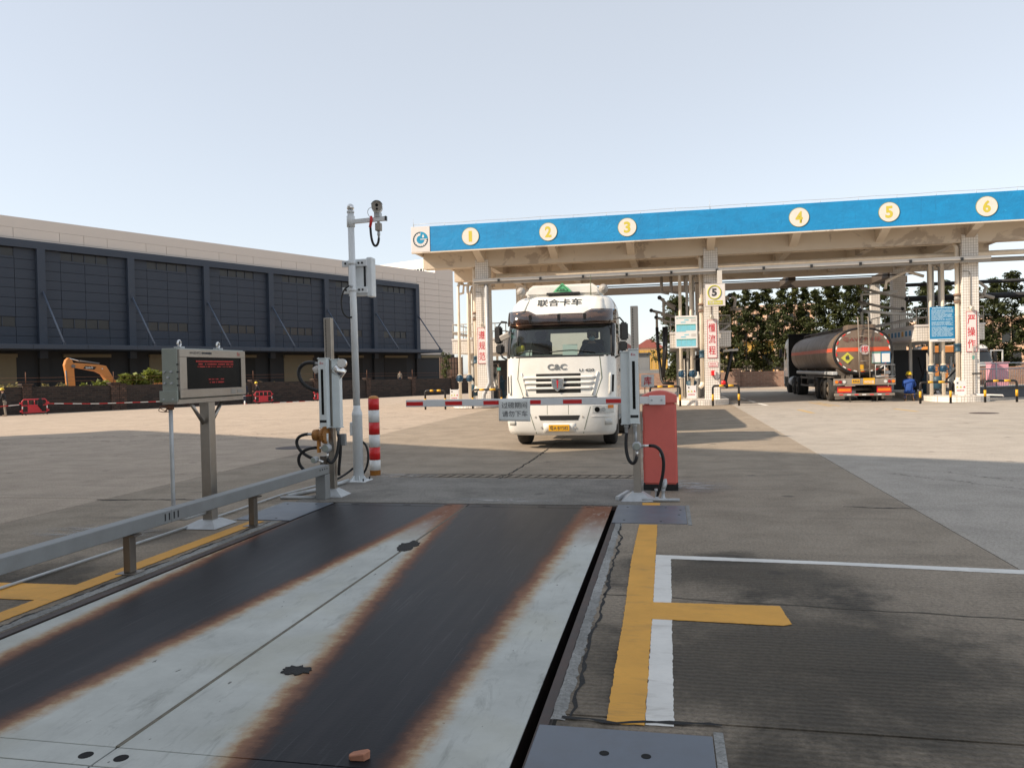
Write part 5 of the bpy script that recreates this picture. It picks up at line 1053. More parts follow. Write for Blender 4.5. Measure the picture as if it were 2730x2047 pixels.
# alarm bell, phone, bell on the middle pillar
t = thing('fire_alarm', 'red fire alarm box with a black cable on the middle pillar', 'alarm', (2.0, 35.1, 1.4), world=True); obj('box', MB().b(1.90, 2.08, 35.08, 35.198, 1.28, 1.50), 'reflect_red', t, .02); obj('handset', MB().b(2.04, 2.09, 35.04, 35.079, 1.30, 1.48), 'panel_white', t, .01); obj('cord', MB().tube(bez((2.0, 35.1, 1.28), (2.0, 35.05, 1.05), (2.25, 35.05, 1.05), (2.3, 35.15, 1.25), 10), .015, 6), 'rubber', t)
t = thing('alarm_bell', 'round red bell hanging beside the middle pillar', 'bell', (2.42, 35.1, .95), world=True); obj('gong', MB().lathe([(.03, -.06), (.09, -.05), (.11, 0), (.11, .05)], (2.42, 35.1, .95), 'y', 16), 'reflect_red', t); obj('hook', MB().tube([(2.30, 35.25, 1.1), (2.42, 35.12, 1.08), (2.42, 35.1, 1.04)], .012, 6), 'machine_dark', t)
t = thing('pillar_standpipe', 'thin grey standpipe with a valve on the right pillar', 'pipe', (12.5, 35.1, 0), world=True); obj('riser', MB().tube([(12.46, 35.12, .30), (12.46, 35.12, 2.3), (12.8, 35.12, 2.35), (12.85, 35.12, 2.25)], .022, 8), 'pipe_grey', t); obj('tap', MB().tube([(12.40, 35.08, 1.15), (12.75, 35.08, 1.15)], .03, 8), 'machine_dark', t); obj('outlet', MB().tube([(12.46, 35.12, .30), (12.6, 35.0, .28), (13.35, 34.6, .26), (13.38, 34.6, .20)], .03, 8), 'panel_white', t); obj('tag', MB().b(12.42, 12.5, 35.08, 35.1, 1.75, 1.9), 'sign_green', t)
t = thing('pillar_standpipe', 'pink grey standpipe with a green tag right of the left pillar', 'pipe', (-7.75, 35.4, 0), world=True); obj('riser', MB().tube([(-7.78, 35.4, .24), (-7.78, 35.4, 1.9), (-7.85, 35.4, 2.0)], .025, 8), 'flange_rust', t); obj('tag', MB().b(-7.85, -7.68, 35.33, 35.36, 1.72, 1.86), 'sign_green', t)

# ---------------------------------------------------------------- black and yellow hoop guards
def hoop(x0, x1, y, label):
    t = thing('hoop_guard', label, 'hoop guard', ((x0+x1)/2, y, 0), world=True, group='black and yellow hoop guards'); h = .86; r = .045; c = .10
    P = [(x0, y, .0), (x0, y, h-c)]+[(x0+c-c*math.cos(a), y, h-c+c*math.sin(a)) for a in (R(30), R(60), R(90))]+[(x1-c+c*math.sin(a), y, h-c+c*math.cos(a)) for a in (0, R(30), R(60), R(90))]+[(x1, y, 0)]
    obj('tube', MB().tube(P, r, 12), 'hazard_black', t); w_ = x1-x0
    for (a, b_) in ((.25, .42), (.60, .80)): obj('yellow_band', MB().tube([(x0+w_*a, y, h), (x0+w_*b_, y, h)], r+.003, 12), 'hazard_yellow', t)
    for x in (x0, x1): obj('yellow_band', MB().tube([(x, y, .24), (x, y, .50)], r+.003, 12), 'hazard_yellow', t)
hoop(-10.9, -9.95, 33.75, 'hoop guard leftmost, beside the left island'); hoop(-8.75, -7.4, 34.1, 'hoop guard in front of the left pillar, behind the boom'); hoop(1.88, 2.95, 33.8, 'hoop guard right in front of the middle pillar'); hoop(-.75, .52, 34.0, 'hoop guard left of the middle island above the red cabinet'); hoop(9.98, 11.1, 33.65, 'hoop guard in front of the right island pipes'); hoop(12.5, 13.65, 34.05, 'hoop guard at far right beside the right pillar')
tag(obj('traffic_cone', MB().lathe([(.16, 0), (.16, .03), (.11, .04), (.03, .6), (.02, .62)], (-.55, 34.9, 0), n=14), 'plastic_red'), 'small red traffic cone beside the red character board', 'cone')
# steel railing, pink box and far kerb at the right edge
t = thing('steel_railing', 'grey steel railing at the right edge beyond the right pillar', 'railing', (18, 47, 0), world=True)
for a, b_ in (((15.6, 45.6), (17.6, 46.4)), ((17.6, 46.4), (20.0, 48.3)), ((20.0, 48.3), (25, 48.6))):
    A, B = Vector((*a, 0)), Vector((*b_, 0))
    for z in (1.52, 1.22, .25): obj('rail', MB().tube([A+Vector((0, 0, z)), B+Vector((0, 0, z))], .03, 8), 'galvanised', t)
    for k in range(int((B-A).length/.16)): p = A+(B-A).normalized()*(k*.16); obj('bar', MB().tube([p+Vector((0, 0, .25)), p+Vector((0, 0, 1.22))], .012, 5), 'galvanised', t)
    obj('post', MB().tube([A, A+Vector((0, 0, 1.55))], .035, 8), 'galvanised', t)
struct('far_kerb', MB().b(15, 40, 49.2, 49.6, -.02, .18), 'concrete_patch', bevel=.02); struct('far_road', MB().b(13.9, 40, 38.6, 49.19, -.01, .006), 'asphalt_far')
t = thing('pink_cabinet', 'pink cabinet standing behind the steel railing at far right', 'cabinet', (20.8, 54, 0), world=True); obj('body', MB().b(20.25, 21.2, 54, 55, 0, 1.5), 'pink_box', t, .02); obj('lid', MB().b(20.2, 21.25, 53.95, 55.05, 1.501, 1.56), 'pink_box', t, .01)
# ---------------------------------------------------------------- vehicles (local frame: x across, y back from the front, z up; front faces -y)
def lerp_tab(tab, z):
    for a, b_ in zip(tab, tab[1:]):
        if z <= b_[0]:
            f = max(0, (z-a[0])/(b_[0]-a[0])); f = f*f*(3-2*f) if False else f
            return [p+(q-p)*f for p, q in zip(a[1:], b_[1:])]
    return list(tab[-1][1:])
class Cab:
    """surface of a cab: z -> (front y, half width, bulge, corner radius, back y)"""
    def __init__(s, tab): s.tab = tab
    def fy(s, x, z):
        yf, hw, bu, rc, yb = lerp_tab(s.tab, z); ax = min(abs(x), hw*.9999); y = yf+bu*(ax/hw)**2
        if ax > hw-rc: t = (ax-(hw-rc))/rc; y += rc*(1-math.sqrt(max(0, 1-t*t)))
        return y
    def hw(s, z): return lerp_tab(s.tab, z)[1]
    def patch(s, x0, x1, z0, z1, off=.004, nx=10, nz=6, thick=None):
        """curved sheet following the front between x0(z)..x1(z); x0, x1 numbers or (at z0, at z1)"""
        X = lambda q, f: q if not isinstance(q, tuple) else q[0]+(q[1]-q[0])*f
        g = []; m = MB()
        for j in range(nz+1):
            f = j/nz; z = z0+(z1-z0)*f
            for i in range(nx+1): x = X(x0, f)+(X(x1, f)-X(x0, f))*i/nx; g.append((x, s.fy(x, z)-off, z))
        fs = [(j*(nx+1)+i, j*(nx+1)+i+1, (j+1)*(nx+1)+i+1, (j+1)*(nx+1)+i) for j in range(nz) for i in range(nx)]
        m.add(g, fs, True)
        if thick:
            n = len(g); g2 = [(x, y+thick, z) for x, y, z in g]; W_ = nx+1; o = len(m.v); m.add(g2, [tuple(reversed(f)) for f in fs], True)
            edge = [i for i in range(W_)]+[j*W_+nx for j in range(1, nz+1)]+[nz*W_+i for i in range(nx-1, -1, -1)]+[j*W_ for j in range(nz-1, 0, -1)]
            for a, b_ in zip(edge, edge[1:]+edge[:1]): m.f.append((a, b_, b_+n, a+n)); m.s.append(False)
        return m
    def shell(s, zs, hole=lambda x, z: False, sidehole=lambda y, z: False, backhole=lambda x, z: False):
        """front, sides and back as one skin with openings"""
        U = [-1, -.992, -.97, -.94, -.89, -.82, -.72, -.6, -.4, -.2, 0, .2, .4, .6, .72, .82, .89, .94, .97, .992, 1]; m = MB()
        def row(z):
            yf, hw, bu, rc, yb = lerp_tab(s.tab, z); r = [(u*hw, s.fy(u*hw, z), z) for u in U]; y1 = r[-1][1]
            sd = [y1+(yb-y1)*k/6 for k in range(1, 7)]; bx = [hw*(1-k/5) for k in range(1, 10)]
            return r+[(hw, y, z) for y in sd]+[(x, yb, z) for x in bx]+[(-hw, y, z) for y in reversed(sd)]
        rows = [row(z) for z in zs]; n = len(rows[0]); nf = len(U)
        vs = [p for r in rows for p in r]; fs = []
        for j in range(len(rows)-1):
            for i in range(n):
                k = (i+1) % n; a, b_ = rows[j][i], rows[j+1][k]; mx, my, mz = (a[0]+rows[j][k][0])/2, (a[1]+rows[j][k][1])/2, (a[2]+b_[2])/2
                if i < nf-1: h = hole(mx, mz)
                elif nf-1 <= i < nf+5 or i >= nf+5+10: h = sidehole(my, mz)
                else: h = backhole(mx, mz)
                if not h: fs.append((j*n+i, j*n+k, (j+1)*n+k, (j+1)*n+i))
        fs.append(tuple((len(rows)-1)*n+i for i in range(n)))
        return m.add(vs, fs, True)
def wheel(t, x, y, r=.5, w_=.28, name='wheel', dusty=False, dual=False):
    s = 1 if x > 0 else -1; xi = x-s*w_
    m = MB().lathe([(r*.62, min(x, xi)), (r*.92, min(x, xi)+.01), (r, min(x, xi)+.05), (r, max(x, xi)-.05), (r*.92, max(x, xi)-.01), (r*.62, max(x, xi))], (0, y, r), 'x', 28)
    wl = obj(name, m, 'tyre', t)
    rim = MB().lathe([(r*.62, 0), (r*.60, .02), (r*.5, -.07), (r*.30, -.08), (r*.28, .0), (r*.14, .02), (.02, .025)], (0, 0, 0), 'x', 24)
    rim.v = [(x+s*v[0], v[1]+y, v[2]+r) for v in rim.v]; obj('rim', rim, 'tyre_dusty' if dusty else 'chassis_grey', wl)
    for k in range(8): a = 2*math.pi*k/8; obj('wheel_nut', MB().cyl((x-s*.06, y+r*.4*math.cos(a), r+r*.4*math.sin(a)), (x-s*.03, y+r*.4*math.cos(a), r+r*.4*math.sin(a)), .018, n=6), 'chassis_grey', wl) if not dual else None
    return wl
def tank_trailer(t, y0, y1, axles, metal, stripe, rear_detail=False):
    """elliptical tank on a chassis, y0 front end .. y1 rear end"""
    rx, rz, zc = 1.20, .99, 2.22; N_ = 36; n = 16; m = MB(); vs = []
    prof = [(0, .72), (.06, .86), (.14, .95), (.26, 1)]; ys = [(y0+a, k) for a, k in prof]+[(y0+(y1-y0)*f, 1) for f in (.15, .3, .45, .6, .75, .9)]+[(y1-a*.35, k) for a, k in reversed(prof) if k > .9]
    def ell(a, k): c_, s_ = math.cos(a), math.sin(a); e = .86; return (rx*k*abs(c_)**e*(1 if c_ > 0 else -1), zc+rz*k*abs(s_)**e*(1 if s_ > 0 else -1))
    for (y, k) in ys:
        for i in range(N_): x, z = ell(2*math.pi*i/N_, k); vs.append((x, y, z))
    fs = [(j*N_+i, j*N_+(i+1) % N_, (j+1)*N_+(i+1) % N_, (j+1)*N_+i) for j in range(len(ys)-1) for i in range(N_)]
    m.add(vs, fs, True); m.f += [tuple(range(N_))[::-1], tuple((len(ys)-1)*N_+i for i in range(N_))]; m.s += [False, False]
    tk = obj('tank', m, metal, t)
    for s in (-1, 1):
        vs = []; L = 14
        for j in range(L+1):
            y = y0+.3+(y1-y0-.5)*j/L
            for dz in (-.085, .085): a = math.asin(max(-1, min(1, (dz+.06)/rz))); vs.append((s*(rx*math.cos(a)**.86+.006), y, zc+.06+dz))
        obj('side_stripe', MB().add(vs, [(2*j, 2*j+1, 2*j+3, 2*j+2) for j in range(L)], True), stripe, tk, recalc=False)
        obj('side_bracket', MB().b(s*1.08-.12, s*1.08+.12, y0+2.0, y1-.3, 1.18, 1.34), 'galvanised' if rear_detail else 'chassis_grey', t, .03)
    obj('walkway', MB().b(-.45, .45, y0+.5, y1-.2, 3.14, 3.22), 'chassis_grey', t); 
    for k in range(4):
        yy_ = y0+1.4+(y1-y0-2.8)*k/3; mh = obj('manhole', MB().lathe([(.30, 3.22), (.30, 3.30), (.26, 3.36), (.1, 3.38)], (0, yy_, 0), n=18), 'chassis_grey', t)
    for s in (-1, 1): obj('top_rail', MB().tube([(s*.5, y0+.4, 3.12), (s*.5, y0+.6, 3.30), (s*.5, y1-.3, 3.30), (s*.5, y1-.15, 3.1)], .03, 6), 'chassis_grey', t)
    for s in (-1, 1): obj('chassis_rail', MB().b(s*.45-.05, s*.45+.05, y0+.8, y1-.05, .85, 1.2), 'chassis_grey', t)
    for k in range(5): yy_ = y0+1+(y1-y0-2)*k/4; obj('saddle', MB().b(-.9, .9, yy_, yy_+.12, 1.15, 1.45), 'chassis_grey', t)
    for ya in axles:
        for s in (-1, 1): wheel(t, s*1.22, ya, .52, .58, 'wheel', rear_detail, True)
        obj('axle', MB().cyl((-1, ya, .52), (1, ya, .52), .07, n=10), 'chassis_grey', t)
    for s in (-1, 1):
        obj('mudguard', MB().b(s*1.0-.22, s*1.0+.22, axles[0]-.62, axles[-1]+.62, 1.06, 1.10), 'chassis_grey', t)
        sg = obj('side_guard', MB().b(s*1.16-.02, s*1.16+.02, y0+3.2, axles[0]-.8, .95, 1.05), 'chassis_grey', t); obj('guard_bar', MB().b(s*1.16-.02, s*1.16+.02, y0+3.2, axles[0]-.8, .55, .64), 'chassis_grey', sg)
        for k in range(3): yy_ = y0+3.3+k*(axles[0]-.9-y0-3.3)/2; obj('guard_post', MB().b(s*1.15-.02, s*1.15+.02, yy_, yy_+.06, .55, 1.12), 'chassis_grey', sg)
    return tk
# ------------------------------------------------ white tractor at the barrier
TAB = [(.30, .10, 1.10, .16, .20, 2.2), (.36, .05, 1.16, .14, .24, 2.2), (.60, .0, 1.185, .13, .26, 2.2), (.98, .02, 1.19, .13, .26, 2.2), (1.10, .06, 1.19, .13, .26, 2.2), (1.60, .10, 1.195, .14, .28, 2.2), (1.98, .14, 1.195, .15, .28, 2.2),
       (2.30, .24, 1.185, .15, .26, 2.2), (2.68, .38, 1.17, .15, .26, 2.2), (2.85, .44, 1.165, .15, .30, 2.2), (3.10, .60, 1.13, .15, .34, 2.2), (3.24, .72, 1.06, .15, .36, 2.2), (3.30, .82, 1.0, .15, .38, 2.2), (3.325, .95, .92, .12, .38, 2.19)]
def tractor_cab(t, cab, white='truck_white'):
    zs = [.30, .34, .40, .5, .62, .8, .97, .985, 1.09, 1.10, 1.3, 1.5, 1.7, 1.9, 1.975, 2.0, 2.1, 2.25, 2.4, 2.55, 2.66, 2.70, 2.80, 2.9, 3.0, 3.1, 3.18, 3.24, 3.28, 3.31, 3.325]
    hole = lambda x, z: 1.98 < z < 2.67 and abs(x) < 1.10
    body = obj('cab_shell', cab.shell(zs, hole, lambda y, z: (1.99 < z < 2.66 and .75 < y < 1.55) or (z < .97 and y > .55), lambda x, z: 2.0 < z < 2.55 and abs(x-.1) < .6 or z < .6), white, t, recalc=True)
    return body
def white_truck():
    LX, LY = -2.25, 16.02
    t = thing('tanker_truck', 'white tractor cab facing the camera behind the lowered boom', 'truck', (LX, LY, 0)); cab = Cab(TAB); P = cab.patch
    tractor_cab(t, cab)
    # floor, dash and interior
    obj('cab_floor', MB().b(-1.1, 1.1, .45, 2.15, 1.30, 1.36), 'cab_grey', t); obj('dashboard', MB().prism([(.40, 1.36), (.95, 1.36), (.92, 1.92), (.72, 2.03), (.42, 1.98)], 'x', -1.08, 1.08), 'cab_grey', t, .03)
    obj('cab_lining', MB().b(-1.1, 1.1, .72, 2.1, 2.72, 2.76), 'cab_grey', t)
    for s in (-1, 1): obj('door_lining', MB().b(s*1.14-.015, s*1.14+.015, .6, 2.15, 1.36, 1.98), 'cab_grey', t); obj('pillar_trim', MB().b(s*1.10-.02, s*1.10+.02, 1.58, 2.15, 1.98, 2.72), 'cab_grey', t)
    obj('bunk', MB().b(-1.1, 1.1, 1.75, 2.15, 1.36, 1.80), 'cab_grey', t)
    for x in (.60, -.60):
        st_ = obj('seat', MB().b(x-.26, x+.26, 1.05, 1.55, 1.5, 1.66), 'cloth_black', t, .04); obj('seat_back', MB().b(x-.25, x+.25, 1.50, 1.66, 1.66, 2.36), 'cloth_black', st_, .05); obj('headrest', MB().b(x-.13, x+.13, 1.50, 1.60, 2.37, 2.58), 'cloth_black', st_, .03)
    sw = obj('steering_wheel', MB().tube([(.60+.23*math.cos(a), .93+.10*math.sin(a), 2.02+.20*math.sin(a)) for a in [2*math.pi*k/24 for k in range(25)]], .018, 8, False), 'black_plastic', t); obj('steering_hub', MB().sph((.60, .92, 2.02), .06, 10, 8), 'black_plastic', sw)
    for x, z, w_, h in ((-.02, 2.10, .32, .26), (-1.0, 2.06, .26, .13)): obj('paper_sheet', MB().box((x+.22, .50 if w_ > .3 else .60, z), (w_, .006, h), 0, R(-14)), 'paper', t)
    obj('toy', MB().sph((-.93, .62, 2.12), (.10, .08, .10), 10, 8).sph((-.86, .60, 2.17), (.06, .05, .07), 8, 6), 'glove_yellow', t); obj('stalk', MB().tube([(-.70, .55, 2.0), (-.66, .52, 2.2), (-.62, .52, 2.38), (-.56, .52, 2.36), (-.56, .52, 2.24)], .010, 6), 'black_plastic', t); obj('fan', MB().tube([(-.86, .66, 2.46), (-.82, .62, 2.46)], [.09, .08], 12), 'black_plastic', t)
    wn = obj('windscreen', P(-1.105, 1.105, 1.985, 2.665, -.006, 18, 8), 'windscreen_glass', t, recalc=False)
    obj('windscreen_seal', P(-1.15, 1.15, 1.955, 1.99, .004, 18, 1, .02), 'black_plastic', wn)
    for s in (-1, 1): a, b_ = sorted((s*1.09, s*1.165)); obj('windscreen_seal', P(a, b_, 1.95, 2.70, .003, 4, 8, .02), 'black_plastic', wn)
    obj('sun_band', P(-1.10, 1.10, 2.60, 2.665, -.002, 14, 2), 'black_plastic', wn, recalc=False)
    for (x0, x1) in ((-.88, -.32), (-.18, .78)):
        xs = [x0+(x1-x0)*k/6 for k in range(7)]; zz = [2.03+.045*math.sin(math.pi*k/6)+(.03 if x0 > -.5 else .02)*(1-k/6) for k in range(7)]
        obj('wiper', MB().tube([(x, cab.fy(x, z)-.02, z) for x, z in zip(xs, zz)], .012, 6), 'black_plastic', wn)
    for s in (-1, 1):
        obj('side_glass', MB().b(s*1.176-.004, s*1.176+.004, .82, 1.56, 1.98, 2.67), 'windscreen_glass', t); obj('door_handle', MB().b(s*1.2-.012, s*1.2+.012, 1.3, 1.5, 1.62, 1.68), 'black_plastic', t, .005)
    # visor
    def vis(x0, x1, z0, z1, off, nm='sun_visor'):
        return obj(nm, cab.patch(x0, x1, z0, z1, off, 12, 4, .012), 'visor_smoke', t)
    m = MB(); nx, nz = 28, 5; g = []
    for j in range(nz+1):
        f = j/nz
        for i in range(nx+1):
            x = -1.19+2.38*i/nx; ax = abs(x); top = 2.885+.085*min(1, max(0, (ax-.52)/.14)); z = 2.66+(top-2.66)*f; y = cab.fy(min(ax, 1.16)*(1 if x > 0 else -1), 2.72)-.17+.13*f*f; g.append((x*(1 if ax < 1.1 else 1.0), y+(.10 if ax > 1.17 else 0), z))
    fs = [(j*(nx+1)+i, j*(nx+1)+i+1, (j+1)*(nx+1)+i+1, (j+1)*(nx+1)+i) for j in range(nz) for i in range(nx)]
    v = obj('sun_visor', m.add(g, fs, True), 'visor_smoke', t, recalc=False); v.modifiers.new('s', 'SOLIDIFY').thickness = .012
    for x in (-.62, 0, .55): obj('visor_bracket', MB().box((x, cab.fy(x, 2.75)-.095, 2.78), (.05, .16, .20), 0, R(10)), 'black_plastic', v)
    for x in (-.92, .87): obj('marker_light', MB().box((x, cab.fy(x, 2.9)-.095, 2.89), (.11, .03, .035)), 'clear_lens', v, .004)
    # roof
    r = MB(); N_ = 9
    r.prism([(-.86, 3.325), (-.80, 3.48), (-.66, 3.575), (.66, 3.575), (.80, 3.48), (.86, 3.325)], 'y', .95, 2.19); obj('roof_cap', r, 'truck_white', t, .05, seg=2)
    for s in (-1, 1): obj('roof_rib', P((s*1.0, s*.80) if s < 0 else (.60, .74), (s*.80, s*.70) if s < 0 else (.96, .90), 2.92, 3.26, .014, 3, 5, .02), 'truck_white', t)
    def wrap(o, off=.006):
        for v_ in o.data.vertices: v_.co.y = cab.fy(v_.co.x, v_.co.z)-off
    wrap(text('maker_print', '联合卡车', (-.03, 0, 3.15), .98, .165, 'hood_text', t, (R(90), 0, 0), .0, .022), .008)
    for x in (-.90, .92): h = obj('roof_horn', MB().tube([(x, .86, 3.42), (x, .78, 3.42), (x, .70, 3.42)], [.06, .105, .03], 16), 'lamp_grey', t); obj('horn_stem', MB().cyl((x, .88, 3.28), (x, .88, 3.40), .018, n=8), 'lamp_grey', h)
    tri = obj('danger_triangle', MB().prism([(-.20, 3.40), (.22, 3.40), (.01, 3.60)], 'y', .88, .91), 'triangle_green', t); text('print', '危险', (.01, .879, 3.452), .11, .045, 'ink_grey', tri, bold=.01)
    for a, b_ in (((-.12, 3.425), (.14, 3.425)), ((-.12, 3.425), (.01, 3.555)), ((.14, 3.425), (.01, 3.555))): obj('triangle_line', MB().tube([(a[0], .878, a[1]), (b_[0], .878, b_[1])], .006, 5), 'ink_grey', tri)
    obj('triangle_base', MB().b(-.34, .40, .82, 1.0, 3.34, 3.385), 'black_plastic', t, .01); obj('aerial', MB().tube([(.64, .85, 3.30), (.64, .86, 3.75)], [.012, .004], 6), 'seam_green', t)
    # bonnet, grille, badge
    for s in (-1, 1):
        for (xa, xb, z0, z1) in ((.90, .86, 1.50, 1.96), (.77, .90, 1.115, 1.50)): obj('panel_seam', P((s*xa-.007, s*xb-.007) if z0 > 1.3 else (s*xa-.007, s*xb-.007), (s*xa+.007, s*xb+.007), z0, z1, .0025, 1, 6), 'seam_green', t, recalc=False)
    gr = obj('grille_recess', P((-.68, -.80), (.68, .80), 1.15, 1.61, .003, 14, 6), 'truck_white', t, recalc=False)
    for (z0, z1) in ((1.54, 1.605), (1.43, 1.50), (1.315, 1.39), (1.195, 1.275)): obj('grille_slot', P(-.49, .46, z0, z1, .006, 10, 1), 'matt_black', gr, recalc=False)
    for (z, hw_) in ((1.52, .77), (1.41, .735), (1.295, .70)):
        pts = [(-hw_+2*hw_*k/16, cab.fy(-hw_+2*hw_*k/16, z)-.012, z) for k in range(17)]; sl = MB().tube(pts, .03, 8); sl.v = [(v_[0], v_[1], z+(v_[2]-z)*.95) for v_ in sl.v]; obj('grille_slat', sl, 'truck_white', gr)
    obj('grille_frame', P((-.72, -.83), (-.68, -.80), 1.15, 1.63, .02, 1, 6, .02), 'truck_white', gr); obj('grille_frame', P((.68, .80), (.72, .83), 1.15, 1.63, .02, 1, 6, .02), 'truck_white', gr)
    wrap(text('badge', 'C&C', (-.035, 0, 1.745), .41, .125, 'badge_grey', t, (R(90), 0, 0), .0, .03), .012); wrap(text('badge', 'U 420', (.59, 0, 1.665), .31, .06, 'hood_text', t, (R(90), 0, 0), .0, .03), .010)
    em = obj('emblem', MB().prism([(-.155, 1.50), (-.02, 1.465), (.115, 1.50), (.095, 1.315), (-.02, 1.225), (-.135, 1.315)], 'y', cab.fy(0, 1.36)-.065, cab.fy(0, 1.36)-.02), 'chrome', t, .008); obj('emblem_bar', MB().prism([(-.042, 1.465), (.002, 1.465), (-.012, 1.30), (-.028, 1.30)], 'y', cab.fy(0, 1.36)-.072, cab.fy(0, 1.36)-.066), 'ink_red', em)
    for s in (-1, 1): obj('corner_duct', P((s*1.115-.02, s*1.125-.02), (s*1.115+.02, s*1.125+.025), 1.20, 1.56, .008, 2, 6), 'matt_black', t, recalc=False); obj('duct_lip', P((s*1.07-.02, s*1.085-.02), (s*1.07+.02, s*1.085+.02), 1.16, 1.60, .03, 2, 6, .03), 'truck_white', t)
    obj('bumper_gap', P(-.80, .80, 1.075, 1.115, .002, 12, 1), 'truck_shadow_gap', t, recalc=False)
    # bumper
    obj('lower_intake', P((-.40, -.44), (.40, .44), .625, .725, .005, 10, 2), 'matt_black', t, recalc=False)
    for x in (-.25, .20): obj('panel_seam', P(x-.004, x+.004, .74, .96, .002, 1, 4), 'seam_green', t, recalc=False)
    for s in (-1, 1):
        obj('panel_seam', P((s*.50-.006, s*.66-.006), (s*.50+.006, s*.66+.006), .34, .90, .002, 1, 6), 'seam_green', t, recalc=False)
        a, b_ = sorted((s*.70, s*1.135)); hl = obj('headlight', P(a, b_, .765, .925, .006, 8, 3, .02), 'chrome', t); obj('headlight_glass', P(a, b_, .77, .92, .010, 8, 3), 'clear_lens', hl, recalc=False)
        for q, r_, m_ in ((.80, .055, 'screen_black'), (.93, .045, 'chrome')): y = cab.fy(s*q, .84)-.016; obj('headlight_lens', MB().cyl((s*q, y+.004, .84), (s*q, y-.006, .84), r_, n=16), m_, hl)
        a, b_ = sorted((s*1.02, s*1.13)); obj('indicator', P(a, b_, .86, .93, .013, 4, 2), 'amber_lens', hl, recalc=False)
        a, b_ = sorted((s*.95, s*1.10)); obj('fog_light', P(a, b_, .515, .64, .006, 5, 2, .015), 'clear_lens', t)
        a, b_ = sorted((s*.68, s*1.16)); obj('bumper_crease', P(a, b_, .685, .70, .010, 6, 1, .02), 'truck_white', t)
        for x, z in ((.36*s-.02, .47), (.5*s, .69)): obj('sensor_dot', MB().cyl((x, cab.fy(x, z)-.001, z), (x, cab.fy(x, z)-.008, z), .022, n=12), 'lamp_grey', t)
    obj('plate_recess', P(-.34, .34, .365, .56, .0035, 8, 2, .01), 'truck_white', t)
    y = cab.fy(0, .46)-.012; pl_ = obj('number_plate', MB().b(-.225, .215, y-.012, y, .395, .53), 'plate_yellow', t, .004); text('plate_number', '粤A·BY582', (-.005, y-.0125, .4625), .39, .092, 'ink_grey', pl_, bold=.012)
    # mirrors
    for s in (-1, 1):
        mr = obj('mirror', MB().box((s*1.36, .46, 2.47), (.17, .12, .38), s*R(18)), 'black_plastic', t, .03, seg=2); obj('lower_mirror', MB().box((s*1.33, .46, 2.16), (.18, .13, .20), s*R(18)), 'black_plastic', mr, .03, seg=2)
        obj('mirror_arm', MB().tube([(s*1.16, .45, 2.74), (s*1.28, .42, 2.76), (s*1.36, .46, 2.66)], .018, 8), 'black_plastic', mr); obj('mirror_arm', MB().tube([(s*1.33, .46, 2.08), (s*1.28, .44, 1.98), (s*1.17, .45, 1.92)], .02, 8), 'black_plastic', mr)
    obj('front_mirror', MB().box((-1.16, .18, 2.42), (.26, .05, .13), R(-20), R(15), R(-20)), 'lamp_grey', t, .02)
    # chassis and wheels
    for s in (-1, 1): obj('chassis_rail', MB().b(s*.42-.05, s*.42+.05, .5, 6.3, .60, .88), 'chassis_grey', t); wheel(t, s*1.12, 1.42, .50, .30); obj('wheel_arch', MB().tube([(s*1.0, 1.42+.62*math.cos(a), .5+.62*math.sin(a)) for a in [k*math.pi/10 for k in range(11)]], .07, 6), 'matt_black', t)
    for ya in (4.3, 5.65):
        for s in (-1, 1): wheel(t, s*1.22, ya, .50, .56, 'wheel', False, True)
    for s in (-1, 1): obj('fuel_tank', MB().b(s*.86-.3, s*.86+.3, 2.3, 3.5, .45, 1.0), 'galvanised', t, .08, seg=2); obj('side_fairing', MB().b(s*1.12-.04, s*1.12+.04, .95, 2.2, .5, .98), 'truck_white', t, .03) if False else None
    obj('engine_block', MB().b(-.5, .5, .7, 2.6, .45, 1.2), 'matt_black', t); obj('back_pack', MB().b(-.9, .9, 2.3, 2.42, 1.2, 2.6), 'chassis_grey', t) if False else None
    obj('fifth_wheel', MB().b(-.5, .5, 4.4, 5.6, .9, 1.12), 'chassis_grey', t)
    tank_trailer(t, 3.7, 13.2, (9.3, 10.6, 11.9), 'tank_white', 'tank_maroon')
    obj('driver_anchor', MB().b(.5, .52, 1.4, 1.42, 1.4, 1.42), 'cloth_black', t) if False else None
white_truck()
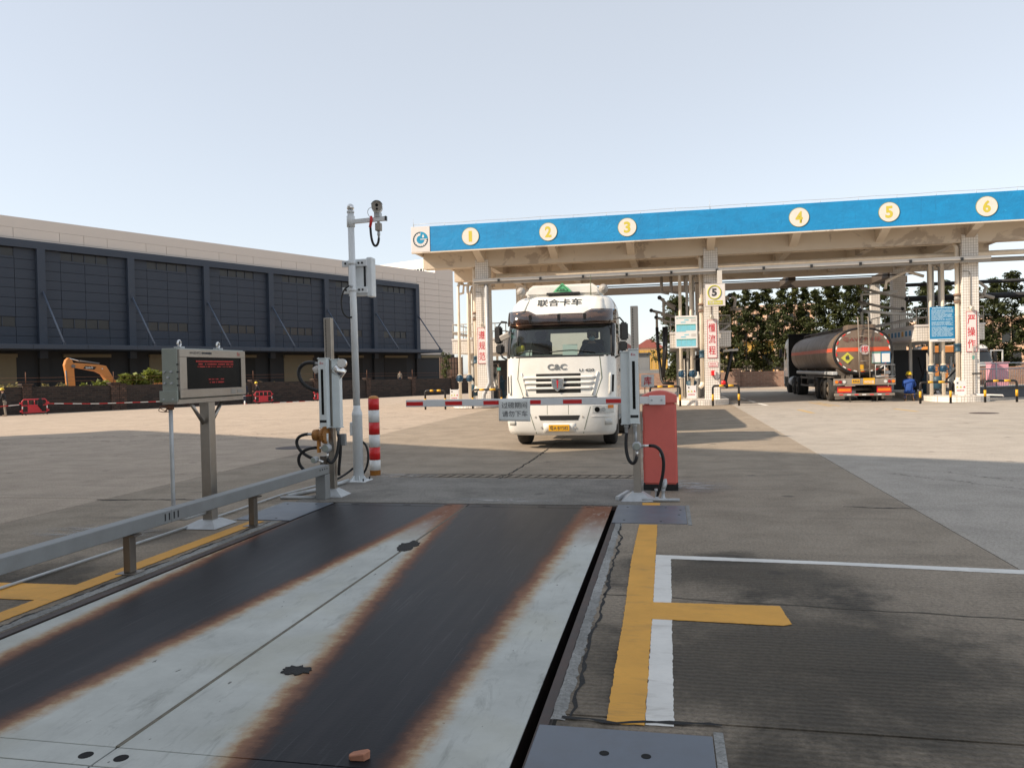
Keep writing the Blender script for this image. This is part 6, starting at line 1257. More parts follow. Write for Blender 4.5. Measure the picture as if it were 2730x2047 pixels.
# ------------------------------------------------ aluminium tanker under the canopy, seen from behind
def tanker():
    LX, LY = 8.32, 50.9
    t = thing('tanker_truck', 'dusty aluminium fuel tanker with an orange stripe parked under the canopy', 'truck', (LX, LY, 0)); cab = Cab(TAB)
    tractor_cab(t, cab); obj('roof_cap', MB().b(-.9, .9, .9, 2.19, 3.325, 3.50), 'truck_white', t, .05)
    obj('cab_core', MB().b(-1.0, 1.0, .7, 2.0, 1.4, 2.7), 'matt_black', t)
    obj('cab_rear', MB().b(-1.15, 1.15, 2.201, 2.25, .6, 3.45), 'matt_black', t); obj('wind_deflector', MB().b(-1.17, 1.17, 1.9, 2.6, 3.45, 3.52), 'matt_black', t)
    for s in (-1, 1): wheel(t, s*1.12, 1.42, .50, .30); obj('mirror', MB().box((s*1.36, .46, 2.42), (.17, .12, .55)), 'black_plastic', t, .03); obj('chassis_rail', MB().b(s*.42-.05, s*.42+.05, .5, 6.3, .60, .88), 'chassis_grey', t); obj('fuel_tank', MB().cyl((s*.92, 2.3, .72), (s*.92, 3.4, .72), .28, n=16), 'galvanised', t)
    for ya in (4.2, 5.5):
        for s in (-1, 1): wheel(t, s*1.22, ya, .50, .56, 'wheel', False, True)
    Y1 = 15.15
    # flip: the trailer's rear is at +y local, towards the camera after the half turn
    tk = tank_trailer(t, 3.3, Y1, (11.3, 12.6, 13.9), 'tank_metal', 'tank_stripe', True)
    rx, rz, zc = 1.20, .99, 2.22
    def ell(a, k=1.): c_, s_ = math.cos(a), math.sin(a); return (rx*k*abs(c_)**.86*(1 if c_ > 0 else -1), zc+rz*k*abs(s_)**.86*(1 if s_ > 0 else -1))
    rim = MB().tube([(ell(2*math.pi*i/44, .985)[0], Y1-.02, ell(2*math.pi*i/44, .985)[1]) for i in range(45)], .05, 7, False); obj('rear_rim', rim, 'rubber', t)
    e = MB(); N_ = 40; vs = [(0, Y1+.13, zc)]
    for k in (.35, .65, .94):
        for i in range(N_): x, z = ell(2*math.pi*i/N_, k); vs.append((x, Y1+.13*(1-k*k)+.01, z))
    fs = [(0, 1+i, 1+(i+1) % N_) for i in range(N_)]+[(1+j*N_+i, 1+(j+1)*N_+i, 1+(j+1)*N_+(i+1) % N_, 1+j*N_+(i+1) % N_) for j in range(2) for i in range(N_)]
    rp = obj('rear_dish', e.add(vs, fs, True), 'tank_metal', t, recalc=True); yb = Y1+.145
    dish = lambda x, z: Y1+.13*(1-min(1, (x/rx)**2+((z-zc)/rz)**2))+.012
    def band(z0, z1, xa, xb, m, nm):
        n = 14; vs = []
        for i in range(n+1):
            x = xa+(xb-xa)*i/n; vs += [(x, dish(x, z0)+.004, z0), (x, dish(x, z1)+.004, z1)]
        return obj(nm, MB().add(vs, [(2*i, 2*i+1, 2*i+3, 2*i+2) for i in range(n)], True), m, rp, recalc=False)
    band(2.20, 2.37, -1.08, 1.08, 'tank_stripe', 'rear_stripe')
    RT = (R(90), 0, math.pi); S_ = lambda x: -x            # local x runs right to left as seen from behind
    text('plate_number', '粤AW 751挂', (0.05, Y1+.10, 2.73), 1.55, .20, 'faded_red_text', rp, (R(96), 0, math.pi), .03, .012)
    d = obj('round_decal', MB().cyl((-.05, Y1+.13, 2.27), (-.05, Y1+.158, 2.27), .215, n=28), 'sign_pink', rp); text('character', '爆', (-.05, Y1+.160, 2.27), .30, .30, 'ink_red', d, RT, .002, .012)
    hz = obj('hazard_diamond', MB().prism([(.64, 1.68), (.90, 1.925), (.64, 2.17), (.38, 1.925)], 'y', Y1+.06, Y1+.115), 'lime', rp)
    fl = [(-.07, 0), (.07, 0), (.085, .06), (.05, .12), (.055, .16), (.0, .22), (-.01, .14), (-.05, .17), (-.09, .08)]; obj('flame', MB().prism([(.64-p[0], 1.86+p[1]) for p in fl], 'y', Y1+.116, Y1+.119), 'ink_grey', hz); obj('flame_bar', MB().b(.56, .72, Y1+.116, Y1+.119, 1.825, 1.84), 'ink_grey', hz)
    for x0, m_ in ((-.34, 'sign_green'), (-.72, 'board_blue')): q = obj('data_board', MB().b(x0-.36, x0, Y1+.07, Y1+.125, 1.68, 2.16), m_, rp); obj('board_face', MB().b(x0-.34, x0-.02, Y1+.1255, Y1+.129, 1.71, 2.09), 'board_white', q)
    # reflective dashes round the rear
    for i in range(26):
        a = 2*math.pi*(i+.5)/26
        if 1.15 < a < 2.0: continue
        x, z = ell(a, .90); obj('reflective_dash', MB().box((x, Y1+.045, z), (.14, .012, .045), 0, 0, -math.atan2(rz*math.cos(a), -rx*math.sin(a))), 'reflect_red' if i % 2 else 'reflect_white', rp)
    ld = obj('ladder', MB().tube([(.20, Y1+.30, 1.08), (.20, Y1+.22, 2.2), (.20, Y1+.16, 3.35), (.20, Y1+.10, 3.66), (.20, Y1-.2, 3.68)], .026, 8), 'dusty_beam', t); obj('ladder_stile', MB().tube([(-.22, Y1+.30, 1.08), (-.22, Y1+.22, 2.2), (-.22, Y1+.16, 3.35), (-.22, Y1+.10, 3.66), (-.22, Y1-.2, 3.68)], .026, 8), 'dusty_beam', ld)
    for z in (1.40, 1.78, 2.15, 2.52, 2.86, 3.18): obj('rung', MB().tube([(.20, Y1+.27-(z-1.1)*.05, z), (-.22, Y1+.27-(z-1.1)*.05, z)], .018, 6), 'dusty_beam', ld)
    obj('top_box', MB().b(-.55, .62, Y1-.9, Y1-.02, 3.12, 3.36), 'tank_metal', t, .02)
    cg = obj('rear_cage', MB().tube([(-.45, Y1+.25, 1.10), (-.45, Y1+.25, 1.60), (-1.22, Y1+.25, 1.60), (-1.22, Y1+.25, 1.10), (-.45, Y1+.25, 1.10)], .022, 6), 'galvanised', t); obj('cage_bar', MB().tube([(-.82, Y1+.25, 1.10), (-.82, Y1+.25, 1.60)], .02, 6), 'galvanised', cg)
    # rear beam with lamps and plates
    rb = obj('rear_beam', MB().b(-1.24, 1.24, Y1+.14, Y1+.30, .74, 1.03), 'dusty_beam', t, .01)
    for s in (-1, 1):
        for k, m_ in enumerate(('amber_lens', 'red_lens', 'clear_lens')): x = s*(1.14-.155*k); obj('rear_lamp', MB().cyl((x, Y1+.301, .89), (x, Y1+.325, .89), .068, n=18), m_, rb)
        ub = obj('reflector_board', MB().b(s*.80-.29, s*.80+.29, Y1+.16, Y1+.19, .42, .68), 'reflect_red', t); obj('reflector_inset', MB().b(s*.80-.25, s*.80+.25, Y1+.191, Y1+.197, .48, .61), 'amber_lens', ub)
        obj('mud_flap', MB().b(s*.95-.2, s*.95+.2, Y1-.05, Y1-.03, .12, .5), 'chassis_grey', t); obj('support_leg', MB().tube([(s*.55, Y1+.05, .40), (s*.55, Y1+.05, .02)], .03, 8), 'chassis_grey', t)
    obj('under_run_bar', MB().b(-1.22, 1.22, Y1+.12, Y1+.22, .28, .385), 'dusty_beam', t, .01)
    for k in range(7): obj('bar_mark', MB().b(-1.0+k*.31, -.84+k*.31, Y1+.2205, Y1+.224, .31, .355), 'reflect_white' if k % 2 else 'reflect_red', t)
    pl_ = obj('rear_plate', MB().b(-.40, .06, Y1+.301, Y1+.314, .78, 1.04), 'plate_yellow', t); text('plate_number', 'W751挂', (-.17, Y1+.315, .88), .40, .14, 'board_white', pl_, RT, .002, .012)
    p2 = obj('cargo_plate', MB().b(.20, .52, Y1+.301, Y1+.312, .82, 1.0), 'plate_yellow', t); text('print', '危险品', (.36, Y1+.313, .91), .27, .11, 'ink_grey', p2, RT, .002, .015)
    wt = obj('warning_label', MB().b(-.02, .14, Y1+.115, Y1+.125, 1.34, 1.62), 'hazard_yellow', rp)
    t.rotation_euler = (0, 0, math.pi)
    t.location = (LX, LY, 0)
    return t
tk = tanker()
# ---------------------------------------------------------------- people
def person(label, loc, rz, J, cloth, head_mat='skin', hat=None, mask=False, scale=1., upper_only=False):
    """J: joint name -> position; one continuous skinned body, coloured by limb"""
    t = thing('person', label, 'person', loc, rz); t.scale = (scale,)*3
    names = ['pelvis', 'belly', 'chest', 'neck', 'chin', 'head', 'crown'] + [s+j for s in 'lr' for j in ('shoulder', 'elbow', 'wrist', 'palm')] + ([] if upper_only else [s+j for s in 'lr' for j in ('hip', 'knee', 'ankle', 'heel', 'toe')])
    rad = dict(pelvis=(.155, .115), belly=(.145, .105), chest=(.17, .115), neck=(.058, .058), chin=(.062, .07), head=(.078, .092), crown=(.055, .062), shoulder=(.075, .07), elbow=(.048, .048), wrist=(.032, .032), palm=(.026, .04), hip=(.095, .095), knee=(.066, .066), ankle=(.045, .045), heel=(.045, .05), toe=(.042, .03))
    E = [('pelvis', 'belly'), ('belly', 'chest'), ('chest', 'neck'), ('neck', 'chin'), ('chin', 'head'), ('head', 'crown')]
    for s in 'lr':
        E += [('chest', s+'shoulder'), (s+'shoulder', s+'elbow'), (s+'elbow', s+'wrist'), (s+'wrist', s+'palm')]
        if not upper_only: E += [('pelvis', s+'hip'), (s+'hip', s+'knee'), (s+'knee', s+'ankle'), (s+'ankle', s+'heel'), (s+'heel', s+'toe')]
    ix = {n: i for i, n in enumerate(names)}
    me = bpy.data.meshes.new('body_src'); me.from_pydata([J[n] for n in names], [(ix[a], ix[b_]) for a, b_ in E], [])
    o = bpy.data.objects.new('body_src', me); COL.objects.link(o); sk = o.modifiers.new('skin', 'SKIN'); sk.use_smooth_shade = True
    for n in names:
        v = me.skin_vertices[0].data[ix[n]]; k = n if n in rad else n[1:]; v.radius = rad[k]; v.use_root = (n == 'pelvis')
    o.modifiers.new('sub', 'SUBSURF').levels = 1
    bpy.context.view_layer.update(); m2 = bpy.data.meshes.new_from_object(o.evaluated_get(bpy.context.evaluated_depsgraph_get())); bpy.data.objects.remove(o)
    m2.materials.clear(); slots = list(dict.fromkeys([cloth['top'], cloth['legs'], cloth['feet'], 'skin']))
    for s in slots: m2.materials.append(MT[s])
    seg = {}
    def part_of(a, b_):
        k = {a.lstrip('lr') if a not in names[:7] else a, b_}
        if b_ in ('chin', 'head', 'crown') or b_.endswith('palm'): return 'skin'
        if b_.endswith(('heel', 'toe')): return cloth['feet']
        if b_.endswith(('hip', 'knee', 'ankle')): return cloth['legs']
        return cloth['top']
    segs = [(Vector(J[a]), Vector(J[b_]), slots.index(part_of(a, b_))) for a, b_ in E]
    for p in m2.polygons:
        c = p.center; best = None
        for a, b_, si in segs:
            d = b_-a; f = max(0, min(1, (c-a).dot(d)/max(1e-9, d.length_squared))); q = (c-(a+d*f)).length
            if best is None or q < best[0]: best = (q, si)
        p.material_index = best[1]; p.use_smooth = True
    b_ = bpy.data.objects.new('body', m2); COL.objects.link(b_); b_.parent = t
    H_, Cn = Vector(J['head']), Vector(J['chin']); up = (Vector(J['crown'])-Cn).normalized(); fw = Vector(J.get('face', (0, -1, 0))).normalized(); sd = fw.cross(up).normalized()
    def at(f, s_, u): return H_+fw*f+sd*s_+up*u
    nose = MB().tube([at(.085, 0, .02), at(.115, 0, -.018), at(.09, 0, -.03)], [.008, .014, .01], 6); obj('nose', nose, 'skin', b_)
    for s_ in (-1, 1):
        obj('eye', MB().sph(at(.082, .03*s_, .022), .011, 6, 5), 'hair_black', b_); obj('ear', MB().sph(at(0, .083*s_, 0), (.018, .028, .035), 6, 5), 'skin', b_)
    obj('mouth', MB().tube([at(.086, -.022, -.055), at(.09, 0, -.056), at(.086, .022, -.055)], .006, 5), 'ink_red', b_)
    if mask: obj('face_mask', MB().sph(at(.055, 0, -.045), (.068, .055, .058), 12, 8), 'mask_blue', b_)
    hr = MB().sph(at(-.012, 0, .045), (.088, .10, .085), 12, 8); obj('hair', hr, 'hair_black', b_)
    if hat == 'helmet':
        hm = MB().lathe([(.155, 0), (.15, .012), (.118, .018), (.115, .07), (.09, .125), (.045, .15), (.0101, .155)], (0, 0, 0), n=18)
        q = up.to_track_quat('Z', 'Y').to_matrix().to_4x4(); hm.xf(Matrix.Translation(at(0, 0, .045)) @ q); obj('hard_hat', hm, 'helmet_yellow', t)
    if hat == 'cap': obj('cap', MB().sph(at(0, 0, .06), (.105, .115, .075), 14, 8).sph(at(.10, 0, .06), (.075, .075, .014), 10, 6), 'cap_khaki', t)
    for s in 'lr':           # hands: palm is in the body, add five fingers
        w_, pm = Vector(J[s+'wrist']), Vector(J[s+'palm']); d = (pm-w_).normalized(); a = d.orthogonal().normalized(); n_ = d.cross(a); sg = 1 if s == 'l' else -1
        for k, L in enumerate((.068, .08, .075, .058)):
            p0 = pm+a*(.030-.02*k)+d*.012; p1 = p0+d*L*.55+n_*.010; p2 = p1+d*L*.38+n_*.03; obj('finger', MB().tube([p0-d*.02, p0, p1, p2], [.009, .009, .008, .006], 6), 'skin', b_)
        p0 = pm+a*.034-d*.02; obj('thumb', MB().tube([p0, p0+a*.025+d*.02, p0+a*.030+d*.05+n_*.012], [.011, .010, .007], 6), 'skin', b_)
    return t
def stand(bend=0., arms='down', stride=.0, look=(0, -1, -.2)):
    f = -bend; J = dict(pelvis=(0, 0, .95), belly=(0, f*.25, 1.10), chest=(0, f*.7, 1.32), neck=(0, f*1.0, 1.49), chin=(0, f*1.1-.01, 1.555), head=(0, f*1.18-.015, 1.635), crown=(0, f*1.22-.01, 1.72), face=look)
    for s, sg in (('l', 1), ('r', -1)):
        st_ = stride*sg
        J[s+'hip'] = (.095*sg, 0, .90); J[s+'knee'] = (.105*sg, -.02+st_*.6, .50); J[s+'ankle'] = (.11*sg, .02+st_, .085); J[s+'heel'] = (.112*sg, .05+st_, .04); J[s+'toe'] = (.125*sg, -.16+st_, .035)
        J[s+'shoulder'] = (.185*sg, f*.8, 1.41)
        if arms == 'down': J[s+'elbow'] = (.24*sg, f*.8+.02, 1.13); J[s+'wrist'] = (.235*sg, f*.8-.06, .90); J[s+'palm'] = (.235*sg, f*.8-.075, .84)
        else: J[s+'elbow'] = (.235*sg, f*.8-.06, 1.14); J[s+'wrist'] = (.13*sg, f*.8-.27, 1.06); J[s+'palm'] = (.10*sg, f*.8-.33, 1.05)
    return J
def spot(n, d): q = nd(n, d); return (q.x, q.y, gz(q.x, q.y)+.002)
person('worker in a yellow helmet, black jacket and pale trousers at far left', spot(-52.5, 19.25), R(-60), stand(.10, 'fwd', .06), dict(top='cloth_black', legs='cloth_khaki', feet='boot_tan'), hat='helmet', scale=.95)
person('worker in a yellow helmet and all black clothes beside the second red barrier', spot(-52.4, 37.15), R(-75), stand(.16, 'fwd', .05), dict(top='cloth_black', legs='cloth_black', feet='cloth_black'), hat='helmet', scale=.97)
person('worker in dark clothes and red boots half hidden by the display cabinet', spot(-53, 36.25), R(60), stand(.06, 'down', .10), dict(top='cloth_navy', legs='cloth_navy', feet='boot_red'), scale=1.0)
q = nd(-70, 70.7); person('distant worker in grey standing behind the brick wall near the dock', (q.x, q.y, .25), R(20), stand(.02, 'down'), dict(top='cloth_khaki', legs='cloth_navy', feet='cloth_black'), scale=1.0)
# seated worker in blue at the right island, back to the camera
SJ = dict(pelvis=(0, 0, .42), belly=(0, -.04, .57), chest=(0, -.12, .79), neck=(0, -.19, .95), chin=(0, -.22, 1.01), head=(0, -.235, 1.09), crown=(0, -.23, 1.175), face=(0, -1, -.35))
for s, sg in (('l', 1), ('r', -1)):
    SJ[s+'hip'] = (.10*sg, -.03, .40); SJ[s+'knee'] = (.17*sg, -.44, .44); SJ[s+'ankle'] = (.16*sg, -.40, .09); SJ[s+'heel'] = (.16*sg, -.36, .04); SJ[s+'toe'] = (.17*sg, -.57, .035)
    SJ[s+'shoulder'] = (.19*sg, -.14, .88); SJ[s+'elbow'] = (.24*sg, -.28, .66); SJ[s+'wrist'] = (.13*sg, -.47, .58); SJ[s+'palm'] = (.10*sg, -.53, .57)
person('worker in blue overalls and yellow helmet sitting on a stool, back turned', (10.22, 36.0, .0), R(160), SJ, dict(top='cloth_blue', legs='cloth_blue', feet='cloth_black'), hat='helmet', scale=1.0)
t = thing('stool', 'small wooden stool under the seated worker in blue', 'stool', (10.24, 36.02, 0), world=True); obj('seat', MB().b(10.06, 10.42, 35.88, 36.16, .28, .32), 'wood', t, .01)
for dx in (-.15, .15):
    for dy in (-.11, .11): obj('leg', MB().tube([(10.24+dx*1.1, 36.02+dy*1.1, 0), (10.24+dx*.8, 36.02+dy*.8, .28)], .018, 6), 'wood', t)
# driver (upper body shows above the dash)
DJ = dict(pelvis=(0, 0, .0), belly=(0, -.02, .14), chest=(0, -.05, .36), neck=(0, -.07, .53), chin=(0, -.085, .595), head=(0, -.09, .675), crown=(0, -.085, .76), face=(0, -1, -.05))
for s, sg in (('l', 1), ('r', -1)): DJ[s+'shoulder'] = (.19*sg, -.05, .45); DJ[s+'elbow'] = (.27*sg, -.16, .24); DJ[s+'wrist'] = (.20*sg, -.36, .26); DJ[s+'palm'] = (.19*sg, -.42, .28)
person('masked driver in a cap behind the windscreen of the white truck', (-2.25+.60, 16.02+1.22, 1.74), R(8), DJ, dict(top='cloth_navy', legs='cloth_navy', feet='cloth_navy'), hat='cap', mask=True, upper_only=True, scale=1.0)

# ---------------------------------------------------------------- yard items on the left
def water_barrier(d, n, label, rz, cloth=False):
    q = spot(n, d); t = thing('plastic_barrier', label, 'barrier', q, R(65)+rz, group='red plastic barriers')
    W_ = .72
    obj('lower_panel', MB().b(-W_*.55, W_*.55, -.03, .03, .16, .58), 'plastic_red', t, .015)
    fr = [(-W_, 0, .16), (-W_, 0, .86), (-W_+.1, 0, .97), (W_-.1, 0, .97), (W_, 0, .86), (W_, 0, .16)]; obj('frame', MB().tube(fr, .035, 8), 'plastic_red', t)
    for z in (.17, .60): obj('cross_rail', MB().tube([(-W_, 0, z), (W_, 0, z)], .032, 8), 'plastic_red', t)
    for x in (-.36, 0, .36): obj('slat', MB().tube([(x, 0, .60), (x, 0, .96)], .026, 8), 'plastic_red', t)
    for s in (-1, 1):
        for z in (.22, .70): obj('hinge_lug', MB().b(s*(W_+.06)-.07, s*(W_+.06)+.07, -.04, .04, z, z+.10), 'plastic_red', t, .01)
        obj('reflector', MB().b(s*W_-.03, s*W_+.03, -.042, -.036, .40, .56), 'reflect_white', t); obj('foot', MB().tube([(s*.62, -.24, .03), (s*.62, 0, .17), (s*.62, .24, .03)], .03, 6), 'matt_black', t)
    if cloth:
        o = obj('jacket', MB().sph((.32, -.04, .72), (.17, .07, .30), 10, 8).sph((.38, -.05, .5), (.10, .05, .2), 8, 6), 'cloth_black', None); o.location = q; o.rotation_euler = (0, 0, R(65)+rz); tag(o, 'black jacket hung over the leftmost red plastic barrier', 'jacket')
water_barrier(20.65, -51.9, 'red plastic barrier with a black jacket on it, at far left', R(4), True); water_barrier(37.2, -51.9, 'red plastic barrier behind the worker in black', R(-4)); water_barrier(42.85, -51.9, 'red plastic barrier behind the left sensor post', R(10))
def tape(label, pts, seed):
    t = thing('warning_tape', label, 'tape', pts[0], world=True); P = [Vector(p) for p in pts]; L = sum((b_-a).length for a, b_ in zip(P, P[1:])); n = max(4, int(L/.55)); S_ = []
    for k in range(n+1):
        d = L*k/n
        for a, b_ in zip(P, P[1:]):
            l = (b_-a).length
            if d <= l+1e-6: S_.append(a+(b_-a)*(d/l)); break
            d -= l
    for k in range(len(S_)-1):
        a, b_ = S_[k], S_[k+1]; obj('tape_stripe', MB().add([a, b_, b_+Vector((0, 0, .055)), a+Vector((0, 0, .055))], [(0, 1, 2, 3)]), 'tape_white' if k % 2 else 'tape_red', t, recalc=False)
tape('red and white tape left of the leftmost barrier', [tuple(nd(-52.3, 14, .15)), tuple(nd(-52.3, 18.9, .19)), tuple(nd(-52.3, 19.95, .25))], 1)
tape('long red and white tape sagging between the barriers along the brick wall', [tuple(nd(-52.3, 21.4, .26)), tuple(nd(-52.3, 24.5, .10)), tuple(nd(-52.3, 29, .05)), tuple(nd(-52.3, 34, .12)), tuple(nd(-52.3, 36.4, .20))], 2)
tape('red and white tape fallen on the ground right of the second barrier', [tuple(nd(-52.3, 38.4, gz(*nd(-52.3, 38.4).xy)+.004)), tuple(nd(-52.2, 42.1, gz(*nd(-52.2, 42.1).xy)+.004))], 3)
q = spot(-52.2, 35.7); t = tag(obj('water_bottle', MB().lathe([(.05, 0), (.055, .02), (.055, .2), (.05, .24), (.02, .28), (.02, .31)], q, n=10), 'paper'), 'pale bottle on the ground beside the red boots', 'bottle')
# excavator behind the wall
def excavator():
    q = nd(-66, 0, 0); t = thing('excavator', 'orange excavator arm rising behind the brick wall', 'excavator', (q.x, q.y, gz(q.x, q.y)), R(65)); t.location.z = 0
    boom = [(32.15, 1.75), (32.25, 2.05), (31.75, 2.86), (31.3, 2.94), (29.3, 3.12), (29.05, 2.98), (29.1, 2.80), (31.0, 2.40), (31.45, 2.15), (31.9, 1.3), (34.2, .4), (34.4, .8), (32.6, 1.5)]
    b_ = obj('boom', MB().prism([(31.75, 2.86), (31.3, 2.94), (29.3, 3.12), (29.05, 2.98), (29.1, 2.80), (31.0, 2.40), (31.45, 2.15), (32.1, 1.1), (33.6, .3), (33.9, .7), (32.4, 1.7)], 'y', -.28, .28), 'excavator_orange', t, .03)
    obj('stick', MB().prism([(28.83, 3.55), (28.62, 3.35), (28.50, 2.95), (28.62, 2.2), (28.70, 1.0), (28.8, .3), (29.2, .3), (29.28, 1.3), (29.22, 2.5), (29.26, 2.95), (29.05, 3.4)], 'y', -.2, .2), 'excavator_orange', t, .03)
    obj('stick_cylinder', MB().tube([(28.9, 0, 3.5), (29.8, 0, 3.25)], .045, 8), 'chrome', t); obj('stick_ram', MB().tube([(29.75, 0, 3.27), (31.3, 0, 3.05)], .075, 8), 'excavator_grey', t); obj('bucket_ram', MB().tube([(28.56, -.22, 2.5), (28.66, -.22, 1.2)], .06, 8), 'excavator_grey', t)
    obj('pivot', MB().cyl((29.12, -.34, 2.85), (29.12, .34, 2.85), .14, n=14), 'excavator_grey', t)
    lp = obj('name_patch', MB().prism([(29.85, 2.62), (30.75, 2.55), (30.95, 2.78), (30.05, 2.88)], 'y', -.287, -.2805), 'matt_black', b_); text('name_print', 'SANY', (30.38, -.288, 2.71), .62, .16, 'board_white', lp, (R(90), 0, 0), .0, .02)
    obj('work_lamp', MB().sph((31.4, -.3, 2.62), .06, 8, 6), 'clear_lens', b_)
    obj('upper_body', MB().b(32.6, 36.6, -1.3, 1.3, .4, 1.5), 'excavator_orange', t, .08); obj('cab', MB().b(33.0, 34.6, -1.3, -.3, 1.5, 1.9), 'excavator_grey', t, .08)
    for s in (-1, 1): obj('track', MB().b(32.2, 36.4, s*1.1-.3, s*1.1+.3, -.7, .3), 'matt_black', t, .15)
excavator()
# ---------------------------------------------------------------- vegetation
def leaves(rnd, clumps, size, per, flat=.7):
    """many small leaf faces through a set of clump ellipsoids"""
    vs = []; fs = []
    for (c, r) in clumps:
        for k in range(per):
            while True:
                p = Vector((rnd.uniform(-1, 1), rnd.uniform(-1, 1), rnd.uniform(-1, 1)))
                if p.length < 1: break
            p = p*(.55+.45*rnd.random()); q = Vector(c)+Vector((p.x*r[0], p.y*r[1], p.z*r[2]))
            a = Vector((rnd.gauss(0, 1), rnd.gauss(0, 1), rnd.gauss(0, .6))).normalized(); b_ = a.cross(Vector((rnd.gauss(0, .5), rnd.gauss(0, .5), 1))).normalized()
            s = size*rnd.uniform(.6, 1.3); i = len(vs)
            vs += [q-a*s, q+b_*s*.45+Vector((0, 0, .1*s)), q+a*s, q-b_*s*.45]; fs.append((i, i+1, i+2, i+3))
    return MB().add(vs, fs)
def make_tree(label, loc, seed, h, rad, leafm='leaf_tree', low=.18, dens=1., group='row of slender trees behind the rear wall', leafsize=.145):
    rnd = random.Random(seed); t = thing('tree', label, 'tree', loc, rnd.uniform(0, 6), group=group); tr = MB(); pts = [(0, 0, -.1)]; x = y = 0
    for k in range(1, 9): x += rnd.uniform(-.05, .05); y += rnd.uniform(-.05, .05); pts.append((x, y, h*.96*k/8))
    tr.tube(pts, [.085-.0085*k for k in range(9)], 7); clumps = []; n = int(38*dens)
    for k in range(n):
        f = low+(1-low)*(k+rnd.random())/n; z = h*f; i = min(7, int(f*8/.96)); b0 = Vector(pts[i]).lerp(Vector(pts[i+1]), .5); a = rnd.uniform(0, 2*math.pi)
        prof = (math.sin(min(1, (f-low)/(1-low)*1.25+.18)*math.pi*.72)**.8)*(1-.72*max(0, f-.62)/.38); L = rad*prof*rnd.uniform(.25, 1.0)
        e = Vector((b0.x+L*math.cos(a), b0.y+L*math.sin(a), z+.15*L)); tr.tube([(b0.x, b0.y, z-.35*L), tuple(e)], [.022, .006], 5)
        s = rnd.uniform(.30, .58)*(.6+.5*prof)*rad/1.1; clumps.append((e, (s*1.25, s*1.25, s*.75)))
    for k in range(4): clumps.append(((x, y, h*(.90+.032*k)), (.22-.05*k, .22-.05*k, .25)))
    obj('trunk', tr, 'bark', t); obj('crown', leaves(rnd, clumps, leafsize, int(85*rad/1.1), .7), leafm, t, recalc=False)
    return t
protos = []
xs = [4.9, 5.8, 6.6, 7.5, 8.45, 9.45, 10.45, 11.3, 12.15, 12.95, 13.7, 14.5, 15.4, 16.3, 17.2, 18.1]
hs = [7.6, 7.9, 8.2, 7.8, 8.3, 8.2, 8.1, 8.15, 7.7, 8.3, 8.0, 8.1, 8.3, 8.1, 8.2, 7.8]
for i, (x, h) in enumerate(zip(xs, hs)):
    y = 69.0-.23*(x-5)+.5*math.sin(i*2.1); make_tree('%s tree from the left in the row behind the tanker' % ORD[i], (x, y, 0), 11+i, h, 1.12+.12*math.sin(i*1.7), 'leaf_tree' if i % 3 else 'leaf_olive', .16, 1.25)
xs = [20.4, 22.0, 23.3, 24.7, 26.2, 27.6, 29.2, 30.8, 32.3]
for i, x in enumerate(xs): make_tree('%s tree from the left in the row right of the right pillar' % ORD[i], (x, 67-.22*(x-20)+.6*math.sin(i*1.9), 0), 51+i, (7.9, 8.0, 7.4, 7.8, 8.4, 8.1, 8.3, 8.2, 8.5)[i], 1.25, 'leaf_tree', .12, 1.4)
make_tree('broad dark tree behind the loading arms left of the middle pillar', (.9, 60.5, 0), 81, 6.9, 1.7, 'leaf_tree', .10, 1.8, None, .16)
def bush(label, n, d, w_, h, leafm, seed, size, per=60, group=None, cl=14, base=None):
    rnd = random.Random(seed); q = nd(n, d); z0 = gz(q.x, q.y) if base is None else base; t = thing('bush', label, 'bush', (q.x, q.y, z0), R(65), group=group); st_ = MB(); C_ = []
    for k in range(cl):
        x = rnd.uniform(-w_, w_); y = rnd.uniform(-.6, .6); f = rnd.uniform(.45, .95)*(1-.35*abs(x)/w_); e = (x, y, h*f); st_.tube([(x*.5, y*.4, 0), (x*.8, y*.8, h*f*.6), e], [.03, .02, .008], 5); s = rnd.uniform(.3, .5); C_.append((e, (s*1.2, s, s*.8)))
    obj('stems', st_, 'bark', t); obj('foliage', leaves(rnd, C_, size, per), leafm, t, recalc=False)
G_ = 'bushes behind the brick wall'
bush('low bush at the foot of the excavator boom', -59.5, 28.1, 1.5, 2.5, 'leaf_bush', 1, .20, 60, G_, 16); bush('tall leafy green bush right of the excavator', -60, 30.6, 1.3, 3.15, 'leaf_bush', 2, .22, 70, G_, 18); bush('tallest leafy green bush left of the display cabinet', -60, 32.9, 1.4, 3.55, 'leaf_bush', 3, .22, 70, G_, 20); bush('leafy green bush hidden behind the display cabinet', -60, 35.2, 1.4, 3.2, 'leaf_bush', 4, .22, 60, G_, 16)
bush('dry yellowish bush at the left edge behind the brick wall', -58, 21.6, 1.1, 2.3, 'leaf_dry', 5, .13, 60, G_, 14); bush('dry bush left of the excavator stick', -58, 24.4, 1.5, 2.2, 'leaf_dry', 6, .13, 45, G_, 14); bush('withered bush behind the wall right of the display cabinet', -57, 40.6, 1.0, 2.5, 'leaf_dead', 7, .10, 22, G_, 10); bush('small dry tuft behind the wall near the left sensor post', -57, 42.3, .6, 2.3, 'leaf_dry', 8, .10, 40, G_, 6); bush('withered twiggy bush between the dry bush and the excavator', -58, 26.3, .9, 2.5, 'leaf_dead', 9, .10, 18, G_, 10)
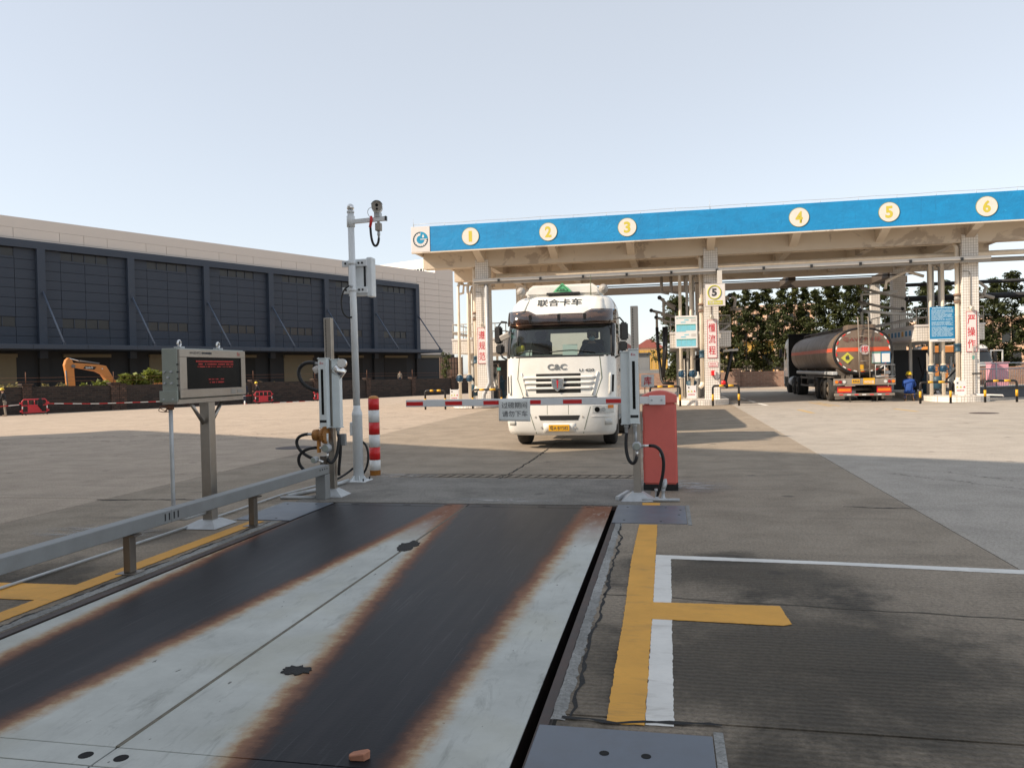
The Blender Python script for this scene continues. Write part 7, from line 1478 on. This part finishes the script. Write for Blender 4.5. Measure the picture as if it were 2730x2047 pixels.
q = nd(-62, 70.6); t = thing('ivy_column', 'ivy covered column at the right end of the dock wall', 'plant', (q.x, q.y, 0), R(65)); rnd = random.Random(12); obj('trellis', MB().tube([(0, 0, -.7), (0, 0, 4.0)], .12, 6), 'bark', t); obj('foliage', leaves(rnd, [((rnd.uniform(-.35, .35), rnd.uniform(-.3, .3), .1+.2*k), (.45, .4, .35)) for k in range(20)], .13, 60), 'leaf_ivy', t, recalc=False)
q = nd(-64, 73.5); t = thing('mesh_fence', 'dark mesh fence panel with pinkish board left of the left island', 'fence', (q.x, q.y, 0), R(65)); obj('board', MB().b(-1.8, 2.6, .05, .1, -.6, 3.6), 'flange_rust', t)
for k in range(9): obj('bar', MB().b(-1.8+k*.55, -1.75+k*.55, 0, .04, -.6, 3.8), 'machine_dark', t)
for k in range(6): obj('bar', MB().b(-1.8, 2.6, -.02, -.001, k*.7, .05+k*.7), 'machine_dark', t)
# ---------------------------------------------------------------- white truck with an open door at the far right
def far_truck():
    t = thing('white_truck', 'white truck cab with its door open beyond the railing at far right', 'truck', (22.0, 60.6, 0), R(18)); cab = Cab([(.35, .08, 1.1, .16, .2, 2.0), (1.0, .02, 1.18, .13, .26, 2.0), (1.7, .05, 1.19, .14, .28, 2.0), (2.35, .28, 1.15, .15, .26, 2.0), (2.7, .42, 1.05, .15, .3, 2.0), (2.85, .7, .95, .1, .3, 1.95)])
    zs = [.35, .6, 1.0, 1.3, 1.5, 1.62, 1.8, 2.0, 2.2, 2.32, 2.5, 2.7, 2.8, 2.85]; obj('cab_shell', cab.shell(zs, lambda x, z: 1.6 < z < 2.33 and abs(x) < 1.0), 'truck_white', t); obj('windscreen', cab.patch(-1.03, 1.03, 1.58, 2.34, .002, 12, 6), 'dark_glass', t, recalc=False); obj('sun_visor', cab.patch(-1.1, 1.1, 2.34, 2.56, .06, 12, 2, .02), 'visor_smoke', t); obj('grille', cab.patch(-.7, .7, .9, 1.3, .01, 8, 2, .01), 'machine_dark', t)
    d = MB(); o = obj('open_door', MB().b(1.25, 2.25, .62, .68, .95, 1.55), 'truck_white', t, .02)
    for (a, b_, z0, z1) in ((1.25, 1.33, 1.55, 2.45), (2.17, 2.25, 1.55, 2.45), (1.33, 2.17, 2.37, 2.45)): obj('door_frame', MB().b(a, b_, .62, .68, z0, z1), 'truck_white', o)
    obj('mirror', MB().b(1.35, 1.6, .40, .5, 1.6, 2.3), 'black_plastic', t, .03); obj('core', MB().b(-.95, .95, .6, 1.9, .6, 2.3), 'matt_black', t)
    for s in (-1, 1): wheel(t, s*1.1, 1.3, .5, .3); obj('chassis_rail', MB().b(s*.4-.05, s*.4+.05, .5, 6, .6, .85), 'chassis_grey', t)
    for s in (-1, 1): wheel(t, s*1.2, 4.8, .5, .55)
    obj('cargo_tank', MB().cyl((0, 2.4, 1.9), (0, 7, 1.9), 1.0, n=24), 'tank_white', t)
far_truck()
t = thing('orange_truck', 'orange truck cab half hidden behind the right island pipes', 'truck', (18.6, 57, 0), 0); obj('cab', MB().prism([(-1.1, .5), (1.1, .5), (1.1, 2.4), (.95, 2.75), (-.95, 2.75), (-1.1, 2.4)], 'y', 0, 2.0), 'excavator_orange', t, .08); obj('windscreen', MB().b(-.95, .95, -.02, -.001, 1.5, 2.3), 'dark_glass', t)
for s in (-1, 1): wheel(t, s*1.05, 1.0, .5, .3)
